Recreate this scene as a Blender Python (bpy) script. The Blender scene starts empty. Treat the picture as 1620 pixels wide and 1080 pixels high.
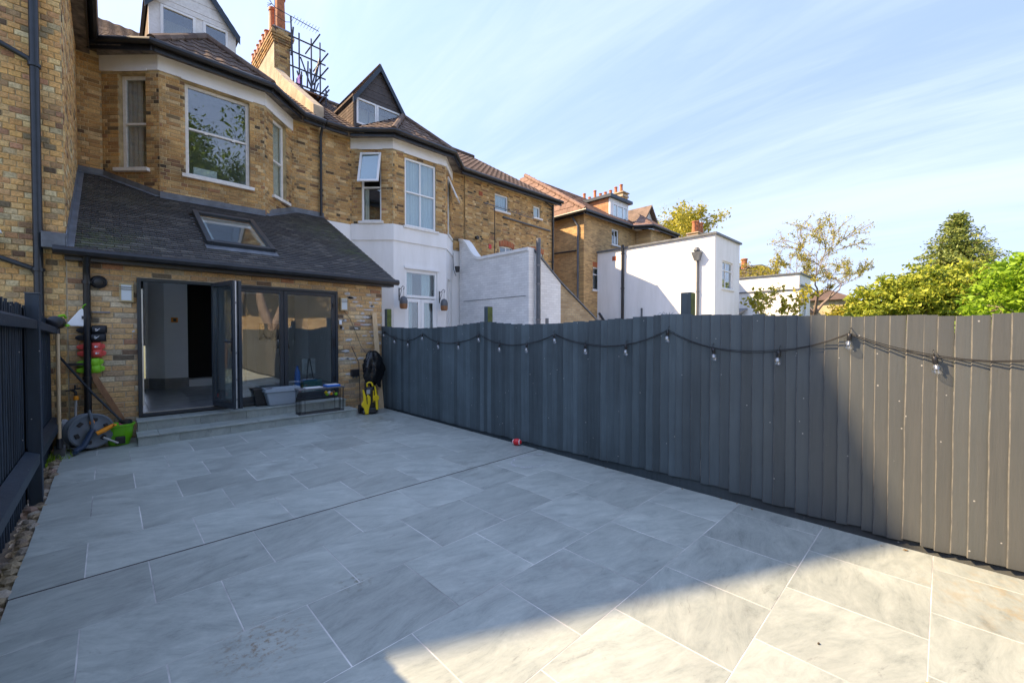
import bpy, math, random
import numpy as np
from mathutils import Matrix, Vector
D = bpy.data
SC = bpy.context.scene
COL = SC.collection
R = random.Random(7)

# ------------------------------------------------------------------ camera, sky, sun, exposure
CAM = Vector((0.0, 0.0, 1.5))
YAW = math.radians(-44.03)
cam = D.cameras.new('camera'); cam_o = D.objects.new('camera', cam); COL.objects.link(cam_o)
cam.sensor_width = 36.0; cam.lens = 660.0/1620.0*36.0
cam.clip_start = 0.05; cam.clip_end = 3000
cam_o.location = CAM
cam_o.rotation_euler = (math.radians(90-1.04), 0, YAW)
SC.camera = cam_o
SUN_DIR = Vector((-1.0, 0.93, 1.2)).normalized()       # towards the sun
SUN_EL = math.asin(SUN_DIR.z); SUN_AZ = math.atan2(SUN_DIR.x, SUN_DIR.y)
W = D.worlds.new('World'); SC.world = W; W.use_nodes = True
wn = W.node_tree; wn.nodes.clear()
def N(nt, t, **kw):
    n = nt.nodes.new(t)
    for k, v in kw.items():
        if k.startswith('i_'):
            key = k[2:]; key = int(key) if key.isdigit() else key
            n.inputs[key].default_value = v
        else: setattr(n, k, v)
    return n
def LK(nt, a, b): nt.links.new(a, b)
out = N(wn, 'ShaderNodeOutputWorld'); bg = N(wn, 'ShaderNodeBackground')
sky = N(wn, 'ShaderNodeTexSky', sky_type='NISHITA', sun_disc=False, sun_elevation=SUN_EL, sun_rotation=SUN_AZ, air_density=1.0, dust_density=1.4, ozone_density=1.0)
tc = N(wn, 'ShaderNodeTexCoord')
sp = N(wn, 'ShaderNodeSeparateXYZ'); LK(wn, tc.outputs['Generated'], sp.inputs[0])
mz = N(wn, 'ShaderNodeMath', operation='MAXIMUM', i_1=0.0); LK(wn, sp.outputs[2], mz.inputs[0])
az_ = N(wn, 'ShaderNodeMath', operation='ADD', i_1=0.22); LK(wn, mz.outputs[0], az_.inputs[0])
dv = N(wn, 'ShaderNodeVectorMath', operation='DIVIDE')
cb = N(wn, 'ShaderNodeCombineXYZ')
for k in range(3): LK(wn, az_.outputs[0], cb.inputs[k])
LK(wn, tc.outputs['Generated'], dv.inputs[0]); LK(wn, cb.outputs[0], dv.inputs[1])
mp = N(wn, 'ShaderNodeMapping'); mp.inputs['Rotation'].default_value = (0, 0, math.radians(-8)); mp.inputs['Scale'].default_value = (1.15, 0.26, 0.0); mp.inputs['Location'].default_value = (3.1, 0.4, 0)
LK(wn, dv.outputs[0], mp.inputs['Vector'])
n1 = N(wn, 'ShaderNodeTexNoise', i_Scale=1.0, i_Detail=9.0, i_Roughness=0.55, i_Distortion=0.35); LK(wn, mp.outputs[0], n1.inputs['Vector'])
r1 = N(wn, 'ShaderNodeMapRange', interpolation_type='SMOOTHSTEP'); r1.inputs['From Min'].default_value = 0.40; r1.inputs['From Max'].default_value = 0.70; r1.inputs['To Max'].default_value = 0.7
mp2 = N(wn, 'ShaderNodeMapping'); mp2.inputs['Rotation'].default_value = (0, 0, math.radians(-14)); mp2.inputs['Scale'].default_value = (5.5, 0.9, 0.0); LK(wn, dv.outputs[0], mp2.inputs['Vector'])
n2 = N(wn, 'ShaderNodeTexNoise', i_Scale=1.3, i_Detail=12.0, i_Roughness=0.62, i_Distortion=0.9); LK(wn, mp2.outputs[0], n2.inputs['Vector'])
nm_ = N(wn, 'ShaderNodeMath', operation='MULTIPLY_ADD', i_1=0.26, i_2=-0.13); LK(wn, n2.outputs[0], nm_.inputs[0])
na_ = N(wn, 'ShaderNodeMath', operation='ADD'); LK(wn, n1.outputs[0], na_.inputs[0]); LK(wn, nm_.outputs[0], na_.inputs[1])
LK(wn, na_.outputs[0], r1.inputs['Value'])
mixc = N(wn, 'ShaderNodeMix', data_type='RGBA'); mixc.inputs[7].default_value = (2.75, 3.3, 4.2, 1)
veil = N(wn, 'ShaderNodeMix', data_type='RGBA'); veil.inputs[0].default_value = 0.78; LK(wn, sky.outputs[0], veil.inputs[6])
# thin high haze scatters more light forwards: brighter towards the sun, smoothly over the whole dome
dt = N(wn, 'ShaderNodeVectorMath', operation='DOT_PRODUCT'); dt.inputs[1].default_value = SUN_DIR; nrm = N(wn, 'ShaderNodeVectorMath', operation='NORMALIZE'); LK(wn, tc.outputs['Generated'], nrm.inputs[0]); LK(wn, nrm.outputs[0], dt.inputs[0])
ph1 = N(wn, 'ShaderNodeMath', operation='MULTIPLY_ADD', i_1=0.5, i_2=0.5); LK(wn, dt.outputs['Value'], ph1.inputs[0])
ph2 = N(wn, 'ShaderNodeMath', operation='POWER', i_1=2.0); LK(wn, ph1.outputs[0], ph2.inputs[0])
ph3 = N(wn, 'ShaderNodeMath', operation='MULTIPLY_ADD', i_1=0.7, i_2=0.82); LK(wn, ph2.outputs[0], ph3.inputs[0])
vc = N(wn, 'ShaderNodeVectorMath', operation='SCALE'); vc.inputs[0].default_value = (1.58, 2.2, 3.6); LK(wn, ph3.outputs[0], vc.inputs['Scale']); LK(wn, vc.outputs[0], veil.inputs[7])
LK(wn, r1.outputs[0], mixc.inputs[0]); LK(wn, veil.outputs[2], mixc.inputs[6])
hz = N(wn, 'ShaderNodeMapRange', interpolation_type='SMOOTHSTEP'); hz.inputs['From Min'].default_value = 0.0; hz.inputs['From Max'].default_value = 0.42; hz.inputs['To Min'].default_value = 0.6; hz.inputs['To Max'].default_value = 0.0
LK(wn, sp.outputs[2], hz.inputs['Value'])
mixh = N(wn, 'ShaderNodeMix', data_type='RGBA'); mixh.inputs[7].default_value = (2.7, 3.25, 4.2, 1)
LK(wn, hz.outputs[0], mixh.inputs[0]); LK(wn, mixc.outputs[2], mixh.inputs[6])
tint = N(wn, 'ShaderNodeVectorMath', operation='MULTIPLY'); tint.inputs[1].default_value = (0.93, 0.89, 0.91); LK(wn, mixh.outputs[2], tint.inputs[0]); LK(wn, tint.outputs[0], bg.inputs[0]); bg.inputs[1].default_value = 0.108
LK(wn, bg.outputs[0], out.inputs[0])
sun = D.lights.new('sun', 'SUN'); sun.energy = 3.15; sun.angle = math.radians(0.55); sun.color = (1.0, 0.74, 0.45)
sun_o = D.objects.new('sun', sun); COL.objects.link(sun_o)
sun_o.rotation_euler = SUN_DIR.to_track_quat('Z', 'Y').to_euler()
SC.view_settings.view_transform = 'Standard'; SC.view_settings.look = 'None'
SC.view_settings.exposure = 1.87; SC.view_settings.gamma = 1.0
try: SC.view_settings.use_curve_mapping = False
except Exception: pass

# ------------------------------------------------------------------ helpers: materials
def base_mat(name):
    m = D.materials.new(name); m.use_nodes = True
    nt = m.node_tree; p = nt.nodes['Principled BSDF']
    return m, nt, p
def mat(name, col, rough=0.6, var=0.0, scale=6.0, bump=0.0, bscale=60.0, metal=0.0, col2=None, spec=None, detail=5.0, stretch=None):
    m, nt, p = base_mat(name)
    p.inputs['Roughness'].default_value = rough; p.inputs['Metallic'].default_value = metal
    if spec is not None: p.inputs['Specular IOR Level'].default_value = spec
    c = (*col, 1)
    p.inputs['Base Color'].default_value = c
    geo = N(nt, 'ShaderNodeNewGeometry')
    vec = geo.outputs['Position']
    if stretch:
        ms = N(nt, 'ShaderNodeMapping'); ms.inputs['Scale'].default_value = stretch; LK(nt, vec, ms.inputs['Vector']); vec = ms.outputs[0]
    if var > 0 or col2:
        nz = N(nt, 'ShaderNodeTexNoise', i_Scale=scale, i_Detail=detail, i_Roughness=0.62); LK(nt, vec, nz.inputs['Vector'])
        mr = N(nt, 'ShaderNodeMapRange'); mr.inputs['From Min'].default_value = 0.32; mr.inputs['From Max'].default_value = 0.68
        LK(nt, nz.outputs[0], mr.inputs['Value'])
        mx = N(nt, 'ShaderNodeMix', data_type='RGBA')
        if col2: a, b = col, col2
        else: a = tuple(x*(1-var) for x in col); b = tuple(min(1, x*(1+var)) for x in col)
        mx.inputs[6].default_value = (*a, 1); mx.inputs[7].default_value = (*b, 1)
        LK(nt, mr.outputs[0], mx.inputs[0]); LK(nt, mx.outputs[2], p.inputs['Base Color'])
    if bump > 0:
        nb = N(nt, 'ShaderNodeTexNoise', i_Scale=bscale, i_Detail=4.0); LK(nt, vec, nb.inputs['Vector'])
        bp = N(nt, 'ShaderNodeBump', i_Strength=min(1.0, bump), i_Distance=0.01); LK(nt, nb.outputs[0], bp.inputs['Height']); LK(nt, bp.outputs[0], p.inputs['Normal'])
    return m
def rnd_socket(nt):
    oi = N(nt, 'ShaderNodeObjectInfo'); ge = N(nt, 'ShaderNodeNewGeometry')
    a = N(nt, 'ShaderNodeMath', operation='ADD'); LK(nt, oi.outputs['Random'], a.inputs[0]); LK(nt, ge.outputs['Random Per Island'], a.inputs[1])
    f = N(nt, 'ShaderNodeMath', operation='FRACT'); LK(nt, a.outputs[0], f.inputs[0])
    return f.outputs[0], ge
def piece_mat(name, stops, rough=0.85, grime=0.35, gscale=2.2, fine=0.2, fscale=45.0, bump=0.35, bscale=90.0, grime_col=(0.03, 0.028, 0.025), spec=0.3, moss=None, interp='LINEAR', stretch=None):
    """one colour per piece from a ramp, with weathering that runs across the pieces"""
    m, nt, p = base_mat(name)
    r, ge = rnd_socket(nt)
    cr = N(nt, 'ShaderNodeValToRGB'); cr.color_ramp.interpolation = interp
    e = cr.color_ramp.elements
    for i, (pos, c) in enumerate(stops):
        el = e[i] if i < 2 else e.new(pos)
        el.position = pos; el.color = (*c, 1)
    LK(nt, r, cr.inputs[0])
    vec = ge.outputs['Position']
    if stretch:
        ms = N(nt, 'ShaderNodeMapping'); ms.inputs['Scale'].default_value = stretch; LK(nt, vec, ms.inputs['Vector']); vec = ms.outputs[0]
    nf = N(nt, 'ShaderNodeTexNoise', i_Scale=fscale, i_Detail=5.0, i_Roughness=0.65); LK(nt, vec, nf.inputs['Vector'])
    mf = N(nt, 'ShaderNodeMapRange'); mf.inputs['From Min'].default_value = 0.3; mf.inputs['From Max'].default_value = 0.7
    mf.inputs['To Min'].default_value = 1-fine; mf.inputs['To Max'].default_value = 1+fine; LK(nt, nf.outputs[0], mf.inputs['Value'])
    mul = N(nt, 'ShaderNodeVectorMath', operation='SCALE'); LK(nt, cr.outputs[0], mul.inputs[0]); LK(nt, mf.outputs[0], mul.inputs['Scale'])
    ng = N(nt, 'ShaderNodeTexNoise', i_Scale=gscale, i_Detail=6.0, i_Roughness=0.6); LK(nt, ge.outputs['Position'], ng.inputs['Vector'])
    mg = N(nt, 'ShaderNodeMapRange'); mg.inputs['From Min'].default_value = 0.45; mg.inputs['From Max'].default_value = 0.75; mg.inputs['To Max'].default_value = grime
    LK(nt, ng.outputs[0], mg.inputs['Value'])
    mx = N(nt, 'ShaderNodeMix', data_type='RGBA'); mx.inputs[7].default_value = (*grime_col, 1)
    LK(nt, mg.outputs[0], mx.inputs[0]); LK(nt, mul.outputs[0], mx.inputs[6])
    last = mx.outputs[2]
    if moss:
        for (cx, cy, cz, rad, c, amt) in moss:
            d = N(nt, 'ShaderNodeVectorMath', operation='DISTANCE'); d.inputs[1].default_value = (cx, cy, cz); LK(nt, ge.outputs['Position'], d.inputs[0])
            md = N(nt, 'ShaderNodeMapRange'); md.inputs['From Min'].default_value = 0.0; md.inputs['From Max'].default_value = rad; md.inputs['To Min'].default_value = amt; md.inputs['To Max'].default_value = 0.0
            LK(nt, d.outputs['Value'], md.inputs['Value'])
            n3 = N(nt, 'ShaderNodeTexNoise', i_Scale=7.0, i_Detail=6.0, i_Roughness=0.7); LK(nt, ge.outputs['Position'], n3.inputs['Vector'])
            m3 = N(nt, 'ShaderNodeMapRange'); m3.inputs['From Min'].default_value = 0.42; m3.inputs['From Max'].default_value = 0.6; LK(nt, n3.outputs[0], m3.inputs['Value'])
            mm = N(nt, 'ShaderNodeMath', operation='MULTIPLY'); LK(nt, md.outputs[0], mm.inputs[0]); LK(nt, m3.outputs[0], mm.inputs[1])
            m4 = N(nt, 'ShaderNodeMix', data_type='RGBA'); m4.inputs[7].default_value = (*c, 1); LK(nt, mm.outputs[0], m4.inputs[0]); LK(nt, last, m4.inputs[6]); last = m4.outputs[2]
    LK(nt, last, p.inputs['Base Color'])
    p.inputs['Roughness'].default_value = rough; p.inputs['Specular IOR Level'].default_value = spec
    nb = N(nt, 'ShaderNodeTexNoise', i_Scale=bscale, i_Detail=4.0); LK(nt, vec, nb.inputs['Vector'])
    bp = N(nt, 'ShaderNodeBump', i_Strength=bump, i_Distance=0.006); LK(nt, nb.outputs[0], bp.inputs['Height']); LK(nt, bp.outputs[0], p.inputs['Normal'])
    return m
def brick_tex_mat(name, c1, c2, mortar, painted=False, axis='x', scale=1.0, rough=0.85, var=0.3):
    """far or painted brickwork: courses too small to pick apart"""
    m, nt, p = base_mat(name)
    ge = N(nt, 'ShaderNodeNewGeometry'); s = N(nt, 'ShaderNodeSeparateXYZ'); LK(nt, ge.outputs['Position'], s.inputs[0])
    c = N(nt, 'ShaderNodeCombineXYZ'); LK(nt, s.outputs[0 if axis == 'x' else 1], c.inputs[0]); LK(nt, s.outputs[2], c.inputs[1])
    b = N(nt, 'ShaderNodeTexBrick'); b.offset = 0.5
    b.inputs['Scale'].default_value = 1.0; b.inputs['Mortar Size'].default_value = 0.006 if painted else 0.009; b.inputs['Mortar Smooth'].default_value = 0.5
    b.inputs['Brick Width'].default_value = 0.225; b.inputs['Row Height'].default_value = 0.075; b.inputs['Bias'].default_value = -0.1
    b.inputs['Color1'].default_value = (*c1, 1); b.inputs['Color2'].default_value = (*c2, 1); b.inputs['Mortar'].default_value = (*mortar, 1)
    LK(nt, c.outputs[0], b.inputs['Vector'])
    ng = N(nt, 'ShaderNodeTexNoise', i_Scale=1.3, i_Detail=7.0, i_Roughness=0.65); LK(nt, ge.outputs['Position'], ng.inputs['Vector'])
    mg = N(nt, 'ShaderNodeMapRange'); mg.inputs['From Min'].default_value = 0.3; mg.inputs['From Max'].default_value = 0.7; mg.inputs['To Min'].default_value = 1-var; mg.inputs['To Max'].default_value = 1+var*0.4
    LK(nt, ng.outputs[0], mg.inputs['Value'])
    mul = N(nt, 'ShaderNodeVectorMath', operation='SCALE'); LK(nt, b.outputs[0], mul.inputs[0]); LK(nt, mg.outputs[0], mul.inputs['Scale'])
    LK(nt, mul.outputs[0], p.inputs['Base Color']); p.inputs['Roughness'].default_value = rough
    bp = N(nt, 'ShaderNodeBump', i_Strength=0.6, i_Distance=0.008); bp.invert = True
    LK(nt, b.outputs['Fac'], bp.inputs['Height'])
    nb = N(nt, 'ShaderNodeTexNoise', i_Scale=30.0, i_Detail=4.0); LK(nt, ge.outputs['Position'], nb.inputs['Vector'])
    b2 = N(nt, 'ShaderNodeBump', i_Strength=0.3, i_Distance=0.01); LK(nt, nb.outputs[0], b2.inputs['Height']); LK(nt, bp.outputs[0], b2.inputs['Normal']); LK(nt, b2.outputs[0], p.inputs['Normal'])
    return m
def glass_mat(name, tint=(0.85, 0.9, 0.9), ior=1.55, add=0.04):
    m = D.materials.new(name); m.use_nodes = True; nt = m.node_tree; nt.nodes.clear()
    o = N(nt, 'ShaderNodeOutputMaterial'); mx = N(nt, 'ShaderNodeMixShader'); t = N(nt, 'ShaderNodeBsdfTransparent'); g = N(nt, 'ShaderNodeBsdfGlossy')
    g.inputs['Roughness'].default_value = 0.0; t.inputs[0].default_value = (*tint, 1); g.inputs[0].default_value = (0.95, 0.97, 1, 1)
    nz = N(nt, 'ShaderNodeTexNoise', i_Scale=1.6, i_Detail=1.0); ge = N(nt, 'ShaderNodeNewGeometry'); LK(nt, ge.outputs['Position'], nz.inputs['Vector'])
    bp = N(nt, 'ShaderNodeBump', i_Strength=0.12, i_Distance=0.02); LK(nt, nz.outputs[0], bp.inputs['Height']); LK(nt, bp.outputs[0], g.inputs['Normal'])
    lw = N(nt, 'ShaderNodeLayerWeight', i_Blend=0.5); f = N(nt, 'ShaderNodeMath', operation='POWER', i_1=4.5); LK(nt, lw.outputs['Facing'], f.inputs[0])
    a = N(nt, 'ShaderNodeMath', operation='MULTIPLY_ADD', i_1=0.85, i_2=0.04+add); a.use_clamp = True
    LK(nt, f.outputs[0], a.inputs[0]); LK(nt, a.outputs[0], mx.inputs[0]); LK(nt, t.outputs[0], mx.inputs[1]); LK(nt, g.outputs[0], mx.inputs[2]); LK(nt, mx.outputs[0], o.inputs[0])
    return m
def paving_mat():
    m, nt, p = base_mat('porcelain_paving')
    r, ge = rnd_socket(nt)
    ang = N(nt, 'ShaderNodeMath', operation='MULTIPLY', i_1=1.1); LK(nt, r, ang.inputs[0])
    an2 = N(nt, 'ShaderNodeMath', operation='ADD', i_1=-0.35); LK(nt, ang.outputs[0], an2.inputs[0])
    vr = N(nt, 'ShaderNodeVectorRotate', rotation_type='Z_AXIS'); LK(nt, ge.outputs['Position'], vr.inputs['Vector']); LK(nt, an2.outputs[0], vr.inputs['Angle'])
    off = N(nt, 'ShaderNodeMath', operation='MULTIPLY', i_1=37.0); LK(nt, r, off.inputs[0])
    cz = N(nt, 'ShaderNodeCombineXYZ'); LK(nt, off.outputs[0], cz.inputs[2]); LK(nt, off.outputs[0], cz.inputs[0])
    ad = N(nt, 'ShaderNodeVectorMath', operation='ADD'); LK(nt, vr.outputs[0], ad.inputs[0]); LK(nt, cz.outputs[0], ad.inputs[1])
    mp = N(nt, 'ShaderNodeMapping'); mp.inputs['Scale'].default_value = (1.2, 3.6, 1.0); LK(nt, ad.outputs[0], mp.inputs['Vector'])
    a = N(nt, 'ShaderNodeTexNoise', i_Scale=2.6, i_Detail=12.0, i_Roughness=0.80, i_Distortion=0.45); LK(nt, mp.outputs[0], a.inputs['Vector'])
    b = N(nt, 'ShaderNodeTexNoise', i_Scale=1.1, i_Detail=4.0, i_Roughness=0.5); LK(nt, ad.outputs[0], b.inputs['Vector'])
    cr = N(nt, 'ShaderNodeValToRGB'); e = cr.color_ramp.elements
    e[0].position = 0.28; e[0].color = (0.20, 0.225, 0.21, 1); e[1].position = 0.74; e[1].color = (0.52, 0.54, 0.49, 1)
    x = e.new(0.43); x.color = (0.325, 0.36, 0.335, 1); x = e.new(0.58); x.color = (0.41, 0.445, 0.41, 1)
    LK(nt, a.outputs[0], cr.inputs[0])
    mr = N(nt, 'ShaderNodeMapRange'); mr.inputs['From Min'].default_value = 0.3; mr.inputs['From Max'].default_value = 0.7; mr.inputs['To Min'].default_value = 0.86; mr.inputs['To Max'].default_value = 1.1; LK(nt, b.outputs[0], mr.inputs['Value'])
    mul = N(nt, 'ShaderNodeVectorMath', operation='SCALE'); tn = N(nt, 'ShaderNodeMapRange'); tn.inputs['To Min'].default_value = 0.88; tn.inputs['To Max'].default_value = 1.08; LK(nt, r, tn.inputs['Value'])
    tm = N(nt, 'ShaderNodeMath', operation='MULTIPLY'); LK(nt, tn.outputs[0], tm.inputs[0]); LK(nt, mr.outputs[0], tm.inputs[1])
    LK(nt, cr.outputs[0], mul.inputs[0]); LK(nt, tm.outputs[0], mul.inputs['Scale'])
    # dark short flecks and damp / brown stains in the slabs
    f = N(nt, 'ShaderNodeTexNoise', i_Scale=5.0, i_Detail=6.0, i_Roughness=0.8, i_Distortion=0.6); LK(nt, mp.outputs[0], f.inputs['Vector'])
    fr = N(nt, 'ShaderNodeMapRange'); fr.inputs['From Min'].default_value = 0.60; fr.inputs['From Max'].default_value = 0.75; fr.inputs['To Max'].default_value = 0.6; LK(nt, f.outputs[0], fr.inputs['Value'])
    m1 = N(nt, 'ShaderNodeMix', data_type='RGBA'); m1.inputs[7].default_value = (0.10, 0.095, 0.085, 1); LK(nt, fr.outputs[0], m1.inputs[0]); LK(nt, mul.outputs[0], m1.inputs[6])
    last = m1.outputs[2]
    for (sx, sy, rad, c, amt, ns) in ((0.52, 2.28, 0.26, (0.20, 0.12, 0.05), 0.9, 30.0), (3.6, -0.35, 0.55, (0.36, 0.24, 0.08), 0.55, 9.0), (3.4, 6.9, 1.2, (0.12, 0.12, 0.085), 0.6, 5.0), (1.6, 5.4, 1.6, (0.17, 0.18, 0.17), 0.45, 2.5), (0.2, 3.2, 1.2, (0.16, 0.175, 0.17), 0.4, 3.0), (2.2, 1.6, 1.4, (0.2, 0.2, 0.19), 0.4, 2.2), (2.9, 3.7, 0.5, (0.13, 0.13, 0.10), 0.5, 7.0), (1.05, 2.45, 0.14, (0.12, 0.11, 0.06), 0.8, 20.0)):
        d = N(nt, 'ShaderNodeVectorMath', operation='DISTANCE'); d.inputs[1].default_value = (sx, sy, 0); LK(nt, ge.outputs['Position'], d.inputs[0])
        md = N(nt, 'ShaderNodeMapRange'); md.inputs['From Max'].default_value = rad; md.inputs['To Min'].default_value = amt; md.inputs['To Max'].default_value = 0.0; LK(nt, d.outputs['Value'], md.inputs['Value'])
        n3 = N(nt, 'ShaderNodeTexNoise', i_Scale=ns, i_Detail=6.0, i_Roughness=0.7); LK(nt, ge.outputs['Position'], n3.inputs['Vector'])
        m3 = N(nt, 'ShaderNodeMapRange'); m3.inputs['From Min'].default_value = 0.5; m3.inputs['From Max'].default_value = 0.62; LK(nt, n3.outputs[0], m3.inputs['Value'])
        mm = N(nt, 'ShaderNodeMath', operation='MULTIPLY'); LK(nt, md.outputs[0], mm.inputs[0]); LK(nt, m3.outputs[0], mm.inputs[1])
        m4 = N(nt, 'ShaderNodeMix', data_type='RGBA'); m4.inputs[7].default_value = (*c, 1); LK(nt, mm.outputs[0], m4.inputs[0]); LK(nt, last, m4.inputs[6]); last = m4.outputs[2]
    LK(nt, last, p.inputs['Base Color'])
    rr = N(nt, 'ShaderNodeMapRange'); rr.inputs['To Min'].default_value = 0.34; rr.inputs['To Max'].default_value = 0.6; LK(nt, a.outputs[0], rr.inputs['Value']); LK(nt, rr.outputs[0], p.inputs['Roughness'])
    bp = N(nt, 'ShaderNodeBump', i_Strength=0.25, i_Distance=0.004); LK(nt, a.outputs[0], bp.inputs['Height']); LK(nt, bp.outputs[0], p.inputs['Normal'])
    p.inputs['Specular IOR Level'].default_value = 0.5
    return m
M = {}
STOCK = [(0.0, (0.568, 0.352, 0.136)), (0.18, (0.472, 0.279, 0.113)), (0.34, (0.667, 0.447, 0.193)), (0.5, (0.367, 0.204, 0.087)), (0.63, (0.630, 0.375, 0.136)), (0.76, (0.238, 0.151, 0.077)), (0.86, (0.739, 0.533, 0.272)), (0.93, (0.086, 0.064, 0.039)), (1.0, (0.437, 0.230, 0.115))]
M['brick_near'] = piece_mat('stock_brick_cleaned', [(0.0, (0.725, 0.449, 0.166)), (0.2, (0.627, 0.363, 0.141)), (0.36, (0.780, 0.578, 0.270)), (0.5, (0.535, 0.303, 0.146)), (0.64, (0.758, 0.465, 0.180)), (0.77, (0.348, 0.218, 0.116)), (0.87, (0.780, 0.654, 0.378)), (0.95, (0.114, 0.085, 0.056)), (1.0, (0.564, 0.305, 0.176))], grime=0.35, fine=0.35, bump=0.7, bscale=70)
M['brick_ext'] = piece_mat('stock_brick_reclaimed', [(0.0, (0.633, 0.404, 0.179)), (0.2, (0.570, 0.359, 0.172)), (0.36, (0.739, 0.533, 0.282)), (0.52, (0.490, 0.300, 0.153)), (0.66, (0.669, 0.447, 0.212)), (0.8, (0.418, 0.297, 0.190)), (0.9, (0.780, 0.654, 0.440)), (0.97, (0.137, 0.107, 0.072)), (1.0, (0.559, 0.279, 0.154))], grime=0.3, fine=0.3, bump=0.6, bscale=70)
M['brick_house'] = piece_mat('stock_brick_sooty', STOCK, grime=0.6, gscale=1.6, fine=0.3, bump=0.5)
M['brick_far'] = brick_tex_mat('far_stock_brick', (0.633, 0.404, 0.168), (0.347, 0.211, 0.092), (0.534, 0.399, 0.231), axis='x')
M['brick_far_side'] = brick_tex_mat('far_stock_brick_side', (0.666, 0.432, 0.191), (0.427, 0.269, 0.120), (0.534, 0.399, 0.231), axis='y')
M['brick_garden'] = brick_tex_mat('garden_wall_brick', (0.50, 0.38, 0.22), (0.36, 0.25, 0.13), (0.30, 0.26, 0.2), axis='x')
M['brick_red'] = piece_mat('red_rubbed_brick', [(0.0, (0.42, 0.12, 0.05)), (0.5, (0.50, 0.16, 0.07)), (1.0, (0.34, 0.10, 0.05))], grime=0.2)
M['mortar'] = mat('lime_mortar', (0.46, 0.39, 0.28), 0.95, 0.25, 9, 0.5, 150)
M['mortar_dark'] = mat('mortar_weathered', (0.46, 0.36, 0.20), 0.95, 0.4, 3, 0.5, 150)
M['white'] = mat('white_gloss_paint', (0.85, 0.85, 0.83), 0.35, 0.05, 5)
M['white_old'] = mat('white_paint_flaking', (0.84, 0.83, 0.80), 0.5, 0, 14, 0.25, 40, col2=(0.70, 0.68, 0.64))
M['render_white'] = mat('white_masonry_paint', (0.80, 0.80, 0.78), 0.8, 0, 1.6, 0.4, 90, col2=(0.90, 0.90, 0.89), stretch=(2.2, 2.2, .35), detail=8)
M['render_far'] = mat('pale_render', (0.62, 0.61, 0.59), 0.85, 0.06, 1.0, 0.2, 90)
M['brick_white'] = brick_tex_mat('painted_white_brick_front', (0.87, 0.87, 0.86), (0.76, 0.76, 0.75), (0.68, 0.68, 0.67), painted=True, axis='x', var=0.12)
M['brick_white_side'] = brick_tex_mat('painted_white_brick_side', (0.87, 0.87, 0.86), (0.76, 0.76, 0.75), (0.68, 0.68, 0.67), painted=True, axis='y', var=0.12)
M['cream'] = mat('buff_far_brick', (0.50, 0.42, 0.25), 0.9, 0.15, 0.9, 0.2, 20)
M['cement'] = mat('cement_render_weathered', (0.46, 0.37, 0.26), 0.95, 0.3, 2.5, 0.5, 60)
M['upvc'] = mat('white_plastic', (0.86, 0.87, 0.87), 0.3)
M['plastic_black'] = mat('black_plastic', (0.018, 0.019, 0.022), 0.35, 0.3, 8)
M['pipe'] = mat('dark_painted_pipe', (0.020, 0.026, 0.034), 0.32, 0.25, 7)
M['cable'] = mat('rubber_cable', (0.012, 0.012, 0.013), 0.75)
M['pipe_grey'] = mat('grey_plastic_pipe', (0.10, 0.11, 0.125), 0.35, 0.2, 6)
M['lead'] = mat('lead_flashing', (0.13, 0.145, 0.165), 0.5, 0.3, 6, 0.3, 25)
M['navy'] = mat('dark_blue_paint', (0.020, 0.035, 0.055), 0.4, 0.2, 6)
M['anthracite'] = mat('anthracite_aluminium', (0.027, 0.036, 0.046), 0.32, 0.1, 6)
M['alu'] = mat('bare_aluminium', (0.6, 0.6, 0.58), 0.35, metal=0.6)
M['scaf'] = mat('dark_scaffold_tube', (0.07, 0.07, 0.085), 0.5, 0.3, 8, metal=0.4)
M['steel'] = mat('galvanised_steel', (0.20, 0.20, 0.21), 0.5, 0.3, 8, metal=0.5)
M['glass'] = glass_mat('window_glass', add=0.09)
M['glass_dark'] = glass_mat('door_glass', tint=(0.90, 0.95, 0.95), add=0.12)
M['bulb'] = glass_mat('bulb_glass', tint=(0.96, 0.97, 0.98), ior=1.5, add=0.12)
M['slate'] = piece_mat('dark_plain_tile', [(0.0, (0.034, 0.035, 0.037)), (0.4, (0.050, 0.050, 0.050)), (0.85, (0.070, 0.068, 0.064)), (1.0, (0.125, 0.118, 0.105))], rough=0.62, grime=0.5, gscale=1.5, fine=0.2, bump=0.15, grime_col=(0.030, 0.024, 0.016), spec=0.4,
    moss=[(-0.25, 8.3, 2.8, 1.0, (0.075, 0.095, 0.03), 0.75), (0.1, 10.6, 3.9, 1.2, (0.06, 0.055, 0.02), 0.6), (4.0, 10.6, 3.9, 1.2, (0.08, 0.10, 0.03), 0.7), (4.1, 9.3, 3.3, 0.7, (0.08, 0.10, 0.03), 0.8), (1.35, 8.55, 2.95, 0.22, (0.16, 0.20, 0.04), 0.9)])
M['clay'] = piece_mat('weathered_concrete_roof_tile', [(0.0, (0.115, 0.078, 0.060)), (0.35, (0.155, 0.105, 0.078)), (0.7, (0.105, 0.075, 0.060)), (1.0, (0.21, 0.155, 0.12))], rough=0.85, grime=0.75, gscale=2.0, fine=0.35, grime_col=(0.045, 0.036, 0.028))
M['clay_red'] = piece_mat('red_roof_tile', [(0.0, (0.24, 0.15, 0.115)), (0.5, (0.29, 0.185, 0.14)), (1.0, (0.21, 0.13, 0.10))], rough=0.8, grime=0.35, fine=0.2)
M['tile_hung'] = piece_mat('orange_hung_tile', [(0.0, (0.46, 0.23, 0.12)), (0.5, (0.54, 0.29, 0.16)), (1.0, (0.40, 0.17, 0.08))], rough=0.8, grime=0.15, fine=0.15)
M['pot'] = mat('terracotta', (0.42, 0.15, 0.06), 0.75, 0.3, 9, 0.3, 30)
M['paving'] = paving_mat()
M['grout'] = mat('pale_grout', (0.24, 0.24, 0.235), 0.9, 0, 1.7, col2=(0.78, 0.77, 0.74))
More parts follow.
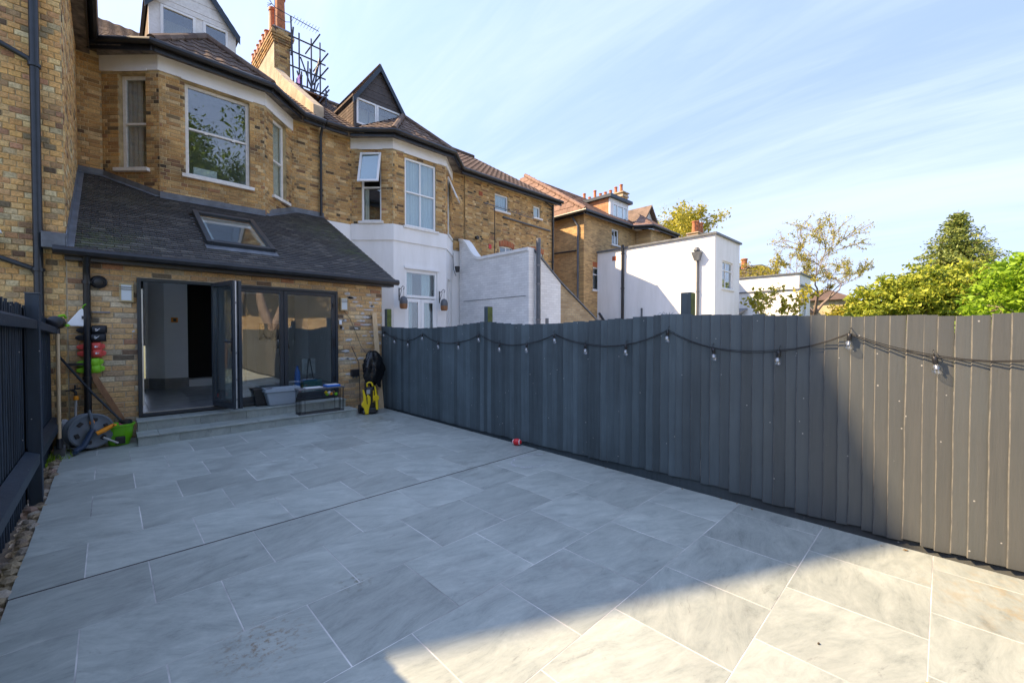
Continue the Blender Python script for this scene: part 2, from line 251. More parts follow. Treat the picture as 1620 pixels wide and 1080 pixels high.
M['black_gap'] = mat('drain_slot_black', (0.012, 0.012, 0.014), 0.5)
M['soil'] = mat('soil', (0.06, 0.045, 0.03), 0.95, 0.4, 8, 0.8, 30)
M['rubble'] = piece_mat('rubble_stone', [(0.0, (0.26, 0.19, 0.12)), (0.3, (0.34, 0.27, 0.17)), (0.6, (0.20, 0.15, 0.11)), (0.85, (0.40, 0.35, 0.28)), (1.0, (0.24, 0.13, 0.09))], grime=0.4, bump=0.9)
M['grass'] = mat('rough_grass', (0.06, 0.09, 0.025), 0.9, 0, 3, 0.8, 40, col2=(0.10, 0.10, 0.045))
def fence_mat(name, paint_col):
    m, nt, p = base_mat(name)
    r, ge = rnd_socket(nt)
    ms = N(nt, 'ShaderNodeMapping'); ms.inputs['Scale'].default_value = (9, 9, 0.6); LK(nt, ge.outputs['Position'], ms.inputs['Vector'])
    a = N(nt, 'ShaderNodeTexNoise', i_Scale=3.0, i_Detail=7.0, i_Roughness=0.7); LK(nt, ms.outputs[0], a.inputs['Vector'])
    b = N(nt, 'ShaderNodeTexNoise', i_Scale=1.4, i_Detail=5.0, i_Roughness=0.6); LK(nt, ge.outputs['Position'], b.inputs['Vector'])
    mr = N(nt, 'ShaderNodeMapRange'); mr.inputs['From Min'].default_value = 0.3; mr.inputs['From Max'].default_value = 0.72; mr.inputs['To Min'].default_value = 0.82; mr.inputs['To Max'].default_value = 1.2; LK(nt, a.outputs[0], mr.inputs['Value'])
    mb = N(nt, 'ShaderNodeMapRange'); mb.inputs['From Min'].default_value = 0.3; mb.inputs['From Max'].default_value = 0.7; mb.inputs['To Min'].default_value = 0.8; mb.inputs['To Max'].default_value = 1.2; LK(nt, b.outputs[0], mb.inputs['Value'])
    mrr = N(nt, 'ShaderNodeMapRange'); mrr.inputs['To Min'].default_value = 0.72; mrr.inputs['To Max'].default_value = 1.28; LK(nt, r, mrr.inputs['Value'])
    m1 = N(nt, 'ShaderNodeMath', operation='MULTIPLY'); LK(nt, mr.outputs[0], m1.inputs[0]); LK(nt, mb.outputs[0], m1.inputs[1])
    m2 = N(nt, 'ShaderNodeMath', operation='MULTIPLY'); LK(nt, m1.outputs[0], m2.inputs[0]); LK(nt, mrr.outputs[0], m2.inputs[1])
    sc = N(nt, 'ShaderNodeVectorMath', operation='SCALE'); sc.inputs[0].default_value = paint_col; LK(nt, m2.outputs[0], sc.inputs['Scale'])
    # paint chips down to bare wood, splashes of pale paint
    c = N(nt, 'ShaderNodeTexNoise', i_Scale=9.0, i_Detail=8.0, i_Roughness=0.75)
    mc = N(nt, 'ShaderNodeMapping'); mc.inputs['Scale'].default_value = (1, 1, 0.35); LK(nt, ge.outputs['Position'], mc.inputs['Vector']); LK(nt, mc.outputs[0], c.inputs['Vector'])
    cc = N(nt, 'ShaderNodeMapRange'); cc.inputs['From Min'].default_value = 0.715; cc.inputs['From Max'].default_value = 0.76; cc.inputs['To Max'].default_value = 0.85; LK(nt, c.outputs[0], cc.inputs['Value'])
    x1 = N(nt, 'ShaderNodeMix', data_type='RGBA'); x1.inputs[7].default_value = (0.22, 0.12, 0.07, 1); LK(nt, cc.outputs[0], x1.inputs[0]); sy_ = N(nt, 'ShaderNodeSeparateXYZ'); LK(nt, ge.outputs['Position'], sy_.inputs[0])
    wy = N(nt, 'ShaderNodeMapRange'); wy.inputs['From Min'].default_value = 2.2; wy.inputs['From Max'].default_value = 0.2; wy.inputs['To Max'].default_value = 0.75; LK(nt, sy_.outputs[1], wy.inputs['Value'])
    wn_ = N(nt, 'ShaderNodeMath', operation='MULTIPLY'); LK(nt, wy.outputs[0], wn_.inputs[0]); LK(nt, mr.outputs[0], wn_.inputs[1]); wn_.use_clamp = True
    x0 = N(nt, 'ShaderNodeMix', data_type='RGBA'); x0.inputs[7].default_value = (paint_col[0]*1.48, paint_col[1]*1.08, paint_col[2]*.92, 1); LK(nt, wn_.outputs[0], x0.inputs[0]); LK(nt, sc.outputs[0], x0.inputs[6]); LK(nt, x0.outputs[2], x1.inputs[6])  # sunlight put into the colour: warmer, lighter paint along the sunlit end
    v = N(nt, 'ShaderNodeTexVoronoi', i_Scale=9.0); LK(nt, ge.outputs['Position'], v.inputs['Vector'])
    vv = N(nt, 'ShaderNodeMapRange'); vv.inputs['From Min'].default_value = 0.035; vv.inputs['From Max'].default_value = 0.055; vv.inputs['To Min'].default_value = 0.8; vv.inputs['To Max'].default_value = 0.0; LK(nt, v.outputs['Distance'], vv.inputs['Value'])
    x2 = N(nt, 'ShaderNodeMix', data_type='RGBA'); x2.inputs[7].default_value = (0.5, 0.49, 0.46, 1); LK(nt, vv.outputs[0], x2.inputs[0]); LK(nt, x1.outputs[2], x2.inputs[6])
    LK(nt, x2.outputs[2], p.inputs['Base Color'])
    p.inputs['Roughness'].default_value = 0.5; p.inputs['Specular IOR Level'].default_value = 0.4
    bp = N(nt, 'ShaderNodeBump', i_Strength=0.45, i_Distance=0.006); LK(nt, a.outputs[0], bp.inputs['Height']); LK(nt, bp.outputs[0], p.inputs['Normal'])
    return m
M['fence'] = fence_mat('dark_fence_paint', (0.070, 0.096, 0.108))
M['fence_edge'] = mat('worn_board_edge', (0.085, 0.09, 0.095), 0.7, 0, 9, 0.3, 60, col2=(0.185, 0.18, 0.165), stretch=(1, 6, 1.5))
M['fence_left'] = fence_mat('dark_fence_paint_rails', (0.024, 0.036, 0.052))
M['fence_algae'] = mat('algae_on_post', (0.09, 0.12, 0.03), 0.8, 0.3, 10)
M['timber'] = mat('planed_timber', (0.68, 0.52, 0.32), 0.6, 0, 6, 0.2, 60, col2=(0.55, 0.38, 0.20), stretch=(8, 8, 0.7))
M['timber_dark'] = mat('brown_stained_timber', (0.28, 0.14, 0.065), 0.6, 0.25, 6, 0.2, 60, stretch=(4, 4, 1))
M['plaster'] = mat('white_plaster', (0.86, 0.87, 0.88), 0.9, 0.03, 2)
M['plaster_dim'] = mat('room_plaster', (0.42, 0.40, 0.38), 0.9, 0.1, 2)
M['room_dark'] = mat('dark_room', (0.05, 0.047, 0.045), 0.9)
M['floor_tile'] = mat('grey_floor_tile', (0.24, 0.25, 0.26), 0.25, 0.15, 3)
M['curtain'] = mat('pale_curtain', (0.80, 0.78, 0.70), 0.9, 0.1, 12, stretch=(6, 6, 0.3))
M['curtain_grey'] = mat('pinkish_grey_curtain', (0.62, 0.55, 0.54), 0.9, 0.12, 12, stretch=(6, 6, 0.3))
M['net'] = mat('net_curtain', (0.50, 0.58, 0.58), 0.9, 0.12, 20, stretch=(5, 5, 0.3))
M['yellow'] = mat('yellow_plastic', (0.85, 0.62, 0.015), 0.3)
M['orange'] = mat('orange_plastic', (0.85, 0.30, 0.012), 0.3)
M['green'] = mat('lime_green_plastic', (0.16, 0.50, 0.012), 0.32)
M['green_shoe'] = mat('lime_green_rubber', (0.26, 0.62, 0.02), 0.55)
M['red_shoe'] = mat('coral_red_rubber', (0.70, 0.085, 0.065), 0.55)
M['black_shoe'] = mat('black_rubber', (0.012, 0.014, 0.018), 0.5)
M['grey_tub'] = mat('pale_grey_plastic', (0.34, 0.39, 0.44), 0.45, 0.05, 6)
M['reel_grey'] = mat('grey_blue_plastic', (0.12, 0.145, 0.17), 0.45)
M['reel_blue'] = mat('dark_blue_plastic', (0.02, 0.045, 0.09), 0.4)
M['bag'] = mat('black_bin_liner', (0.012, 0.013, 0.015), 0.22, 0.2, 8, 0.7, 12)
M['hose'] = mat('grey_hose', (0.45, 0.44, 0.42), 0.5)
M['blue'] = mat('blue_plastic', (0.02, 0.16, 0.6), 0.4)
M['red'] = mat('red_plastic', (0.65, 0.02, 0.03), 0.35)
M['sack'] = mat('pale_sack', (0.42, 0.43, 0.44), 0.8, 0.2, 7, 0.4, 20)
M['brass'] = mat('brass', (0.42, 0.36, 0.22), 0.4, metal=0.6)
M['lamp_glass'] = mat('opal_lamp_glass', (0.62, 0.68, 0.70), 0.3)
M['bark'] = mat('tree_bark', (0.20, 0.16, 0.12), 0.9, 0.35, 9, 0.8, 25)
M['bark_pale'] = mat('pale_bark', (0.24, 0.19, 0.16), 0.9, 0.3, 9, 0.5, 25)
def leaf_mat(name, c1, c2, c3, trans=0.35):
    m = D.materials.new(name); m.use_nodes = True; nt = m.node_tree; nt.nodes.clear()
    o = N(nt, 'ShaderNodeOutputMaterial'); ge = N(nt, 'ShaderNodeNewGeometry')
    cr = N(nt, 'ShaderNodeValToRGB'); e = cr.color_ramp.elements
    e[0].color = (*c1, 1); e[1].color = (*c3, 1); x = e.new(0.5); x.color = (*c2, 1)
    LK(nt, ge.outputs['Random Per Island'], cr.inputs[0])
    d = N(nt, 'ShaderNodeBsdfPrincipled'); d.inputs['Roughness'].default_value = 0.5; d.inputs['Specular IOR Level'].default_value = 0.25
    t = N(nt, 'ShaderNodeBsdfTranslucent'); mx = N(nt, 'ShaderNodeMixShader', i_0=trans)
    LK(nt, cr.outputs[0], d.inputs['Base Color']); LK(nt, cr.outputs[0], t.inputs[0]); LK(nt, d.outputs[0], mx.inputs[1]); LK(nt, t.outputs[0], mx.inputs[2]); LK(nt, mx.outputs[0], o.inputs[0])
    return m
M['leaf_yellow'] = leaf_mat('spring_yellow_leaf', (0.36, 0.33, 0.04), (0.50, 0.44, 0.05), (0.24, 0.26, 0.03))
M['leaf_magnolia'] = leaf_mat('glossy_yellow_green_leaf', (0.23, 0.31, 0.03), (0.48, 0.50, 0.06), (0.10, 0.17, 0.02), 0.3)
M['leaf_lime'] = leaf_mat('fresh_lime_leaf', (0.22, 0.38, 0.025), (0.36, 0.54, 0.035), (0.12, 0.22, 0.02), 0.4)
M['leaf_conifer'] = leaf_mat('conifer_foliage', (0.16, 0.22, 0.05), (0.30, 0.34, 0.075), (0.07, 0.12, 0.03), 0.2)
M['leaf_green'] = leaf_mat('mid_green_leaf', (0.090, 0.160, 0.024), (0.161, 0.256, 0.032), (0.054, 0.096, 0.016), 0.35)

# ------------------------------------------------------------------ helpers: geometry
def V(*a): return Vector(a)
class MB:
    def __init__(s): s.v = []; s.f = []
    def poly(s, pts):
        i = len(s.v); s.v += [tuple(p) for p in pts]; s.f.append(tuple(range(i, i+len(pts)))); return s
    def hexa(s, p):      # 8 points: bottom 4 ccw, top 4
        i = len(s.v); s.v += [tuple(q) for q in p]
        for f in ((3, 2, 1, 0), (4, 5, 6, 7), (0, 1, 5, 4), (1, 2, 6, 5), (2, 3, 7, 6), (3, 0, 4, 7)): s.f.append(tuple(i+k for k in f))
        return s
    def box(s, x0, x1, y0, y1, z0, z1):
        return s.hexa([(x0, y0, z0), (x1, y0, z0), (x1, y1, z0), (x0, y1, z0), (x0, y0, z1), (x1, y0, z1), (x1, y1, z1), (x0, y1, z1)])
    def obox(s, c, ax, ay, az, hx, hy, hz):
        c = Vector(c); ax = Vector(ax).normalized()*hx; ay = Vector(ay).normalized()*hy; az = Vector(az).normalized()*hz
        return s.hexa([c-ax-ay-az, c+ax-ay-az, c+ax+ay-az, c-ax+ay-az, c-ax-ay+az, c+ax-ay+az, c+ax+ay+az, c-ax+ay+az])
    def bar(s, p0, p1, w, t, up=(0, 0, 1)):      # rectangular bar between two points
        p0 = Vector(p0); p1 = Vector(p1); d = (p1-p0); L = d.length; d.normalize()
        side = d.cross(Vector(up));
        if side.length < 1e-4: side = d.cross(Vector((1, 0, 0)))
        side.normalize(); u2 = side.cross(d)
        return s.obox((p0+p1)/2, d, side, u2, L/2, w/2, t/2)
    def prism(s, pts, off):      # planar polygon extruded by vector
        n = len(pts); i = len(s.v); off = Vector(off)
        s.v += [tuple(p) for p in pts] + [tuple(Vector(p)+off) for p in pts]
        s.f.append(tuple(range(i+n-1, i-1, -1))); s.f.append(tuple(range(i+n, i+2*n)))
        for k in range(n): s.f.append((i+k, i+(k+1) % n, i+n+(k+1) % n, i+n+k))
        return s
    def tube(s, pts, r, seg=8, cap=True):
        pts = [Vector(p) for p in pts]; n = len(pts); i0 = len(s.v)
        rs = r if isinstance(r, (list, tuple)) else [r]*n
        prev = None
        for k, p in enumerate(pts):
            if k == 0: d = pts[1]-p
            elif k == n-1: d = p-pts[-2]
            else: d = (pts[k+1]-pts[k]).normalized()+(p-pts[k-1]).normalized()
            if d.length < 1e-9: d = Vector((0, 0, 1))
            d.normalize()
            if prev is None:
                a = d.cross(Vector((0, 0, 1)))
                if a.length < 1e-3: a = d.cross(Vector((1, 0, 0)))
            else: a = prev - d*prev.dot(d)
            a.normalize(); prev = a; b = d.cross(a)
            for j in range(seg):
                t = 2*math.pi*j/seg; s.v.append(tuple(p+(a*math.cos(t)+b*math.sin(t))*rs[k]))
        for k in range(n-1):
            for j in range(seg):
                j2 = (j+1) % seg; s.f.append((i0+k*seg+j, i0+k*seg+j2, i0+(k+1)*seg+j2, i0+(k+1)*seg+j))
        if cap:
            s.f.append(tuple(i0+j for j in range(seg-1, -1, -1))); s.f.append(tuple(i0+(n-1)*seg+j for j in range(seg)))
        return s
    def lathe(s, prof, seg=16, c=(0, 0, 0), ax=(0, 0, 1)):      # prof: (radius, height) along axis
        c = Vector(c); ax = Vector(ax).normalized(); a = ax.cross(Vector((0, 0, 1)))
        if a.length < 1e-3: a = Vector((1, 0, 0))
        a.normalize(); b = ax.cross(a); i0 = len(s.v); n = len(prof)
        for (r, h) in prof:
            for j in range(seg):
                t = 2*math.pi*j/seg; s.v.append(tuple(c+ax*h+(a*math.cos(t)+b*math.sin(t))*max(r, 1e-4)))
        for k in range(n-1):
            for j in range(seg):
                j2 = (j+1) % seg; s.f.append((i0+k*seg+j, i0+k*seg+j2, i0+(k+1)*seg+j2, i0+(k+1)*seg+j))
        s.f.append(tuple(i0+j for j in range(seg-1, -1, -1))); s.f.append(tuple(i0+(n-1)*seg+j for j in range(seg)))
        return s
    def join(s, o, mtx=None):
        i = len(s.v)
        s.v += [tuple(mtx @ Vector(p)) for p in o.v] if mtx is not None else o.v
        s.f += [tuple(i+k for k in f) for f in o.f]; return s
    def mesh(s, name, m, smooth=False):
        me = D.meshes.new(name); me.from_pydata(s.v, [], s.f); me.materials.append(m)
        if smooth: me.shade_smooth()
        return me
WLOC = {}
def place(name, me, parent=None):
    o = D.objects.new(name, me); COL.objects.link(o)
    if parent is not None:
        o.parent = parent
        o.matrix_parent_inverse = Matrix.Translation(-Vector(WLOC.get(parent.name, (0, 0, 0))))
    return o
def part(name, mb, m, parent, smooth=False, bevel=0, label=None, kind=None, rm=True):
    o = place(name, mb.mesh(name, m, smooth), parent)
    if smooth and bevel == 0 and rm: autosmooth(o)
    if bevel: b = o.modifiers.new('bevel', 'BEVEL'); b.width = bevel; b.segments = 2; b.limit_method = 'ANGLE'
    if label: o['label'] = label
    if kind: o['kind'] = kind
    return o
def autosmooth(o, a=40):
    me = o.data; me.shade_smooth()
    if len(me.polygons) > 20000: return
    import bmesh
    bm = bmesh.new(); bm.from_mesh(me); th = math.radians(a)
    for e in bm.edges:
        if len(e.link_faces) == 2 and e.calc_face_angle(0) > th: e.smooth = False
    bm.to_mesh(me); bm.free()
def thing(name, label, cat, loc=(0, 0, 0), group=None):
    o = D.objects.new(name, None); COL.objects.link(o); o.location = loc; o.empty_display_size = 0.1
    WLOC[o.name] = tuple(loc)
    o['label'] = label; o['category'] = cat
    if group: o['group'] = group
    return o
def solo(name, mb, m, label=None, cat=None, group=None, kind=None, smooth=False, bevel=0):
    o = part(name, mb, m, None, smooth, bevel)
    if label: o['label'] = label
    if cat: o['category'] = cat
    if group: o['group'] = group
    if kind: o['kind'] = kind
    return o
FWD = Vector((math.sin(-YAW), math.cos(YAW), 0)); RGT = Vector((math.cos(YAW), math.sin(YAW), 0))
def inview(p, pad=0.08):
    v = Vector(p)-CAM; d = v.dot(FWD)
    if d < 0.15: return False
    return abs(v.dot(RGT)/d) < 1.227*(1+pad)+0.1 and -0.86-pad < v.z/d < 0.83+pad
class Pieces:
    """many alike pieces: the largest in view become parts, the rest one joined part"""
    def __init__(s, thing, name, rest, meshes, m, em=None): s.em = em; s.t = thing; s.n = name; s.r = rest; s.mb = meshes; s.m = m; s.items = []
    def add(s, mtx, k=0): s.items.append((mtx, k))
    def emit(s, cap=290):
        me = [b.mesh(s.n, s.m) for b in s.mb]
        if s.em:
            for b, q in zip(s.mb, me):
                q.materials.append(s.em)
                for k in b.edge: q.polygons[k].material_index = 1
        def key(it):
            p = it[0].translation; return ((0 if inview(p) else 1), (p-CAM).length)
        it = sorted(s.items, key=key)
        near = [i for i in it[:cap] if inview(i[0].translation)]; rest = it[len(near):]
        inv = Matrix.Translation(-Vector(WLOC.get(s.t.name, (0, 0, 0))))
        for mtx, k in near:
            o = D.objects.new(s.n, me[k]); COL.objects.link(o); o.parent = s.t; o.matrix_parent_inverse = inv; o.matrix_basis = mtx
        if rest:
            vs = []; fs = []; base = 0
            arr = [np.array(b.v) for b in s.mb]
            for mtx, k in rest:
                A = np.array(mtx); vs.append(arr[k] @ A[:3, :3].T + A[:3, 3])
                fs += [tuple(base+q for q in f) for f in s.mb[k].f]; base += len(arr[k])
            me2 = D.meshes.new(s.r); me2.from_pydata(np.vstack(vs).tolist(), [], fs); me2.materials.append(s.m)
            o = place(s.r, me2, s.t); o['kind'] = 'stuff'
def frame_mtx(O, x, y, z, sx=1, sy=1, sz=1):
    x = Vector(x).normalized()*sx; y = Vector(y).normalized()*sy; z = Vector(z).normalized()*sz
    return Matrix(((x[0], y[0], z[0], O[0]), (x[1], y[1], z[1], O[1]), (x[2], y[2], z[2], O[2]), (0, 0, 0, 1)))
def brick_unit(cx, cz, seed):
    r = random.Random(seed); b = MB()
    j = lambda a: (r.random()-0.5)*2*a
    cy = 0.12
    o = [(j(.008), 0+cy, j(.02)), (1+j(.008), 0+cy, j(.02)), (1+j(.008), 0+cy, 1+j(.02)), (j(.008), 0+cy, 1+j(.02))]
    i = [(cx+j(cx*.4), 0, cz+j(cz*.4)), (1-cx+j(cx*.4), 0, cz+j(cz*.4)), (1-cx+j(cx*.4), 0, 1-cz+j(cz*.4)), (cx+j(cx*.4), 0, 1-cz+j(cz*.4))]
    k = [(0, 1, 0), (1, 1, 0), (1, 1, 1), (0, 1, 1)]
    b.v = o+i+k
    b.f = [(4, 5, 6, 7)] + [(q, (q+1) % 4, 4+(q+1) % 4, 4+q) for q in range(4)] + [(8+q, 8+(q+1) % 4, (q+1) % 4, q) for q in range(4)]
    return b
BRICKS = [brick_unit(0.03, 0.09, s) for s in (1, 2, 3)] + [brick_unit(0.06, 0.09, s) for s in (4, 5)]
class Wall:
    """local frame of a wall face: a along, b outwards, z up"""
    def __init__(s, p0, p1):
        s.p0 = Vector((p0[0], p0[1], 0)); d = Vector((p1[0]-p0[0], p1[1]-p0[1], 0)); s.L = d.length; s.u = d.normalized(); s.n = Vector((s.u.y, -s.u.x, 0))
    def pt(s, a, b, z): return s.p0+s.u*a+s.n*b+Vector((0, 0, z))
    def box(s, mb, a0, a1, b0, b1, z0, z1):
        return mb.hexa([s.pt(a0, b1, z0), s.pt(a1, b1, z0), s.pt(a1, b0, z0), s.pt(a0, b0, z0), s.pt(a0, b1, z1), s.pt(a1, b1, z1), s.pt(a1, b0, z1), s.pt(a0, b0, z1)])
    def slab(s, mb, z0, z1, ops=(), th=0.22, a0=0.0, a1=None):
        a1 = s.L if a1 is None else a1
        cuts = sorted({a0, a1} | {min(max(x, a0), a1) for o in ops for x in (o[0], o[1])})
        for x0, x1 in zip(cuts[:-1], cuts[1:]):
            if x1-x0 < 1e-4: continue
            mid = (x0+x1)/2; zs = [(z0, z1)]
            for o in ops:
                if o[0] < mid < o[1]:
                    nz = []
                    for q0, q1 in zs:
                        if o[3] <= q0 or o[2] >= q1: nz.append((q0, q1)); continue
                        if o[2] > q0: nz.append((q0, o[2]))
                        if o[3] < q1: nz.append((o[3], q1))
                    zs = nz
            for q0, q1 in zs: s.box(mb, x0, x1, -th, 0, q0, q1)
        return mb
    def bricks(s, P, z0, z1, ops=(), bond='flemish', proud=0.007, ok=None, a0=0.0, a1=None, h=0.065, jit=0.003, seed=3):
        a1 = s.L if a1 is None else a1; r = random.Random(seed); nrow = int((z1-z0)/0.075+0.01)
        for row in range(nrow):
            z = z0+row*0.075
            if bond == 'flemish':
                seq = [0.2150, 0.1025]; a = a0-(0.3375*0.5+ (0.169 if row % 2 else 0.0))
            else:
                seq = [0.2150]; a = a0-(0.1125 if row % 2 else 0.0)-0.05*((row*7) % 3)/3
            k = row % 2
            while a < a1:
                ln = seq[k % len(seq)]; k += 1
                q0 = max(a, a0+0.003); q1 = min(a+ln, a1-0.003); a += ln+0.01
                ivs = [(q0, q1)]
                for o in ops:
                    if o[2] < z+h*0.6 and o[3] > z+h*0.4:
                        nv = []
                        for i0, i1 in ivs:
                            if o[1] <= i0 or o[0] >= i1: nv.append((i0, i1)); continue
                            if o[0] > i0: nv.append((i0, o[0]))
                            if o[1] < i1: nv.append((o[1], i1))
                        ivs = nv
                for i0, i1 in ivs:
                    if i1-i0 < 0.03: continue
                    if ok and not ok((i0+i1)/2, z+h/2): continue
                    pb = proud+(r.random()-0.5)*2*jit
                    kk = r.choice((0, 1, 2)) if i1-i0 > 0.15 else r.choice((3, 4))
                    P.add(frame_mtx(s.pt(i0, pb, z+(r.random()-.5)*.002), s.u, -s.n, (0, 0, 1), i1-i0, 0.03, h), kk)
def pane(mb, w, a0, a1, z0, z1, b): w.box(mb, a0, a1, b-0.006, b, z0, z1)
def window(th, w, a0, a1, z0, z1, rec=0.09, fw=0.06, m='white', bars=(), trans=(), sill=0.08, curtain=None, depth=1.6, gl='glass', label=None, room='plaster_dim', skip=()):
    mb = MB(); bd = 0.055; B0 = -rec-bd; B1 = -rec
    w.box(mb, a0, a0+fw, B0, B1, z0, z1); w.box(mb, a1-fw, a1, B0, B1, z0, z1)
    w.box(mb, a0+fw, a1-fw, B0, B1, z0, z0+fw); w.box(mb, a0+fw, a1-fw, B0, B1, z1-fw, z1)
    xs = [a0+fw]+list(bars)+[a1-fw]; zs = [z0+fw]+list(trans)+[z1-fw]
    for t in trans: w.box(mb, a0+fw, a1-fw, B0-0.004, B1+0.012, t-0.022, t+0.022)
    for t in bars:
        for q in range(len(zs)-1): w.box(mb, t-0.02, t+0.02, B0+0.006, B1-0.004, zs[q]+(0.022 if q else 0), zs[q+1]-(0.022 if q < len(zs)-2 else 0))
    f = part('window', mb, M[m], th, bevel=0.006, label=label)
    for i in range(len(xs)-1):
        for j in range(len(zs)-1):
            if (i, j) in skip: continue
            g = MB(); pane(g, w, xs[i]+(0.02 if i else 0), xs[i+1]-(0.02 if i < len(xs)-2 else 0), zs[j]+(0.022 if j else 0), zs[j+1]-(0.022 if j < len(zs)-2 else 0), (B0+B1)/2)
            part('pane', g, M[gl], f)
    if sill:
        g = MB(); w.box(g, a0-0.07, a1+0.07, B1, sill, z0-0.075, z0-0.002); part('sill', g, M['white_old'], f, bevel=0.008)
    if curtain:
        for (c0, c1, cm, cz0, cz1) in curtain:
            g = MB(); n = max(6, int((c1-c0)/0.03)); b_ = B0-0.035
            for q in range(n):
                x0 = c0+(c1-c0)*q/n; x1 = c0+(c1-c0)*(q+1)/n
                d0 = 0.018*math.sin(q*2.1)+0.01*math.sin(q*0.9); d1 = 0.018*math.sin((q+1)*2.1)+0.01*math.sin((q+1)*0.9)
                g.poly([w.pt(x0, b_+d0, cz0), w.pt(x1, b_+d1, cz0), w.pt(x1, b_+d1, cz1), w.pt(x0, b_+d0, cz1)])
            part('curtain', g, M[cm], f)
    g = MB(); e = 0.25
    def q(*p): g.poly([w.pt(*x) for x in p])
    e = 0.25 if depth > 1 else 0.05; A0, A1, Z0, Z1, N0, N1 = a0-e, a1+e, z0-e*0.6, z1+e*0.4, B0-0.10, B0-depth
    q((A0, N1, Z0), (A1, N1, Z0), (A1, N1, Z1), (A0, N1, Z1)); q((A0, N0, Z0), (A0, N1, Z0), (A0, N1, Z1), (A0, N0, Z1)); q((A1, N0, Z0), (A1, N1, Z0), (A1, N1, Z1), (A1, N0, Z1))
    q((A0, N0, Z0), (A1, N0, Z0), (A1, N1, Z0), (A0, N1, Z0)); q((A0, N0, Z1), (A1, N0, Z1), (A1, N1, Z1), (A0, N1, Z1))
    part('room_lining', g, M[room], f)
    return f
# roof coverings
def tile_units(kind):
    us = []
    for s in (1, 2, 3):
        r = random.Random(s); b = MB(); j = (r.random()-0.5)*0.02
        if kind == 'flat':
            t = 0.10 if True else 0
            b.hexa([(0.01, 0, 0.35+j), (0.99, 0, 0.35-j), (0.99, 1.15, 0), (0.01, 1.15, 0), (0.01, 0, 1.0+j), (0.99, 0, 1.0-j), (0.99, 1.15, 0.55), (0.01, 1.15, 0.55)])
        else:
            n = 6; prof = [(i/n, 0.55+0.45*math.cos(2*math.pi*i/n*1.0)) for i in range(n+1)]
            for (x0, h0), (x1, h1) in zip(prof[:-1], prof[1:]):
                b.poly([(x0, 0, h0+0.9+j), (x1, 0, h1+0.9+j), (x1, 1.12, h1+0.2), (x0, 1.12, h0+0.2)])
                b.poly([(x0, 0, h0+0.2), (x1, 0, h1+0.2), (x1, 0, h1+0.9+j), (x0, 0, h0+0.9+j)])
        us.append(b)
    return us
def roof_tiles(P, poly, tw, te, thk, hole=None, nudge=0.0, stagger=0.5, seed=1):
    """covers a planar polygon (3-D points, first edge = eave)"""
    pts = [Vector(p) for p in poly]; n = (pts[1]-pts[0]).cross(pts[2]-pts[1]).normalized()
    if n.z < 0: n = -n
    u = Vector((0, 0, 1)).cross(n)
    if u.length < 1e-3: u = Vector((1, 0, 0))
    u.normalize(); s_ = n.cross(u)
    if s_.z < 0: s_ = -s_; u = -u
    u = s_.cross(n); O = pts[0]
    q = [((p-O).dot(u), (p-O).dot(s_)) for p in pts]
    ua = min(a for a, _ in q); ub = max(a for a, _ in q); sb = max(b for _, b in q); sa = min(b for _, b in q)
    def inside(x, y):
        c = False; k = len(q)
        for i in range(k):
            (x0, y0), (x1, y1) = q[i], q[(i+1) % k]
            if (y0 > y) != (y1 > y) and x < (x1-x0)*(y-y0)/(y1-y0)+x0: c = not c
        return c
    def span(y):
        xs = []; k = len(q)
        for i in range(k):
            (x0, y0), (x1, y1) = q[i], q[(i+1) % k]
            if (y0 > y) != (y1 > y): xs.append((x1-x0)*(y-y0)/(y1-y0)+x0)
        return (min(xs), max(xs)) if len(xs) > 1 else None
    r = random.Random(seed); row = 0; y = sa
    while y < sb:
        sp2 = span(y+te*0.5)
        if sp2:
            lo, hi = sp2; x = ua-(tw*stagger if row % 2 else 0)
            while x < hi:
                x0, x1 = max(x, lo), min(x+tw, hi)
                if x1-x0 > 0.02:
                    c = O+u*((x0+x1)/2)+s_*(y+te*0.5)
                    if hole is None or not hole(c):
                        P.add(frame_mtx(O+u*x0+s_*y+n*(nudge+(r.random()-.5)*thk*0.10), u, s_, n, x1-x0-0.002, te, thk), r.randrange(3))
                x += tw
        y += te; row += 1
    return u, s_, n
def deck(th, poly, m, t=0.04, name='roof_deck', down=0.0):
    pts = [Vector(p) for p in poly]; n = (pts[1]-pts[0]).cross(pts[2]-pts[1]).normalized()
    if n.z < 0: n = -n
    mb = MB(); mb.prism([p-n*(down+t) for p in pts], n*t); return part(name, mb, m, th)
def gutter(th, pts, r=0.06, fascia=0.16, m='plastic_black', fm='navy', inward=None):
    mb = MB(); mb.tube(pts, r, 8); g = part('gutter', mb, M[m], th, smooth=True)
    if fascia:
        mb = MB()
        for p0, p1 in zip(pts[:-1], pts[1:]):
            p0 = Vector(p0); p1 = Vector(p1); d = (p1-p0).normalized(); nn = Vector((-d.y, d.x, 0))*(r+0.02)
            if inward: nn = nn if nn.dot(Vector(inward)) > 0 else -nn
            mb.bar(p0+nn+Vector((0, 0, -fascia*0.35)), p1+nn+Vector((0, 0, -fascia*0.35)), 0.03, fascia)
        part('fascia', mb, M[fm], th)
    return g
def pipe(th, pts, r=0.04, m='pipe', clips=(), name='drainpipe', label=None):
    mb = MB(); mb.tube(pts, r, 10); o = part(name, mb, M[m], th, smooth=True, label=label)
    for c in clips:
        k = MB(); k.tube([(c[0], c[1], c[2]-0.02), (c[0], c[1], c[2]+0.02)], r*1.35, 10); part('clip', k, M[m], o, smooth=True)
    return o

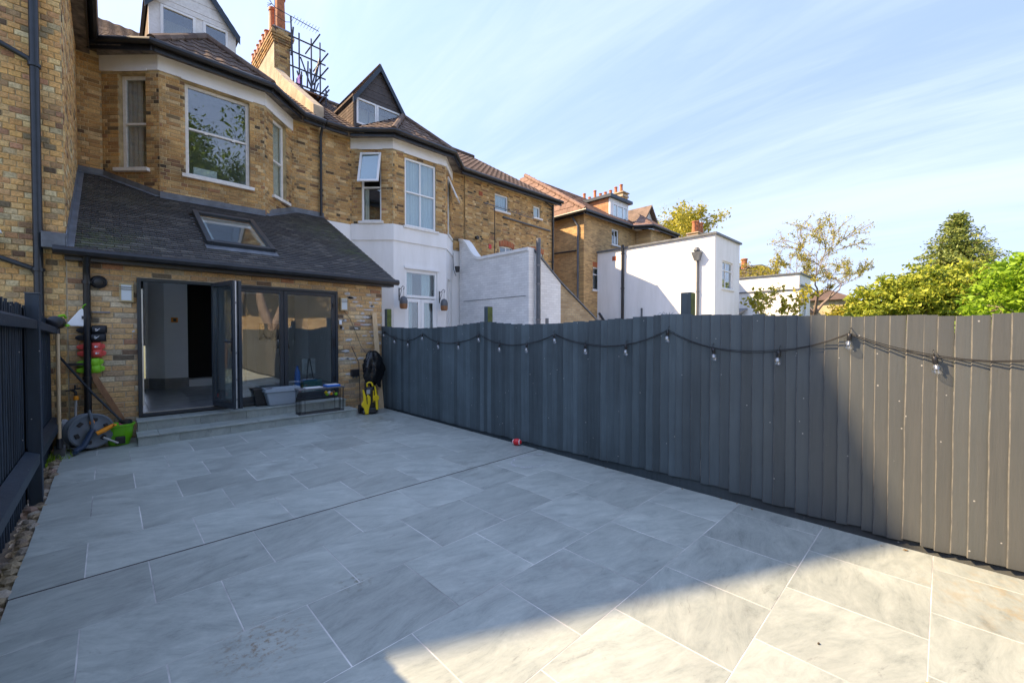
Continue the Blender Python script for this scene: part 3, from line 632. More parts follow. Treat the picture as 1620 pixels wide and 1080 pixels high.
# ------------------------------------------------------------------ ground and patio
g = MB(); g.poly([(-900, -900, -0.16), (900, -900, -0.16), (900, 900, -0.16), (-900, 900, -0.16)])
solo('ground', g, M['grass'], kind='structure')
TS = 0.6025; PX0, PX1, PY0 = -0.43, 4.0, -4.2
g = MB(); g.box(PX0+0.004, PX1-0.004, PY0, 8.14, -0.15, -0.0012)
patio = solo('patio', g, M['grout'], kind='structure'); patio['label'] = 'patio of large grey slabs between two dark fences'
tile = MB(); c = 0.0025
tile.v = [(0, 0, 0), (1, 0, 0), (1, 1, 0), (0, 1, 0), (0, 0, 1), (1, 0, 1), (1, 1, 1), (0, 1, 1), (c, c, 1.12), (1-c, c, 1.12), (1-c, 1-c, 1.12), (c, 1-c, 1.12)]
tile.f = [(0, 1, 5, 4), (1, 2, 6, 5), (2, 3, 7, 6), (3, 0, 4, 7), (4, 5, 9, 8), (5, 6, 10, 9), (6, 7, 11, 10), (7, 4, 8, 11), (8, 9, 10, 11)]
P = Pieces(patio, 'paving_slab', 'paving_out_of_frame', [tile], M['paving'])
k = -7
while True:
    y0 = 0.03+k*0.602; y1 = y0+0.602
    if k >= 6: y0 += 0.012; y1 += 0.012
    if y0 >= 8.1: break
    ya = y0+0.0018; yb = min(y1-0.0018, 8.13)
    if k == 5: yb -= 0.004
    ph = 0.475 if k % 2 == 0 else 0.172
    x = ph-0.6*2
    while x < PX1:
        xa = max(x+0.0026, PX0); xb = min(x+0.6-0.0026, PX1)
        if xb-xa > 0.03:
            P.add(frame_mtx((xa, ya, -0.02+(R.random()-.5)*0.0006), (1, 0, 0), (0, 1, 0), (0, 0, 1), xb-xa, yb-ya, 0.0178))
        x += 0.6
    k += 1
P.emit(300)
g = MB(); g.box(PX0, PX1, 3.6405, 3.6555, -0.03, -0.0006); part('drain_slot', g, M['black_gap'], patio)
# chalk ring left on the slab
g = MB(); nseg = 40
for q in range(3, 30):
    a0 = math.pi*2*q/nseg; a1 = math.pi*2*(q+1)/nseg; r0 = 0.20+0.006*math.sin(q*1.7); w_ = 0.004+0.009*abs(math.sin(q*0.6)); cx, cy = 3.60, 3.36
    g.poly([(cx+math.cos(a0)*(r0-w_)*1.5, cy+math.sin(a0)*(r0-w_), 0.0035), (cx+math.cos(a0)*(r0+w_)*1.5, cy+math.sin(a0)*(r0+w_), 0.0035), (cx+math.cos(a1)*(r0+w_)*1.5, cy+math.sin(a1)*(r0+w_), 0.0035), (cx+math.cos(a1)*(r0-w_)*1.5, cy+math.sin(a1)*(r0-w_), 0.0035)])
M['chalk'] = mat('chalk', (0.5, 0.52, 0.53), 0.95, 0.3, 40)
part('chalk_mark', g, M['chalk'], patio)
g = MB(); g.box(4.3, 17.0, -9.0, 11.7, -0.155, -0.12); M['yard'] = mat('pale_bounce_slab', (0.46, 0.44, 0.39), 0.9, 0.15, 1.5); o = solo('bounce_slab', g, M['yard'], kind='structure'); o['label'] = 'pale slab added beyond the right fence to bounce light'  # added pale surface, bounces sunlight up onto the house fronts
# soil edge with rubble along the left fence
g = MB(); g.box(-0.62, PX0-0.006, PY0, 8.14, -0.15, -0.075); strip = solo('soil_edge', g, M['soil'], kind='structure')
def stone(seed):
    r = random.Random(seed); b = MB(); a = r.random()*6
    pr = []
    for kz, (z, s) in enumerate(((0, 0.75), (0.45, 1.0), (0.85, 0.8), (1.0, 0.35))):
        for j in range(6):
            t = 2*math.pi*j/6; q = s*(0.75+0.4*r.random())*0.5
            b.v.append((0.5+math.cos(t)*q, 0.5+math.sin(t)*q, z))
    for kz in range(3):
        for j in range(6): b.f.append((kz*6+j, kz*6+(j+1) % 6, kz*6+6+(j+1) % 6, kz*6+6+j))
    b.f.append((18, 19, 20, 21, 22, 23)); return b
P = Pieces(strip, 'stone', 'small_stones', [stone(s) for s in range(4)], M['rubble'])
y = 2.9
while y < 8.0:
    s = 0.05+0.09*R.random(); ang = R.random()*6
    P.add(Matrix.Translation((-0.51+R.random()*0.03, y, -0.09)) @ Matrix.Rotation(ang*0.1, 4, 'Z') @ Matrix.Diagonal((0.09+0.03*R.random(), s*1.3, 0.06+0.05*R.random(), 1)), R.randrange(4)); y += s*0.62
for q in range(160):
    s = 0.02+0.03*R.random(); P.add(Matrix.Translation((-0.56+R.random()*0.10, 2.6+R.random()*5.4, -0.078)) @ Matrix.Diagonal((s, s*1.2, s*0.7, 1)), R.randrange(4))
P.emit(110)
def tuft(cx, cy, cz, n, rad, h, seed=1):
    r = random.Random(seed); b = MB()
    for _ in range(n):
        a = r.random()*6.28; q = r.random()*rad; x = cx+math.cos(a)*q*0.5; y = cy+math.sin(a)*q; hh = h*(0.5+r.random()); t = r.random()*6.28; w_ = 0.006
        lx, ly = (r.random()-.5)*hh*0.9, (r.random()-.5)*hh*0.9
        p = Vector((x, y, cz)); d = Vector((math.cos(t)*w_, math.sin(t)*w_, 0)); m_ = p+Vector((lx*0.4, ly*0.4, hh*0.7)); e = p+Vector((lx, ly, hh))
        b.poly([p-d, p+d, m_+d*0.7, m_-d*0.7]); b.poly([m_-d*0.7, m_+d*0.7, e])
    return b
solo('weeds', tuft(-0.47, 7.55, -0.08, 260, 0.35, 0.10), M['leaf_lime'], kind='stuff')['label'] = 'green weeds at the foot of the left fence'

# ------------------------------------------------------------------ steps up to the glass doors
stp = thing('doorstep', 'two wide grey tiled steps up to the glass doors', 'steps', (0.275, 7.45, 0))
stp['kind'] = 'structure'
del stp['category']
g = MB(); g.box(0.28, 3.22, 7.452, 7.80, -0.01, 0.118); g.box(0.28, 3.17, 7.80, 8.13, -0.01, 0.262); part('step_core', g, M['grout'], stp)
P = Pieces(stp, 'step_tile', 'step_tiles', [tile], M['paving'])
def rowtiles(x0, x1, ph, y, z, vertical, h, dep=0.35):
    x = ph
    while x < x1:
        a = max(x, x0); b = min(x+0.6, x1)
        if b-a > 0.02:
            if vertical: P.add(frame_mtx((a+.002, y, z), (1, 0, 0), (0, 0, 1), (0, -1, 0), b-a-.004, h, 0.009))
            else: P.add(frame_mtx((a+.002, y, z), (1, 0, 0), (0, 1, 0), (0, 0, 1), b-a-.004, dep, 0.018))
        x += 0.6
rowtiles(0.265, 3.235, 0.10, 7.452, 0.0, True, 0.118); rowtiles(0.255, 3.245, -0.12, 7.425, 0.119, False, 0, 0.375)
rowtiles(0.275, 3.185, -0.22, 7.80, 0.139, True, 0.123); rowtiles(0.265, 3.195, 0.16, 7.775, 0.263, False, 0, 0.325)
P.emit(60)
g = MB(); g.box(3.221, 3.230, 7.45, 7.80, 0.0, 0.118); g.box(3.171, 3.180, 7.80, 8.13, 0.14, 0.262); g.box(0.266, 0.279, 7.45, 8.13, 0.0, 0.118); part('step_end', g, M['paving'], stp)

# ------------------------------------------------------------------ right-hand fence
def board_unit(seed, n=8):
    """feather-edge board 1 long (z) x 1 wide (x) with slight warp; y is thickness"""
    r = random.Random(seed); b = MB(); w = [(r.random()-.5)*0.25 for _ in range(n+1)]; c_ = [(r.random()-.5)*0.10 for _ in range(n+1)]
    for k in range(n+1):
        z = k/n; e0 = (w[k]+w[max(0, k-1)])/2*0.4; e1 = c_[k]*0.5
        b.v += [(e1, 0.15+e0, z), (0, 1, z), (1.25, 1, z), (1.25+e1, 0.62+e0, z), (1.0+e1, -0.1+e0+0.2, z)]
    b.v = []
    for k in range(n+1):
        z = k/n; s = 0.5*w[k]; t = 0.5*c_[k]
        # thick edge stands proud at x=0, thin edge tucks under the neighbour
        b.v += [(0.07+t, 0.0+s, z), (1.0+t*0.5, 0.62+s, z), (1.0+t*0.5, 0.95+s, z), (0.0+t, 0.95+s, z), (0.0+t, 0.26+s, z)]
    for k in range(n):
        for q in range(5): b.f.append((k*5+q, k*5+(q+1) % 5, k*5+5+(q+1) % 5, k*5+5+q))
    b.f.append((4, 3, 2, 1, 0)); b.f.append((n*5, n*5+1, n*5+2, n*5+3, n*5+4)); b.edge = [k*5+4 for k in range(n)]; return b
def lerp(tab, y):
    for (a, za), (b, zb) in zip(tab[:-1], tab[1:]):
        if a <= y <= b: return za+(zb-za)*(y-a)/(b-a)
    return tab[0][1] if y < tab[0][0] else tab[-1][1]
TOP = [(-5, 1.66), (-0.55, 1.665), (-0.25, 1.625), (0.3, 1.628), (0.68, 1.645), (1.1, 1.668), (1.68, 1.683), (1.95, 1.70), (2.4, 1.672), (2.9, 1.652), (3.54, 1.636), (4.0, 1.63), (4.9, 1.685), (5.6, 1.63), (6.5, 1.60), (7.3, 1.62), (8.1, 1.655)]
BOT = [(-5, 0.02), (-0.35, 0.03), (0.1, 0.02), (0.75, 0.035), (1.25, 0.058), (2.0, 0.07), (2.8, 0.045), (3.7, 0.03), (5.4, 0.008), (8.1, 0.004)]
FX = 4.085
fence = thing('board_fence', 'dark painted vertical board fence along the right side of the patio', 'fence', (FX, 4, 0))
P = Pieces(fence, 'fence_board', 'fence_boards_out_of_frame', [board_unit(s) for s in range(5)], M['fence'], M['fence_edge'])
y = 8.12; q = 0
while y > -4.5:
    w = 0.064+R.random()*0.030
    if y < 4: w += 0.002
    tp = lerp(TOP, y-w/2)+(R.random()-.5)*0.014; bt = lerp(BOT, y-w/2)+(R.random()-.5)*(0.012 if y > 2 else 0.03)
    lean = (R.random()-.5)*0.016
    gap = 0.006 if abs(y-1.69) < 0.04 else 0
    x_ = Vector((0, -1, 0)); y_ = Vector((1, 0, 0))
    mtx = frame_mtx((FX-0.012, y, bt), (0, -1, 0), (1, 0, 0), (0, lean, 1), (w*1.06 if not gap else w), 0.024+R.random()*0.010, tp-bt)
    P.add(mtx, R.randrange(5)); y -= w+gap; q += 1
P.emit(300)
g = MB(); g.box(4.112, 4.15, -4.5, 8.1, -0.14, 0.11); part('gravel_board', g, M['fence'], fence)
for z in (0.28, 0.9, 1.42):
    g = MB(); g.box(4.105, 4.15, -4.5, 8.1, z, z+0.07); part('rail', g, M['fence'], fence)
for (y, h) in ((8.09, 2.02), (4.88, 1.918), (1.80, 1.915), (-1.25, 1.9)):
    g = MB(); hw = 0.042 if y > 4 and y < 6 else 0.052
    g.box(4.16, 4.16+0.10, y-hw, y+hw, -0.15, h); o = part('post', g, M['fence'], fence, bevel=0.004)
    g = MB(); g.box(4.162, 4.258, y-hw-0.003, y-hw-0.0005, 0.2, h-0.006); part('algae_film', g, M['fence_algae'], o)
g = MB()
for q in range(5): g.tube([(4.085+0.05*math.sin(q), 1.93+0.03*q, 1.69), (4.10, 1.90+0.035*q, 1.715+0.01*(q % 2)), (4.12, 1.93+0.02*q, 1.70)], 0.0045, 5)
part('string_knot', g, M['chalk'], fence)

# ------------------------------------------------------------------ left-hand fence (seen from its rail side)
lf = thing('rail_fence', 'near-black timber fence with rails and posts on the left side of the patio', 'fence', (-0.5, 4, 0))
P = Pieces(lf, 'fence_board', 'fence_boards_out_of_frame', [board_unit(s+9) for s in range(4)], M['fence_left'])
LT = [(-5, 1.76), (3.8, 1.745), (5.6, 1.755), (6.6, 1.72), (8.2, 1.66)]
y = -4.2
while y < 8.08:
    w = 0.095+R.random()*0.014; tp = lerp(LT, y)+(R.random()-.5)*0.014
    P.add(frame_mtx((-0.545, y, -0.02+(R.random()-.5)*0.03), (0, 1, 0), (-1, 0, 0), (0, (R.random()-.5)*0.006, 1), w*1.08, 0.018, tp+0.02), R.randrange(4)); y += w
P.emit(200)
def railbox(y0, y1, z0, z1, t=0.09, dz=0.045):
    b = MB(); b.hexa([(-0.54, y0, z0-t/2), (-0.455, y0, z0-t/2-0.01), (-0.455, y1, z1-t/2-0.01), (-0.54, y1, z1-t/2), (-0.54, y0, z0+t/2+0.015), (-0.455, y0, z0+t/2-0.025), (-0.455, y1, z1+t/2-0.025), (-0.54, y1, z1+t/2+0.015)]); return b
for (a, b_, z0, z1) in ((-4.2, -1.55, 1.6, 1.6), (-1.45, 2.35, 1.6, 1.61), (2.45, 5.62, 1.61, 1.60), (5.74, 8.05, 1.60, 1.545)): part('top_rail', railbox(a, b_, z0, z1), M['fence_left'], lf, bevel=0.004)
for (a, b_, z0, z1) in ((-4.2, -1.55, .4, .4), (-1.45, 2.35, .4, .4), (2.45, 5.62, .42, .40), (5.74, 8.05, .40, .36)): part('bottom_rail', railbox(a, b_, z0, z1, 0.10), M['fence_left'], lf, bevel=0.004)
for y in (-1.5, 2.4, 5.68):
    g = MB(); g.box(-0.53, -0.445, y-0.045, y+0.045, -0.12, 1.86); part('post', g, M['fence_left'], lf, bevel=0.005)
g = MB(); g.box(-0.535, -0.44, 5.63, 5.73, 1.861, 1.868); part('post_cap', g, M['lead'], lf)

# ------------------------------------------------------------------ brick building on the left
lb = thing('brick_building', 'tall yellow brick building at the left edge with a dark soil pipe', 'building', (-0.5, 8.15, 0))
w = Wall((-3.6, 8.15), (-0.40, 8.15)); g = MB(); w.slab(g, -0.1, 7.2)
ws = Wall((-0.40, 8.15), (-0.40, 11.9)); ws.slab(g, 0, 7.2, a0=0.222); w2 = Wall((-3.6, 16), (-3.6, 8.372)); w2.slab(g, -0.1, 7.2)
part('mortar_core', g, M['mortar_dark'], lb)
P = Pieces(lb, 'brick', 'brickwork', BRICKS, M['brick_near'])
w.bricks(P, -0.07, 7.2, a0=2.35, proud=0.009, jit=0.004, seed=11); ws.bricks(P, 2.63, 7.2, proud=0.008, jit=0.004, seed=12)
P.emit(300)
g = MB(); w.slab(g, -0.07, 7.2, th=-0.008, a1=2.34); part('brickwork_out_of_frame', g, M['brick_garden'], lb)
# the near roof of that building
P = Pieces(lb, 'roof_tile', 'roof_tiles', tile_units('wave'), M['clay'])
pl = [(-0.12, 7.9, 7.28), (-0.12, 11.9, 7.28), (-2.0, 11.9, 8.5), (-2.0, 7.9, 8.5)]; deck(lb, pl, M['timber_dark']); roof_tiles(P, pl, 0.24, 0.3, 0.024, stagger=0)
pl = [(-3.8, 16.2, 7.28), (-3.8, 7.9, 7.28), (-2.0, 7.9, 8.5), (-2.0, 16.2, 8.5)]; deck(lb, pl, M['timber_dark']); P.emit(0)
gutter(lb, [(-0.13, 7.9, 7.24), (-0.13, 11.55, 7.21)], r=0.065, fascia=0.2, fm='plastic_black', inward=(-1, 0, 0))
M['soffit'] = mat('flaking_soffit', (0.03, 0.03, 0.035), 0.6, 0, 5, 0.3, 30, col2=(0.28, 0.24, 0.2))
g = MB(); g.box(-0.395, -0.20, 7.9, 11.88, 7.06, 7.085); part('soffit', g, M['soffit'], lb)
pipe(lb, [(-0.635, 8.06, -0.1), (-0.635, 8.06, 7.4)], 0.046, clips=[(-0.635, 8.06, 0.9), (-0.635, 8.06, 2.32), (-0.635, 8.06, 4.9)], name='soil_pipe')
pipe(lb, [(-1.6, 8.08, 2.70), (-0.68, 8.08, 2.33), (-0.645, 8.075, 2.25)], 0.034, name='branch_pipe'); pipe(lb, [(-1.6, 8.08, 5.35), (-0.68, 8.08, 4.97), (-0.645, 8.075, 4.88)], 0.034, name='branch_pipe')
# flat-topped block further left (outside the frame): it throws the shade over the patio
tb = thing('apartment_block', 'tall flat-roofed brick block beyond the left fence', 'building', (-7, 12, 0))
g = MB(); yy = lambda x: 6.50-0.5*x
g.prism([(-12, yy(-12), -0.15), (-3.65, yy(-3.65), -0.15), (-3.65, 22, -0.15), (-12, 24, -0.15)], (0, 0, 12.15)); part('walls', g, M['brick_garden'], tb)

# ------------------------------------------------------------------ single-storey extension with glass doors
ex = thing('kitchen_extension', 'single-storey brick extension with dark tiled lean-to roof and glass doors', 'extension', (1.9, 8.15, 0))
EW = Wall((-0.40, 8.15), (4.10, 8.15))       # a = x + 0.40
DO = (0.70, 3.57, 0.20, 2.315)
g = MB(); EW.slab(g, -0.1, 2.56, [DO], th=0.25, a0=0.002)
ww = Wall((4.10, 8.15), (4.10, 11.9)); ww.slab(g, -0.1, 2.56, a0=0.252); g.prism([(4.10, 8.15, 2.56), (4.10, 11.9, 2.56), (4.10, 11.9, 4.55)], (-0.2, 0, 0))
part('mortar_core', g, M['mortar'], ex)
P = Pieces(ex, 'brick', 'brickwork', BRICKS, M['brick_ext'])
EW.bricks(P, -0.07, 2.55, [DO], bond='stretcher', a0=0.01, proud=0.008, jit=0.004, seed=21); ww.bricks(P, -0.07, 2.55, bond='stretcher', seed=22)
P.emit(300)
# white paint splashes on the brickwork right of the doors
M['splash'] = mat('white_paint_smear', (0.55, 0.54, 0.52), 0.9, 0.25, 30, 0.5, 60)
g = MB(); rr = random.Random(5)
for (a, z, s1, s2) in [(3.71, 1.74, .05, .05), (3.68, 1.60, .03, .03), (3.80, 1.34, .08, .03), (3.78, 2.24, .07, .03), (4.22, 1.92, .12, .02), (4.05, 1.75, .10, .02), (4.15, 1.62, .12, .02), (4.30, 1.50, .09, .02), (4.12, 1.42, .08, .02), (4.36, 2.08, .07, .02), (4.02, 2.05, .09, .02), (3.77, 0.98, .03, .03), (4.45, 1.25, .03, .06), (4.22, 1.28, .08, .02), (0.66, 1.47, .02, .02)]+[(3.66+.8*rr.random(), .6+1.65*rr.random(), .05+.06*rr.random(), .02+.01*rr.random()) for _ in range(26)]:
    z = -0.07+0.075*round((z+0.07)/0.075)+0.032
    n_ = 12; pts = []
    for t in range(n_):
        q = 2*math.pi*t/n_; k_ = 0.6+0.5*rr.random(); pts.append(EW.pt(a+math.cos(q)*s1*k_, 0.0145, z+math.sin(q)*min(s2, .03)*k_))
    g.poly(pts)
part('paint_splash', g, M['splash'], ex)
# roof: eave at y=7.95, slope .525
EM = 0.525
def ez(y): return 2.62+EM*(y-7.95)
def inbay1(c): 
    x, y = c.x, c.y
    return y > 11.07 and x > -0.04+(11.9-y) and x < 3.5-(11.9-y)
def skyhole(c): return (1.20 < c.x < 2.24 and 8.62 < c.y < 10.30) or inbay1(c)
poly = [(-0.42, 7.93, ez(7.93)), (4.29, 7.93, ez(7.93)), (4.29, 11.9, ez(11.9)), (-0.42, 11.9, ez(11.9))]
P = Pieces(ex, 'roof_tile', 'roof_tiles', tile_units('flat'), M['slate'])
roof_tiles(P, poly, 0.165, 0.10, 0.024, hole=skyhole, nudge=-0.002)
P.emit(300)
def slope_quad(x0, x1, y0, y1, t=0.03, dn=0.035):
    b = MB(); b.prism([(x0, y0, ez(y0)-dn-t), (x1, y0, ez(y0)-dn-t), (x1, y1, ez(y1)-dn-t), (x0, y1, ez(y1)-dn-t)], (0, 0, t)); return b
for (a, b_, c_, d_) in ((-0.40, 4.27, 7.95, 8.62), (-0.40, 1.22, 8.62, 10.30), (2.22, 4.27, 8.62, 10.30), (-0.40, 4.27, 10.30, 11.88)):
    part('roof_deck', slope_quad(a, b_, c_, d_, t=0.10), M['plaster'], ex)
# verge strip on the right, lead at the wall
g = MB()
g.prism([(4.275, 7.95, ez(7.95)-0.09), (4.275, 11.9, ez(11.9)-0.09), (4.275, 11.9, ez(11.9)-0.0), (4.275, 7.95, ez(7.95)-0.0)], (0.025, 0, 0)); part('verge', g, M['navy'], ex)
def flash(p0, p1, h=0.11, nn=(0, -1), name='lead_flashing'):
    b = MB(); n_ = Vector((nn[0], nn[1], 0)).normalized(); p0 = Vector(p0); p1 = Vector(p1); dn = n_*0.13+Vector((0, 0, 0.13*(EM*n_.y)))
    b.hexa([p0+n_*0.004, p1+n_*0.004, p1+n_*0.02, p0+n_*0.02, p0+n_*0.004+Vector((0, 0, h)), p1+n_*0.004+Vector((0, 0, h)), p1+n_*0.016+Vector((0, 0, h)), p0+n_*0.016+Vector((0, 0, h))])
    b.prism([p0+Vector((0, 0, .008)), p1+Vector((0, 0, .008)), p1+dn+Vector((0, 0, .014)), p0+dn+Vector((0, 0, .014))], (0, 0, 0.006)); part(name, b, M['lead'], ex)
flash((-0.38, 11.89, ez(11.89)+.02), (-0.02, 11.89, ez(11.89)+.02)); flash((-0.02, 11.87, ez(11.87)+.02), (0.80, 11.06, ez(11.06)+.02), nn=(-1, -1)); flash((0.78, 11.055, ez(11.055)+.02), (2.66, 11.055, ez(11.055)+.02))
flash((2.64, 11.06, ez(11.06)+.02), (3.50, 11.88, ez(11.88)+.02), nn=(1, -1)); flash((3.50, 11.885, ez(11.885)+.02), (4.29, 11.885, ez(11.885)+.02))
b = MB(); b.prism([(-0.39, 7.93, ez(7.93)+.01), (-0.39, 11.88, ez(11.88)+.01), (-0.39, 11.88, ez(11.88)+.15), (-0.39, 7.93, ez(7.93)+.15)], (0.012, 0, 0)); b.prism([(-0.378, 7.93, ez(7.93)+.025), (-0.378, 11.88, ez(11.88)+.025), (-0.31, 11.88, ez(11.88)+.028), (-0.31, 7.93, ez(7.93)+.028)], (0, 0, .006))
part('lead_flashing', b, M['lead'], ex)
b = MB(); b.box(-0.60, -0.38, 7.93, 8.14, 2.60, 2.80); part('lead_flashing', b, M['lead'], ex, bevel=0.006)
gutter(ex, [(-0.50, 7.885, 2.575), (4.34, 7.885, 2.560)], r=0.058, fascia=0, m='plastic_black')
g = MB(); g.box(-0.40, 4.27, 7.945, 7.975, 2.47, 2.60); part('fascia', g, M['plastic_black'], ex)
g = MB(); g.box(-0.40, 4.27, 7.975, 8.148, 2.47, 2.485); part('soffit', g, M['navy'], ex)
pipe(ex, [(-0.20, 7.90, 2.57), (-0.20, 7.92, 2.50), (-0.205, 8.06, 2.36), (-0.205, 8.075, 2.28), (-0.215, 8.075, 0.10)], 0.038, m='plastic_black', clips=[(-0.205, 8.075, 2.2), (-0.21, 8.075, 1.72), (-0.213, 8.075, 0.9)])
# skylight
sy0, sy1, sx0, sx1 = 8.62, 10.30, 1.20, 2.24
g = MB(); up = Vector((0, -EM, 1)).normalized()
def rp(x, y, h): return Vector((x, y, ez(y)))+up*h
def rbox(b, x0, x1, y0, y1, h0, h1): return b.hexa([rp(x0, y0, h0), rp(x1, y0, h0), rp(x1, y1, h0), rp(x0, y1, h0), rp(x0, y0, h1), rp(x1, y0, h1), rp(x1, y1, h1), rp(x0, y1, h1)])
rbox(g, sx0, sx0+.085, sy0, sy1, -0.02, .10); rbox(g, sx1-.085, sx1, sy0, sy1, -0.02, .10); rbox(g, sx0+.085, sx1-.085, sy0, sy0+.10, -0.02, .095); rbox(g, sx0+.085, sx1-.085, sy1-.12, sy1, -0.02, .095)
skl = part('skylight', g, M['anthracite'], ex, bevel=0.008)
g = MB(); rbox(g, sx0+.085, sx1-.085, sy0+.10, sy1-.12, .060, .066); part('pane', g, M['glass'], skl)
g = MB(); rbox(g, sx0-.02, sx1+.02, sy0-.17, sy0-.002, .018, .03); part('flashing', g, M['lead'], skl)
g = MB(); rbox(g, sx0+.09, sx0+.15, sy0+.1, sy1-.12, -.02, .02); rbox(g, sx1-.15, sx1-.09, sy0+.1, sy1-.12, -.02, .02); rbox(g, sx0+.15, sx1-.15, sy1-.19, sy1-.13, -.02, .02); rbox(g, sx0+.15, sx1-.15, sy0+.11, sy0+.16, -.02, .02); part('inner_frame', g, M['white'], skl)
g = MB()      # shaft lining
for (a, b_) in (((sx0, sy0), (sx1, sy0)), ((sx1, sy0), (sx1, sy1)), ((sx1, sy1), (sx0, sy1)), ((sx0, sy1), (sx0, sy0))):
    g.poly([rp(a[0], a[1], -.02), rp(b_[0], b_[1], -.02), rp(b_[0], b_[1], -.16), rp(a[0], a[1], -.16)])
part('shaft', g, M['plaster'], skl)
# doors: outer frame
def fr(b, x0, x1, z0, z1, y0=8.085, y1=8.165): return b.box(x0, x1, y0, y1, z0, z1)
g = MB(); fr(g, 0.30, 0.345, 0.30, 2.31); fr(g, 3.125, 3.17, 0.30, 2.31); fr(g, 0.345, 3.125, 2.265, 2.31); fr(g, 0.345, 3.125, 0.30, 0.345, 8.06)
g.box(1.265, 3.125, 8.09, 8.16, 0.3452, 0.365)
dr = part('door_frame', g, M['anthracite'], ex, bevel=0.004)
g = MB(); g.box(0.3455, 0.362, 8.078, 8.10, 0.45, 2.15); part('rubber_strip', g, M['alu'], dr)
g = MB(); g.box(0.345, 1.2, 8.095, 8.11, 0.3452, 0.352); part('threshold_strip', g, M['alu'], dr)
def leaf(name, x0, x1, lab):
    st = 0.062; z0, z1 = 0.366, 2.262; g = MB()
    fr(g, x0, x0+st, z0, z1, 8.095, 8.155); fr(g, x1-st, x1, z0, z1, 8.095, 8.155); fr(g, x0+st, x1-st, z0, z0+.075, 8.095, 8.155); fr(g, x0+st, x1-st, z1-.062, z1, 8.095, 8.155)
    o = part(name, g, M['anthracite'], ex, bevel=0.004, label=lab)
    g = MB(); g.box(x0+st, x1-st, 8.122, 8.128, z0+.075, z1-.062); part('pane', g, M['glass_dark'], o); return o
leaf('door_leaf', 1.29, 2.225, 'closed middle glass door leaf'); rl = leaf('door_leaf', 2.232, 3.12, 'closed right glass door leaf')
g = MB(); g.box(3.07, 3.10, 8.065, 8.094, 1.26, 1.42); g.box(3.07, 3.10, 8.065, 8.094, 0.62, 0.7); g.box(3.07, 3.10, 8.065, 8.094, 2.0, 2.08); part('hinge', g, M['plastic_black'], rl)
# open leaf swung outwards
P0 = Vector((1.205, 8.09, 0)); P1 = Vector((1.365, 7.36, 0)); LW = Wall((P1.x, P1.y), (P0.x, P0.y))
g = MB(); L_ = LW.L; z0, z1 = 0.372, 2.30; st = 0.065
LW.box(g, 0, st, -.032, .032, z0, z1); LW.box(g, L_-st, L_, -.032, .032, z0, z1); LW.box(g, st, L_-st, -.032, .032, z0, z0+.085); LW.box(g, st, L_-st, -.032, .032, z1-.065, z1)
ol = part('open_door_leaf', g, M['anthracite'], ex, bevel=0.003, label='glass door leaf folded open outwards')
g = MB(); LW.box(g, st, L_-st, -.003, .003, z0+.085, z1-.065); part('pane', g, M['glass_dark'], ol)
g = MB(); LW.box(g, -0.006, -0.0005, -.004, .012, z0+.01, z1-.01); part('edge_strip', g, M['alu'], ol)
g = MB()
for z in (1.95, 1.2, 0.8, 0.5): LW.box(g, -0.009, -0.0065, -.001, .009, z, z+0.03)
part('lock_plate', g, M['steel'], ol)
g = MB(); LW.box(g, .02, .05, .033, .045, 1.24, 1.44); g.tube([LW.pt(.035, .045, 1.38), LW.pt(.035, .085, 1.38), LW.pt(.15, .085, 1.38)], .010, 8); LW.box(g, .02, .05, -.045, -.033, 1.24, 1.44); g.tube([LW.pt(.035, -.045, 1.38), LW.pt(.035, -.085, 1.38), LW.pt(.15, -.085, 1.38)], .010, 8); part('handle', g, M['plastic_black'], ol)
g = MB(); LW.box(g, L_-.13, L_-.09, .004, .0055, .50, .56); part('sticker', g, M['red_shoe'], ol)
# second leaf folded back against it
P2 = Vector((1.43, 7.375, 0)); P3 = Vector((1.275, 8.085, 0)); LW2 = Wall((P2.x, P2.y), (P3.x, P3.y)); L2 = LW2.L; g = MB()
LW2.box(g, 0, st, -.022, .022, z0, z1); LW2.box(g, L2-st, L2, -.022, .022, z0, z1); LW2.box(g, st, L2-st, -.022, .022, z0, z0+.085); LW2.box(g, st, L2-st, -.022, .022, z1-.065, z1)
o2 = part('open_door_leaf', g, M['anthracite'], ex, bevel=0.003, label='second leaf folded behind the open one')
g = MB(); LW2.box(g, st, L2-st, -.003, .003, z0+.085, z1-.065); part('pane', g, M['glass_dark'], o2)
# room inside
room = thing('kitchen_room', 'plain pale room seen through the open glass doors', 'room', (1.8, 10, 0.3)); room['kind'] = 'structure'; del room['category']
g = MB(); g.poly([(-0.18, 8.16, .335), (3.88, 8.16, .335), (3.88, 14.5, .335), (-0.18, 14.5, .335)]); part('floor', g, M['grout'], room)
P = Pieces(room, 'floor_tile', 'floor_tiles', [tile], M['floor_tile'])
y = 8.18
while y < 12.4:
    x = -0.17
    while x < 3.85: P.add(frame_mtx((x, y, .3355), (1, 0, 0), (0, 1, 0), (0, 0, 1), min(.597, 3.87-x), .597, .006)); x += .6
    y += .6
P.emit(60)
g = MB()
for x_ in (-0.19, 3.85): g.prism([(x_, 8.41, .34), (x_, 12, .34), (x_, 12, ez(12)-.18), (x_, 8.41, ez(8.41)-.18)], (.04, 0, 0))
g.box(-0.15, 0.50, 11.60, 11.64, .34, 1.25); g.box(-0.15, 0.56, 11.60, 11.64, 1.251, 4.3)
part('wall', g, M['plaster'], room)
g = MB(); g.prism([(0.56, 11.64, .34), (0.60, 11.62, .34), (0.84, 11.36, .34), (1.23, 11.36, .34), (1.23, 11.88, .34), (0.56, 11.88, .34)], (0, 0, 3.85)); part('chimney_breast', g, M['plaster'], room)
g = MB(); g.box(1.23, 3.85, 11.8, 11.84, 2.75, 4.4); g.box(2.3, 3.85, 11.85, 11.9, .34, 2.75); part('wall', g, M['plaster'], room)
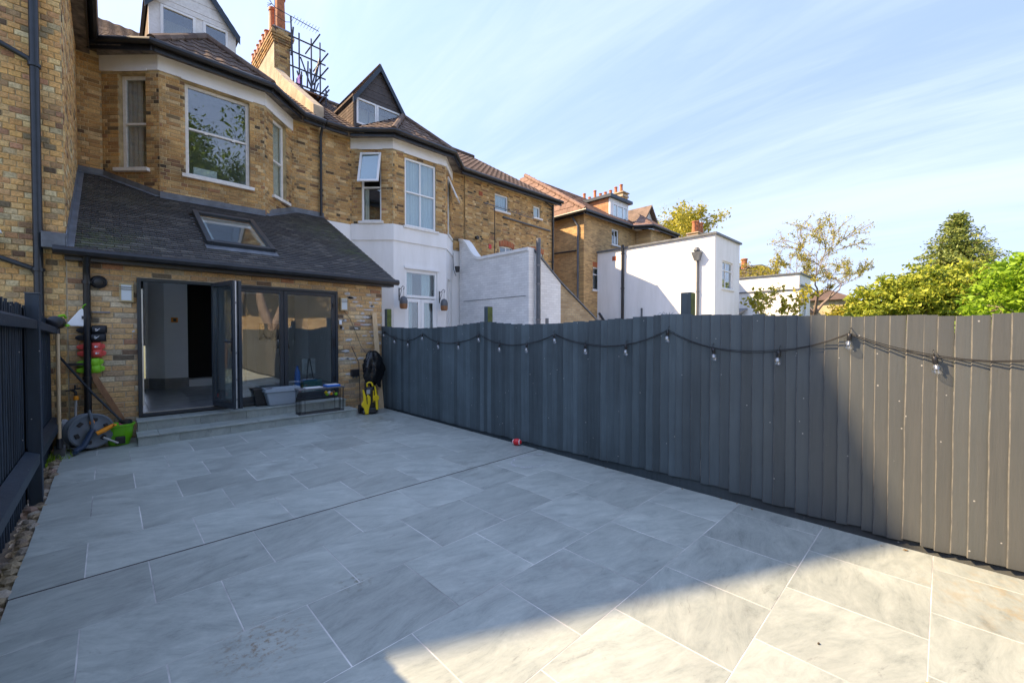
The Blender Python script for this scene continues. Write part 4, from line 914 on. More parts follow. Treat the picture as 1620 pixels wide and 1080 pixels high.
g = MB(); g.box(1.235, 2.3, 13.2, 13.24, .34, 2.9); g.box(1.10, 1.23, 12.2, 13.2, .34, 2.9); g.box(2.3, 2.34, 11.94, 13.2, .34, 2.9); g.box(1.235, 2.3, 11.94, 13.2, 2.76, 2.8); part('hall_wall', g, M['room_dark'], room)
g = MB(); g.prism([(0.595, 11.60, .342), (0.835, 11.345, .342), (1.24, 11.345, .342), (1.24, 11.36, .342), (0.84, 11.359, .342), (0.60, 11.619, .342)], (0, 0, .22)); g.box(-0.14, 0.59, 11.58, 11.598, .342, .56); part('skirting', g, M['floor_tile'], room)
g = MB(); g.box(1.23, 2.3, 11.5, 11.9, .342, .50); part('inner_step', g, M['upvc'], room)
g = MB(); g.box(0.08, 0.52, 11.40, 11.55, 1.30, 2.9); part('dark_cabinet', g, M['room_dark'], room)
g = MB(); g.box(0.95, 1.065, 11.335, 11.358, 1.745, 1.845); th = part('thermostat', g, M['orange'], room, bevel=0.006)
g = MB(); g.box(0.985, 1.035, 11.325, 11.334, 1.765, 1.825); part('thermostat_screen', g, M['plastic_black'], th)
# things standing inside the right-hand glass
ea = thing('easel', 'small white easel board inside the right-hand door glass', 'easel', (2.82, 8.62, .34))
g = MB(); g.box(2.68, 2.92, 8.60, 8.62, 0.72, 1.02); part('board', g, M['sack'], ea)
for dx in (-1, 1):
    g = MB(); g.bar((2.80+dx*.01, 8.58, 1.02), (2.80+dx*.10, 8.50, .34), .014, .014); part('leg', g, M['plastic_black'], ea)
bx_ = thing('toy_box', 'teal toy crate inside the door glass below the easel', 'box', (2.80, 8.42, .34))
g = MB(); g.box(2.62, 2.96, 8.34, 8.52, .345, .62); part('crate', g, mat('teal_plastic', (0.03, 0.16, 0.15), 0.5), bx_, bevel=0.01)
lp = thing('floor_lamp', 'brass floor lamp with dark shade inside the glass doors', 'lamp', (2.42, 8.9, .34))
g = MB(); g.lathe([(.11, 0), (.11, .02), (.012, .03), (.012, .95), (.0, .96)], 12, (2.42, 8.9, .34)); part('stand', g, M['brass'], lp, smooth=True)
g = MB(); g.lathe([(.13, 0), (.07, .18)], 14, (2.42, 8.9, 1.22)); part('lamp_shade', g, M['room_dark'], lp, smooth=True)
bt = thing('bottle', 'blue and red bottle standing inside the door glass', 'bottle', (2.53, 8.4, .34))
g = MB(); g.lathe([(.05, 0), (.05, .30), (.02, .36), (.02, .40)], 12, (2.53, 8.4, .50)); part('bottle_body', g, M['blue'], bt, smooth=True); g = MB(); g.lathe([(.06, 0), (.06, .16)], 12, (2.53, 8.4, .34)); part('bottle_base', g, M['red'], bt)
tv = thing('wall_oven', 'dark oven in a pale cabinet at the back of the room', 'oven', (2.9, 11.6, 1.3))
g = MB(); g.box(2.35, 3.4, 11.45, 11.84, .34, 2.45); part('cabinet', g, M['plaster_dim'], tv); g = MB(); g.box(2.6, 3.1, 11.43, 11.449, 1.35, 1.75); part('oven_door', g, M['room_dark'], tv)

# ------------------------------------------------------------------ main house (first bay)
EAVE, PIT = 7.2, 0.633
WY = 11.9
def mainz(y): return EAVE+PIT*(y-11.6)
def bay_walls(x0, x1, p): return [Wall((x0, WY), (x0+p, WY-p)), Wall((x0+p, WY-p), (x1-p, WY-p)), Wall((x1-p, WY-p), (x1, WY))]
def bay_roof(th, P, x0, x1, p, ov=0.28, apex=(0, 0, 0), back=13.5):
    k = ov*math.tan(math.radians(22.5))
    A = (x0+p-k, WY-p-ov, EAVE); B = (x1-p+k, WY-p-ov, EAVE); W0 = (x0-0.18, 11.6, EAVE); W1 = (x1+0.18, 11.6, EAVE); Pk = apex; Rk = (apex[0], back, apex[2])
    for pl in ([A, B, Pk], [W0, A, Pk], [B, W1, Pk]): deck(th, pl, M['timber_dark'], t=0.03); roof_tiles(P, pl, 0.24, 0.28, 0.024, stagger=0)
    for pl in ([W0, Pk, Rk], [W1, Rk, Pk]): deck(th, pl, M['timber_dark'], t=0.03); roof_tiles(P, pl, 0.24, 0.28, 0.024, stagger=0)
    for (a, b) in ((A, Pk), (B, Pk), (Pk, Rk)):
        a = Vector(a); b = Vector(b); n = max(2, int((b-a).length/0.42))
        for i in range(n):
            g = MB(); q0 = a.lerp(b, i/n); q1 = a.lerp(b, (i+1.06)/n); g.tube([q0+Vector((0, 0, .03)), q1+Vector((0, 0, .045))], [.09, .082], 8); part('ridge_tile', g, M['clay'], th, smooth=True)
    return A, B, W0, W1
def dormer(th, x0, x1, Y, zs, ze, za, gable, cheek, panes, fm='white', cheek_tiles=None, wz1=None):
    ov = 0.10; xm = (x0+x1)/2; back = 11.6+(za-EAVE)/PIT; cb = 11.6+(ze-EAVE)/PIT
    w = Wall((x0, Y), (x1, Y)); L = w.L; g = MB(); wz1 = wz1 or ze-0.02
    ops = [(p[0]-x0, p[1]-x0, zs, wz1) for p in panes]
    w.slab(g, zs-0.35, wz1, ops, th=0.08)
    g.prism([(x0, Y, wz1), (x1, Y, wz1), (x1, Y, ze), (xm, Y, za-0.05), (x0, Y, ze)], (0, 0.08, 0)); d = part('dormer', g, M[gable], th)
    # cladding boards in the gable
    z = wz1+0.01; i = 0
    while z < za-0.15:
        hw = (x1-x0)/2*min(1, (za-z-0.08)/(za-ze)); g = MB(); g.box(xm-hw+.03, xm+hw-.03, Y-0.018-0.006*(i % 2), Y-0.001, z, z+0.115); part('cladding_board', g, M[gable], d); z += 0.12; i += 1
    for (p0, p1) in panes:
        mb = MB(); a0, a1 = p0-x0, p1-x0; f = 0.055
        w.box(mb, a0, a0+f, -.05, .02, zs, wz1); w.box(mb, a1-f, a1, -.05, .02, zs, wz1); w.box(mb, a0+f, a1-f, -.05, .02, zs, zs+f); w.box(mb, a0+f, a1-f, -.05, .02, wz1-f, wz1)
        fo = part('dormer_window', mb, M[fm], th, bevel=0.005); g = MB(); w.box(g, a0+f, a1-f, -.018, -.012, zs+f, wz1-f); part('pane', g, M['glass'], fo)
        g = MB(); w.box(g, a0+.02, a1-.02, -.6, -.55, zs, wz1); part('room_lining', g, M['curtain'], fo)
    for (xc, s) in ((x0, 0), (x1, -0.06)):
        g = MB(); g.prism([(xc+s, Y+.08, mainz(Y)-0.1), (xc+s, cb, mainz(cb)-0.1), (xc+s, cb, ze), (xc+s, Y+.08, ze)], (0.06, 0, 0)); part('cheek', g, M[cheek], th)
    if cheek_tiles:
        Pq = Pieces(th, 'hung_tile', 'hung_tiles', tile_units('flat'), M[cheek_tiles])
        zz = zs-.15
        while zz < ze:
            yb = 11.6+(zz-EAVE)/PIT; yb = min(cb, max(Y, cb)); yy = Y+.02
            while yy < cb:
                if mainz(yy+.1) < zz+.1: Pq.add(frame_mtx((x0-.002, yy+.165, zz), (0, -1, 0), (0.0, 0, 1), (-1, 0, 0), .163, .10, .016))
                yy += .165
            zz += .10
        Pq.emit(60)
    # roof slopes, barge boards, verge
    k = (za-ze)/(xm-x0); ex_ = 0.07
    P = Pieces(th, 'roof_tile', 'roof_tiles', tile_units('flat'), M['clay'])
    for sgn, xe in ((-1, x0-ex_), (1, x1+ex_)):
        pl = [(xe, Y-ov, ze-k*ex_), (xe, cb+0.1, ze-k*ex_), (xm, back, za), (xm, Y-ov, za)]
        if sgn > 0: pl = [pl[1], pl[0], pl[3], pl[2]]
        deck(th, pl, M['navy'], t=0.05); roof_tiles(P, pl, 0.2, 0.2, 0.02)
        g = MB(); g.prism([(xe, Y-ov-.03, ze-k*ex_-.19), (xm, Y-ov-.03, za-.19), (xm, Y-ov-.03, za+.0), (xe, Y-ov-.03, ze-k*ex_+.0)], (0, .03, 0)); part('bargeboard', g, M['navy'], th)
    P.emit(0)
h1 = thing('bay_house', 'yellow brick house with white-framed bay window above the kitchen extension', 'house', (2, 11.9, 0))
b1 = bay_walls(-0.04, 3.5, 0.83)
OPS = [(0.34, 0.905, 4.85, 6.75), (1.205-0.79, 2.375-0.79, 4.84, 6.76), (0.335, 0.92, 4.85, 6.75)]
wl = Wall((-0.40, WY), (-0.04, WY)); wr = Wall((3.5, WY), (4.25, WY))
g = MB(); wl.slab(g, 4.0, 7.15); wr.slab(g, 2.4, 7.15)
for w, o in zip(b1, OPS): w.slab(g, 3.9, 7.15, [o], th=0.2)
part('mortar_core', g, M['mortar_dark'], h1)
P = Pieces(h1, 'brick', 'brickwork', BRICKS, M['brick_house'])
wl.bricks(P, 4.35, 7.1, seed=31); wr.bricks(P, 4.35, 7.1, seed=32)
for i, (w, o) in enumerate(zip(b1, OPS)): w.bricks(P, 4.05, 6.8, [(o[0], o[1], o[2]-.07, o[3])], seed=33+i)
P.emit(300)
M['mould'] = mat('pale_stone_paint', (0.85, 0.85, 0.84), 0.7, 0.05, 3)
for i, w in enumerate(b1):
    g = MB(); w.box(g, -0.012, w.L+0.012, 0.0, 0.035, 6.80, 7.12); part('white_band', g, M['mould'], h1)
    o = OPS[i]; g = MB(); w.box(g, o[0]-0.06, o[1]+0.06, 0.036, 0.05, 6.775, 6.82); part('label_mould', g, M['mould'], h1)
window(h1, b1[0], *OPS[0], depth=.62, trans=(5.78,), fw=0.07, curtain=[(.38, .70, 'curtain_grey', 4.9, 6.7)], m='white_old', label='narrow sash window on the left side of the bay')
window(h1, b1[1], *OPS[1], trans=(5.84,), fw=0.065, curtain=[], m='white_old', gl='glass', label='wide sash window at the front of the bay')
window(h1, b1[2], *OPS[2], depth=.62, trans=(5.75,), fw=0.07, curtain=[(.40, .86, 'curtain', 4.9, 6.7)], m='white_old', label='narrow sash window on the right side of the bay')
g = MB(); w = b1[1]
for a in (.75, 1.25): w.box(g, a, a+.06, -.09, -.075, 5.80, 5.84)
part('sash_horn', g, M['white_old'], h1)
P = Pieces(h1, 'roof_tile', 'roof_tiles', tile_units('wave'), M['clay'])
def hole1(c): return c.z < 8.4 and -0.2+max(0, 0) < c.x < 3.6 and c.y < 12.0 and False
mp_ = [(-0.14, 11.6, EAVE), (4.10, 11.6, EAVE), (4.10, 16.5, mainz(16.5)), (-0.14, 16.5, mainz(16.5))]
deck(h1, mp_, M['timber_dark']); roof_tiles(P, mp_, 0.24, 0.30, 0.024, stagger=0)
A, B, W0, W1 = bay_roof(h1, P, -0.04, 3.5, 0.83, apex=(1.73, 12.1, 8.40), back=13.45)
P.emit(300)
lt = [(-2.2, 11.75, 8.55), (-0.14, 11.6, EAVE), (-0.14, 16.5, mainz(16.5)), (-2.2, 16.5, mainz(16.5))]
deck(h1, [(-3.6, 11.9, 7.4), (-0.14, 11.9, 7.4), (-0.14, 16.5, 10.3), (-3.6, 16.5, 10.3)], M['clay'])
gz = EAVE-0.03
gutter(h1, [(-0.12, 11.55, gz+.02), (W0[0], 11.52, gz+.01), (A[0]-.02, A[1]-.06, gz), (B[0]+.02, B[1]-.06, gz), (W1[0]+.03, 11.54, gz), (4.24, 11.54, gz-.02)], r=0.065, fascia=0.17, inward=(0, 1, 0), fm='plastic_black')
g = MB()
g.prism([(-0.1, 11.6, 7.10), (W0[0], 11.6, 7.10), (A[0], A[1]+.03, 7.10), (B[0], B[1]+.03, 7.10), (W1[0], 11.6, 7.10), (4.2, 11.6, 7.10), (4.2, 11.9, 7.10), (-0.1, 11.9, 7.10)], (0, 0, .02)); part('soffit', g, M['soffit'], h1)
dormer(h1, 0.72, 2.36, 12.3, 8.12, 8.92, 10.0, 'white_old', 'clay', [(0.92, 1.56), (1.70, 2.20)])
pipe(h1, [(4.20, 11.60, 7.14), (4.20, 11.66, 7.04), (4.205, 11.80, 6.90), (4.205, 11.82, 6.80), (4.205, 11.82, 4.72)], 0.036, m='plastic_black', clips=[(4.205, 11.82, 6.4), (4.205, 11.82, 5.4)])
# items on the inner window sill
it = thing('paper_box', 'white box behind the lower pane of the big bay window', 'box', (1.5, 11.3, 4.95))
g = MB(); g.box(1.36, 1.78, 11.30, 11.42, 4.92, 5.10); part('carton', g, M['plaster'], it, bevel=.005)
# party wall upstand and chimney stack
pw = thing('chimney_stack', 'tall brick chimney stack with terracotta pots on the party wall between the bays', 'chimney', (4.3, 16, 9))
g = MB()
g.prism([(4.10, 12.05, mainz(12.05)-.1), (4.10, 15.7, mainz(15.7)-.1), (4.10, 15.7, mainz(15.7)+.62), (4.10, 14.6, mainz(14.6)+.48), (4.10, 12.05, mainz(12.05)+.30)], (0.28, 0, 0)); part('parapet', g, M['cement'], pw, bevel=0.01)
g = MB(); g.box(4.112, 4.60, 15.712, 18.8, 8.6, 11.45); part('stack_core', g, M['mortar_dark'], pw)
g = MB(); g.box(4.10, 4.111, 15.70, 18.8, 8.6, 11.30); part('render_face', g, M['cement'], pw)
cw = Wall((4.112, 15.712), (4.60, 15.712)); P = Pieces(pw, 'brick', 'brickwork', BRICKS, M['brick_house']); cw.bricks(P, 8.9, 11.40, seed=41)
for i, (z, o) in enumerate(((11.30, .03), (11.375, .055), (11.45, .085), (11.525, .11), (11.60, .085), (11.675, .06))):
    for (p0, p1) in (((4.10-o, 15.70-o), (4.61+o, 15.70-o)), ((4.10-o, 18.8), (4.10-o, 15.70-o))):
        wq = Wall(p0, p1); wq.bricks(P, z, z+.08, seed=42+i, proud=0.001)
    g = MB(); g.box(4.112-o, 4.60+o, 15.71-o, 18.8, z, z+.0745); part('corbel', g, M['mortar_dark'] if i % 2 else M['cement'], pw)
P.emit(200)
g = MB(); g.hexa([(4.03, 15.63, 11.75), (4.68, 15.63, 11.75), (4.68, 18.8, 11.75), (4.03, 18.8, 11.75), (4.12, 15.75, 11.87), (4.58, 15.75, 11.87), (4.58, 18.8, 11.87), (4.12, 18.8, 11.87)]); part('flaunching', g, M['lead'], pw)
def pot(th, x, y, z, h, r, m='pot'):
    g = MB(); g.lathe([(r*1.12, 0), (r*1.12, .04), (r, .06), (r*.86, h*.86), (r*1.05, h*.88), (r*1.08, h*.97), (r*.9, h), (r*.7, h)], 14, (x, y, z)); part('chimney_pot', g, M[m], th, smooth=True)
pot(pw, 4.36, 15.95, 11.84, 1.25, .165); pot(pw, 4.22, 16.30, 11.84, .92, .12)
for q in range(6): pot(pw, 4.14, 16.65+q*.36, 11.82, .30+0.03*(q % 2), .10)
ae = thing('tv_aerial', 'thin television aerial strapped to the terracotta chimney pots', 'aerial', (4.2, 15.9, 12))
g = MB(); g.tube([(4.12, 15.62, 11.5), (4.12, 15.62, 12.75)], .014, 6); g.tube([(4.0, 15.5, 12.35), (4.14, 15.62, 12.36), (5.55, 15.7, 12.32)], .012, 6)
for q in range(9): g.tube([(4.7+q*.1, 15.5, 12.33), (4.7+q*.1, 15.9, 12.33)], .006, 4)
for s in (-1, 1):
    for q in range(3): g.tube([(4.0, 15.5, 12.35), (3.85, 15.45, 12.35+s*(.08+.06*q))], .006, 4)
g.tube([(4.12, 15.62, 12.1), (4.45, 15.62, 12.05), (4.62, 15.6, 12.12), (4.62, 15.6, 12.33)], .010, 5); part('boom', g, M['plastic_black'], ae)
sc_ = thing('scaffold', 'steel tube scaffold cage with boards behind the tall chimney stack', 'scaffold', (5.3, 15.5, 9))
tubes = []
for z in (9.55, 10.0, 10.65, 11.15, 11.65): tubes.append(((4.55, 15.5, z+.0), (6.35, 15.5, z)))
for z in (9.2, 9.55, 10.1): tubes.append(((4.55, 14.3, z-.35), (6.1, 14.3, z-.35)))
for x in (5.0, 5.6, 6.05): tubes.append(((x, 15.45, 8.6), (x, 15.45, 11.85)))
for (x, z) in ((5.62, 11.62), (6.02, 11.1), (6.02, 10.62), (6.02, 10.0), (5.5, 9.5), (4.75, 10.0)): tubes.append(((x, 14.0, z-.02), (x, 16.6, z+.02)))
tubes += [((4.8, 14.3, 8.4), (4.8, 14.3, 10.2)), ((6.0, 14.3, 8.4), (6.0, 14.3, 9.9)), ((4.8, 14.3, 9.4), (6.1, 14.35, 8.7)), ((5.0, 14.25, 8.7), (6.15, 14.25, 9.95)), ((4.75, 15.55, 12.0), (4.62, 15.5, 11.0)), ((4.62, 15.5, 12.3), (4.75, 15.5, 9.6))]
rs_ = random.Random(3)
tubes += [((4.7+rs_.random()*1.2, 14.2+rs_.random()*1.5, 8.9+rs_.random()), (4.9+rs_.random()*1.3, 14.3+rs_.random()*2, 9.7+rs_.random()*1.6)) for _ in range(12)]
tubes += [((4.6, 14.6, z), (6.2, 14.6, z-.05)) for z in (8.9, 9.15, 9.75)]
sq = lambda p: (4.55+(p[0]-4.55)*.66, 15.6+(p[1]-15.5)*.55, p[2])
for a, b in tubes:
    a, b = sq(a), sq(b)
    g = MB(); g.tube([a, b], .026, 6); part('scaffold_tube', g, M['scaf'], sc_, smooth=True)
for q in range(4):
    g = MB(); g.box(4.66, 5.5, 14.95+q*.14, 15.08+q*.14, 9.62, 9.66); part('scaffold_board', g, M['timber_dark'], sc_)
g = MB(); g.box(4.66, 4.69, 14.95, 15.3, 9.7, 10.1); part('netting', g, mat('purple_cloth', (0.16, 0.08, 0.45), 0.8), sc_)

# ------------------------------------------------------------------ neighbouring house with white ground floor
h2 = thing('white_based_house', 'brick terrace house with painted white lower storey and open casement windows', 'house', (7, 11.9, 0))
b2 = bay_walls(5.08, 8.60, 0.85)
f0 = b2[1].p0.x
OP2 = [(0.28, 0.86, 4.74, 6.70), (6.30-f0, 7.38-f0, 4.68, 6.69), (0.34, 0.88, 4.74, 6.70)]
wl = Wall((4.25, WY), (5.08, WY)); wr = Wall((8.60, WY), (9.14, WY)); wx = Wall((9.14, WY-0.05), (14.0, WY-0.05))
g = MB()
OX = [(10.56-9.14, 11.25-9.14, 6.20, 6.83), (12.69-9.14, 13.12-9.14, 6.33, 6.80), (10.815-9.14, 11.52-9.14, 4.2, 4.88), (12.50-9.14, 13.27-9.14, 4.2, 4.90)]
wl.slab(g, 4.64, 7.15); wr.slab(g, 4.4, 7.15); wx.slab(g, 0, 7.15, OX, th=0.25)
for w, o in zip(b2, OP2): w.slab(g, 4.65, 7.15, [(o[0], o[1], o[2], o[3])], th=0.2)
part('mortar_core', g, M['mortar_dark'], h2)
P = Pieces(h2, 'brick', 'brickwork', BRICKS, M['brick_house'])
wl.bricks(P, 4.66, 7.1, seed=51); wr.bricks(P, 4.45, 7.1, seed=52)
for i, (w, o) in enumerate(zip(b2, OP2)): w.bricks(P, 4.67, 6.8, [(o[0], o[1], o[2]-.07, o[3])], seed=53+i)
wx.bricks(P, 2.4, 7.1, [(o[0]-(.06 if i > 1 else 0), o[1]+(.06 if i > 1 else 0), o[2], o[3]+(.24 if i > 1 else 0)) for i, o in enumerate(OX)], seed=57)
P.emit(300)
PR = Pieces(h2, 'arch_brick', 'arch_bricks', BRICKS, M['brick_red'])
for i in (2, 3):
    o = OX[i]; n_ = 10; cxm = (o[0]+o[1])/2
    for q in range(n_):
        t = (q-(n_-1)/2)/n_; a = cxm+t*(o[1]-o[0]+.10); ang = -t*0.5
        PR.add(frame_mtx(wx.pt(a-.03, .012, o[3]+.012-abs(t)**2*.28), wx.u*math.cos(ang)-Vector((0, 0, 1))*math.sin(ang)*-1*0, -wx.n, Vector((0, 0, 1))*math.cos(ang)+wx.u*math.sin(-ang), .062, .03, .215), 3)
PR.emit(60)
# white rendered base of the bay
g = MB(); DG = (6.30-f0, 7.42-f0, 0.15, 3.42)
for i, w in enumerate(b2): w.slab(g, -0.1, 4.20, [DG] if i == 1 else ([(.30, .86, .9, 3.3)] if i != 1 else []), th=0.2)
Wall((4.25, WY), (5.08, WY)).slab(g, -0.1, 4.64); Wall((8.60, WY), (9.0, WY)).slab(g, -0.1, 4.42)
part('rendered_base', g, M['render_white'], h2)
g = MB()
for i, w in enumerate(b2): w.slab(g, 4.20, 4.67, th=0.2); w.box(g, -.012, w.L+.012, 0.0, .035, 4.20, 4.66)
part('white_band', g, M['render_white'], h2)
for i, w in enumerate(b2):
    g = MB(); w.box(g, -0.012, w.L+0.012, 0.0, 0.035, 6.80, 7.12); part('white_band', g, M['mould'], h2)
    o = OP2[i]; g = MB(); w.box(g, o[0]-0.05, o[1]+0.05, 0.036, 0.05, 6.775, 6.82); part('label_mould', g, M['mould'], h2)
# left window: open top casement, dark lower pane
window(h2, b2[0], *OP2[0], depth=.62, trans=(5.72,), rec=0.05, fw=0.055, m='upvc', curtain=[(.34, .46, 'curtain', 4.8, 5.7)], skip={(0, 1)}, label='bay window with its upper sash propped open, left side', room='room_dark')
def casement(w, a0, a1, z0, z1, th, tip):
    hinge = w.pt(0, 0, z1); g = MB(); t = tip
    dn = (Vector((0, 0, -1))*math.cos(t)+w.n*math.sin(t)); nn = (w.n*math.cos(t)+Vector((0, 0, 1))*math.sin(t)); H = z1-z0
    def bx(b, x0, x1, s0, s1, h0, h1):
        f = lambda a, s, h: w.p0+w.u*a+Vector((0, 0, z1))+dn*s+nn*h
        return b.hexa([f(x0, s1, h1), f(x1, s1, h1), f(x1, s1, h0), f(x0, s1, h0), f(x0, s0, h1), f(x1, s0, h1), f(x1, s0, h0), f(x0, s0, h0)])
    k = .06; bx(g, a0, a0+k, 0, H, 0, .045); bx(g, a1-k, a1, 0, H, 0, .045); bx(g, a0+k, a1-k, 0, k, 0, .045); bx(g, a0+k, a1-k, H-k, H, 0, .045)
    o = part('open_casement', g, M['upvc'], th, bevel=.005); g = MB(); bx(g, a0+k, a1-k, k, H-k, .018, .024); part('pane', g, M['glass'], o)
    g = MB(); bx(g, a0+k, a1-k, k, H-k, -.02, -.015); part('net_curtain', g, M['net'], o)
casement(b2[0], .27, .87, 5.74, 6.68, h2, math.radians(16)); casement(b2[2], .33, .89, 5.85, 6.60, h2, math.radians(24))
window(h2, b2[1], *OP2[1], trans=(5.70,), bars=((6.30+7.38)/2-f0,), rec=0.03, fw=0.06, m='upvc', curtain=[(.43, 1.45, 'net', 4.73, 6.65)], label='wide bay window with net curtains')
window(h2, b2[2], *OP2[2], depth=.62, trans=(5.8,), rec=0.05, fw=0.05, m='upvc', skip={(0, 1)}, room='room_dark', label='side bay window with its casement held open')
# garden door of the bay
w = b2[1]; g = MB(); a0, a1 = DG[0], DG[1]; am = (a0+a1)/2
for (x0, x1) in ((a0, a0+.07), (a1-.07, a1)): w.box(g, x0, x1, -.10, -.03, .15, 3.42)
w.box(g, a0+.07, a1-.07, -.10, -.03, 3.32, 3.42); w.box(g, a0+.07, a1-.07, -.10, -.02, 2.58, 2.66)
for (x0, x1) in ((a0+.07, a0+.13), (a1-.13, a1-.07), (am-.11, am-.005), (am+.005, am+.11)): w.box(g, x0, x1, -.09, -.035, .2, 2.56)
for (x0, x1) in ((a0+.13, am-.11), (am+.11, a1-.13)): w.box(g, x0, x1, -.09, -.035, 2.45, 2.56); w.box(g, x0, x1, -.09, -.035, .2, .4)
gd = part('garden_door', g, M['upvc'], h2, bevel=.005)
for (x0, x1, z0, z1) in ((a0+.13, am-.11, .4, 2.45), (am+.11, a1-.13, .4, 2.45), (a0+.07, a1-.07, 2.66, 3.32)):
    g = MB(); w.box(g, x0, x1, -.065, -.059, z0, z1); part('pane', g, M['glass'], gd)
g = MB()
for (c0, c1) in ((a0+.08, a0+.36), (a1-.45, a1-.08)):
    n_ = 12
    for q in range(n_):
        x0 = c0+(c1-c0)*q/n_; x1 = c0+(c1-c0)*(q+1)/n_; g.poly([w.pt(x0, -.2+.02*math.sin(q*2), .3), w.pt(x1, -.2+.02*math.sin(q*2+2), .3), w.pt(x1, -.2+.02*math.sin(q*2+2), 3.35), w.pt(x0, -.2+.02*math.sin(q*2), 3.35)])
part('curtain', g, M['net'], gd)
g = MB(); w.box(g, a0-.2, a1+.2, -1.8, -1.75, 0, 3.6); w.box(g, a0-.25, a0-.2, -1.75, -.22, 0, 3.6); w.box(g, a1+.2, a1+.25, -1.75, -.22, 0, 3.6); part('room_lining', g, M['plaster_dim'], gd)
g = MB(); w.box(g, a0-.03, a1+.06, .0, .05, 3.43, 3.50); part('door_head', g, M['mould'], h2)
for wi in (0, 2): window(h2, b2[wi], .30, .86, .9, 3.3, trans=(2.6,), rec=.06, m='upvc', sill=0, room='room_dark')
# windows of the plain wall
window(h2, wx, *OX[0], rec=.05, fw=.05, m='upvc', curtain=[(OX[0][0]+.05, OX[0][1]-.05, 'net', 6.22, 6.8)], depth=.6, label='small square window under the eaves')
window(h2, wx, *OX[1], rec=.05, fw=.05, m='upvc', curtain=[(OX[1][0]+.05, OX[1][1]-.05, 'curtain', 6.35, 6.78)], depth=.6, label='smallest window near the end of the wall')
window(h2, wx, *OX[2], rec=.05, fw=.05, m='upvc', bars=((OX[2][0]+OX[2][1])/2,), depth=.6, sill=0, label='window under a red brick arch, half hidden'); window(h2, wx, *OX[3], rec=.05, fw=.05, m='upvc', depth=.6, sill=0)
g = MB(); wx.box(g, 0.62, .80, 0.012, .02, 6.55, 6.70); part('air_brick', g, M['brick_red'], h2)
g = MB(); wx.box(g, 1.09, 1.22, 0.012, .03, 4.68, 4.84); part('alarm_box', g, M['red'], h2)
g = MB(); g.lathe([(.07, 0), (.07, .09), (.05, .1)], 12, wx.pt(.50, .01, 4.98), wx.n); part('vent', g, M['plastic_black'], h2)
pipe(h2, [wx.pt(1.80, .05, 5.98), wx.pt(4.55, .05, 5.91)], .035, m='pipe_grey', name='waste_pipe'); pipe(h2, [wx.pt(4.72, .06, 7.05), wx.pt(4.72, .06, 0)], .038, m='plastic_black', clips=[wx.pt(4.72, .06, 6), wx.pt(4.72, .06, 4.6)])
pipe(h2, [wx.pt(4.2, .1, 7.05), wx.pt(4.72, .06, 6.95)], .03, m='plastic_black')
P = Pieces(h2, 'roof_tile', 'roof_tiles', tile_units('wave'), M['clay'])
mp_ = [(4.36, 11.6, EAVE), (14.22, 11.6, EAVE), (13.25, 16.5, mainz(16.5)), (4.36, 16.5, mainz(16.5))]
deck(h2, mp_, M['timber_dark']); roof_tiles(P, mp_, 0.24, 0.30, 0.024, stagger=0)
A, B, W0, W1 = bay_roof(h2, P, 5.08, 8.60, 0.85, apex=(6.84, 12.1, 8.40), back=13.45)
P.emit(300)
n = 18
for i in range(n):
    g = MB(); x0 = 4.4+8.85*i/n; g.tube([(x0, 16.5, mainz(16.5)+.05), (x0+8.85/n*1.04, 16.5, mainz(16.5)+.06)], [.10, .092], 8); part('ridge_tile', g, M['clay'], h2, smooth=True)
g = MB(); g.box(8.95, 9.35, 13.3, 13.75, mainz(13.5)+.02, mainz(13.5)+.22); part('roof_vent', g, M['clay_red'], h2)
gutter(h2, [(4.26, 11.54, gz-.02), (W0[0]-.03, 11.54, gz), (A[0]-.02, A[1]-.06, gz), (B[0]+.02, B[1]-.06, gz), (W1[0]+.03, 11.52, gz), (14.2, 11.52, gz+.01)], r=0.065, fascia=0.17, inward=(0, 1, 0), fm='plastic_black')
g = MB(); g.prism([(4.3, 11.6, 7.10), (W0[0], 11.6, 7.10), (A[0], A[1]+.03, 7.10), (B[0], B[1]+.03, 7.10), (W1[0], 11.6, 7.10), (14.1, 11.6, 7.10), (14.1, 11.85, 7.10), (4.3, 11.85, 7.10)], (0, 0, .02)); part('soffit', g, M['soffit'], h2)
M['dark_clad'] = mat('dark_stained_cladding', (0.06, 0.05, 0.048), 0.6, 0.2, 6)
dormer(h2, 5.38, 7.02, 12.4, 7.86, 8.66, 9.86, 'dark_clad', 'timber_dark', [(5.46, 6.10), (6.11, 6.90)], fm='upvc', cheek_tiles='clay')
g = MB(); g.box(13.75, 14.0, 11.86, 21, 0, 7.15); part('gable_wall', g, M['brick_far_side'], h2)
g = MB(); g.prism([(-3.6, 16.5, mainz(16.5)-.04), (13.25, 16.5, mainz(16.5)-.04), (14.2, 21.4, EAVE), (-3.6, 21.4, EAVE)], (0, 0, .04)); part('rear_slope', g, M['clay'], h2)
deck(h2, [(14.22, 21.4, EAVE), (14.22, 11.6, EAVE), (13.25, 16.5, mainz(16.5))], M['clay'])
# satellite / aerial on the wall
an = thing('wall_aerial', 'spindly television aerial on a mast fixed to the white wall', 'aerial', (10.2, 11.6, 4))
g = MB(); g.tube([(10.28, 11.55, 3.75), (10.28, 11.55, 6.14)], .016, 6); g.tube([(10.22, 11.5, 3.95), (10.40, 11.5, 3.95), (10.40, 11.5, 3.75), (10.22, 11.5, 3.75), (10.22, 11.5, 3.95)], .02, 5); part('mast', g, M['plastic_black'], an)
g = MB(); g.tube([(9.75, 11.5, 6.20), (12.35, 11.52, 6.12)], .012, 5)
for q in range(16): x = 9.85+q*.165; g.tube([(x, 11.40, 6.18), (x, 11.62, 6.18)], .006, 4); g.tube([(x, 11.5, 6.10), (x, 11.5, 6.26)], .006, 4)
part('boom', g, M['steel'], an)
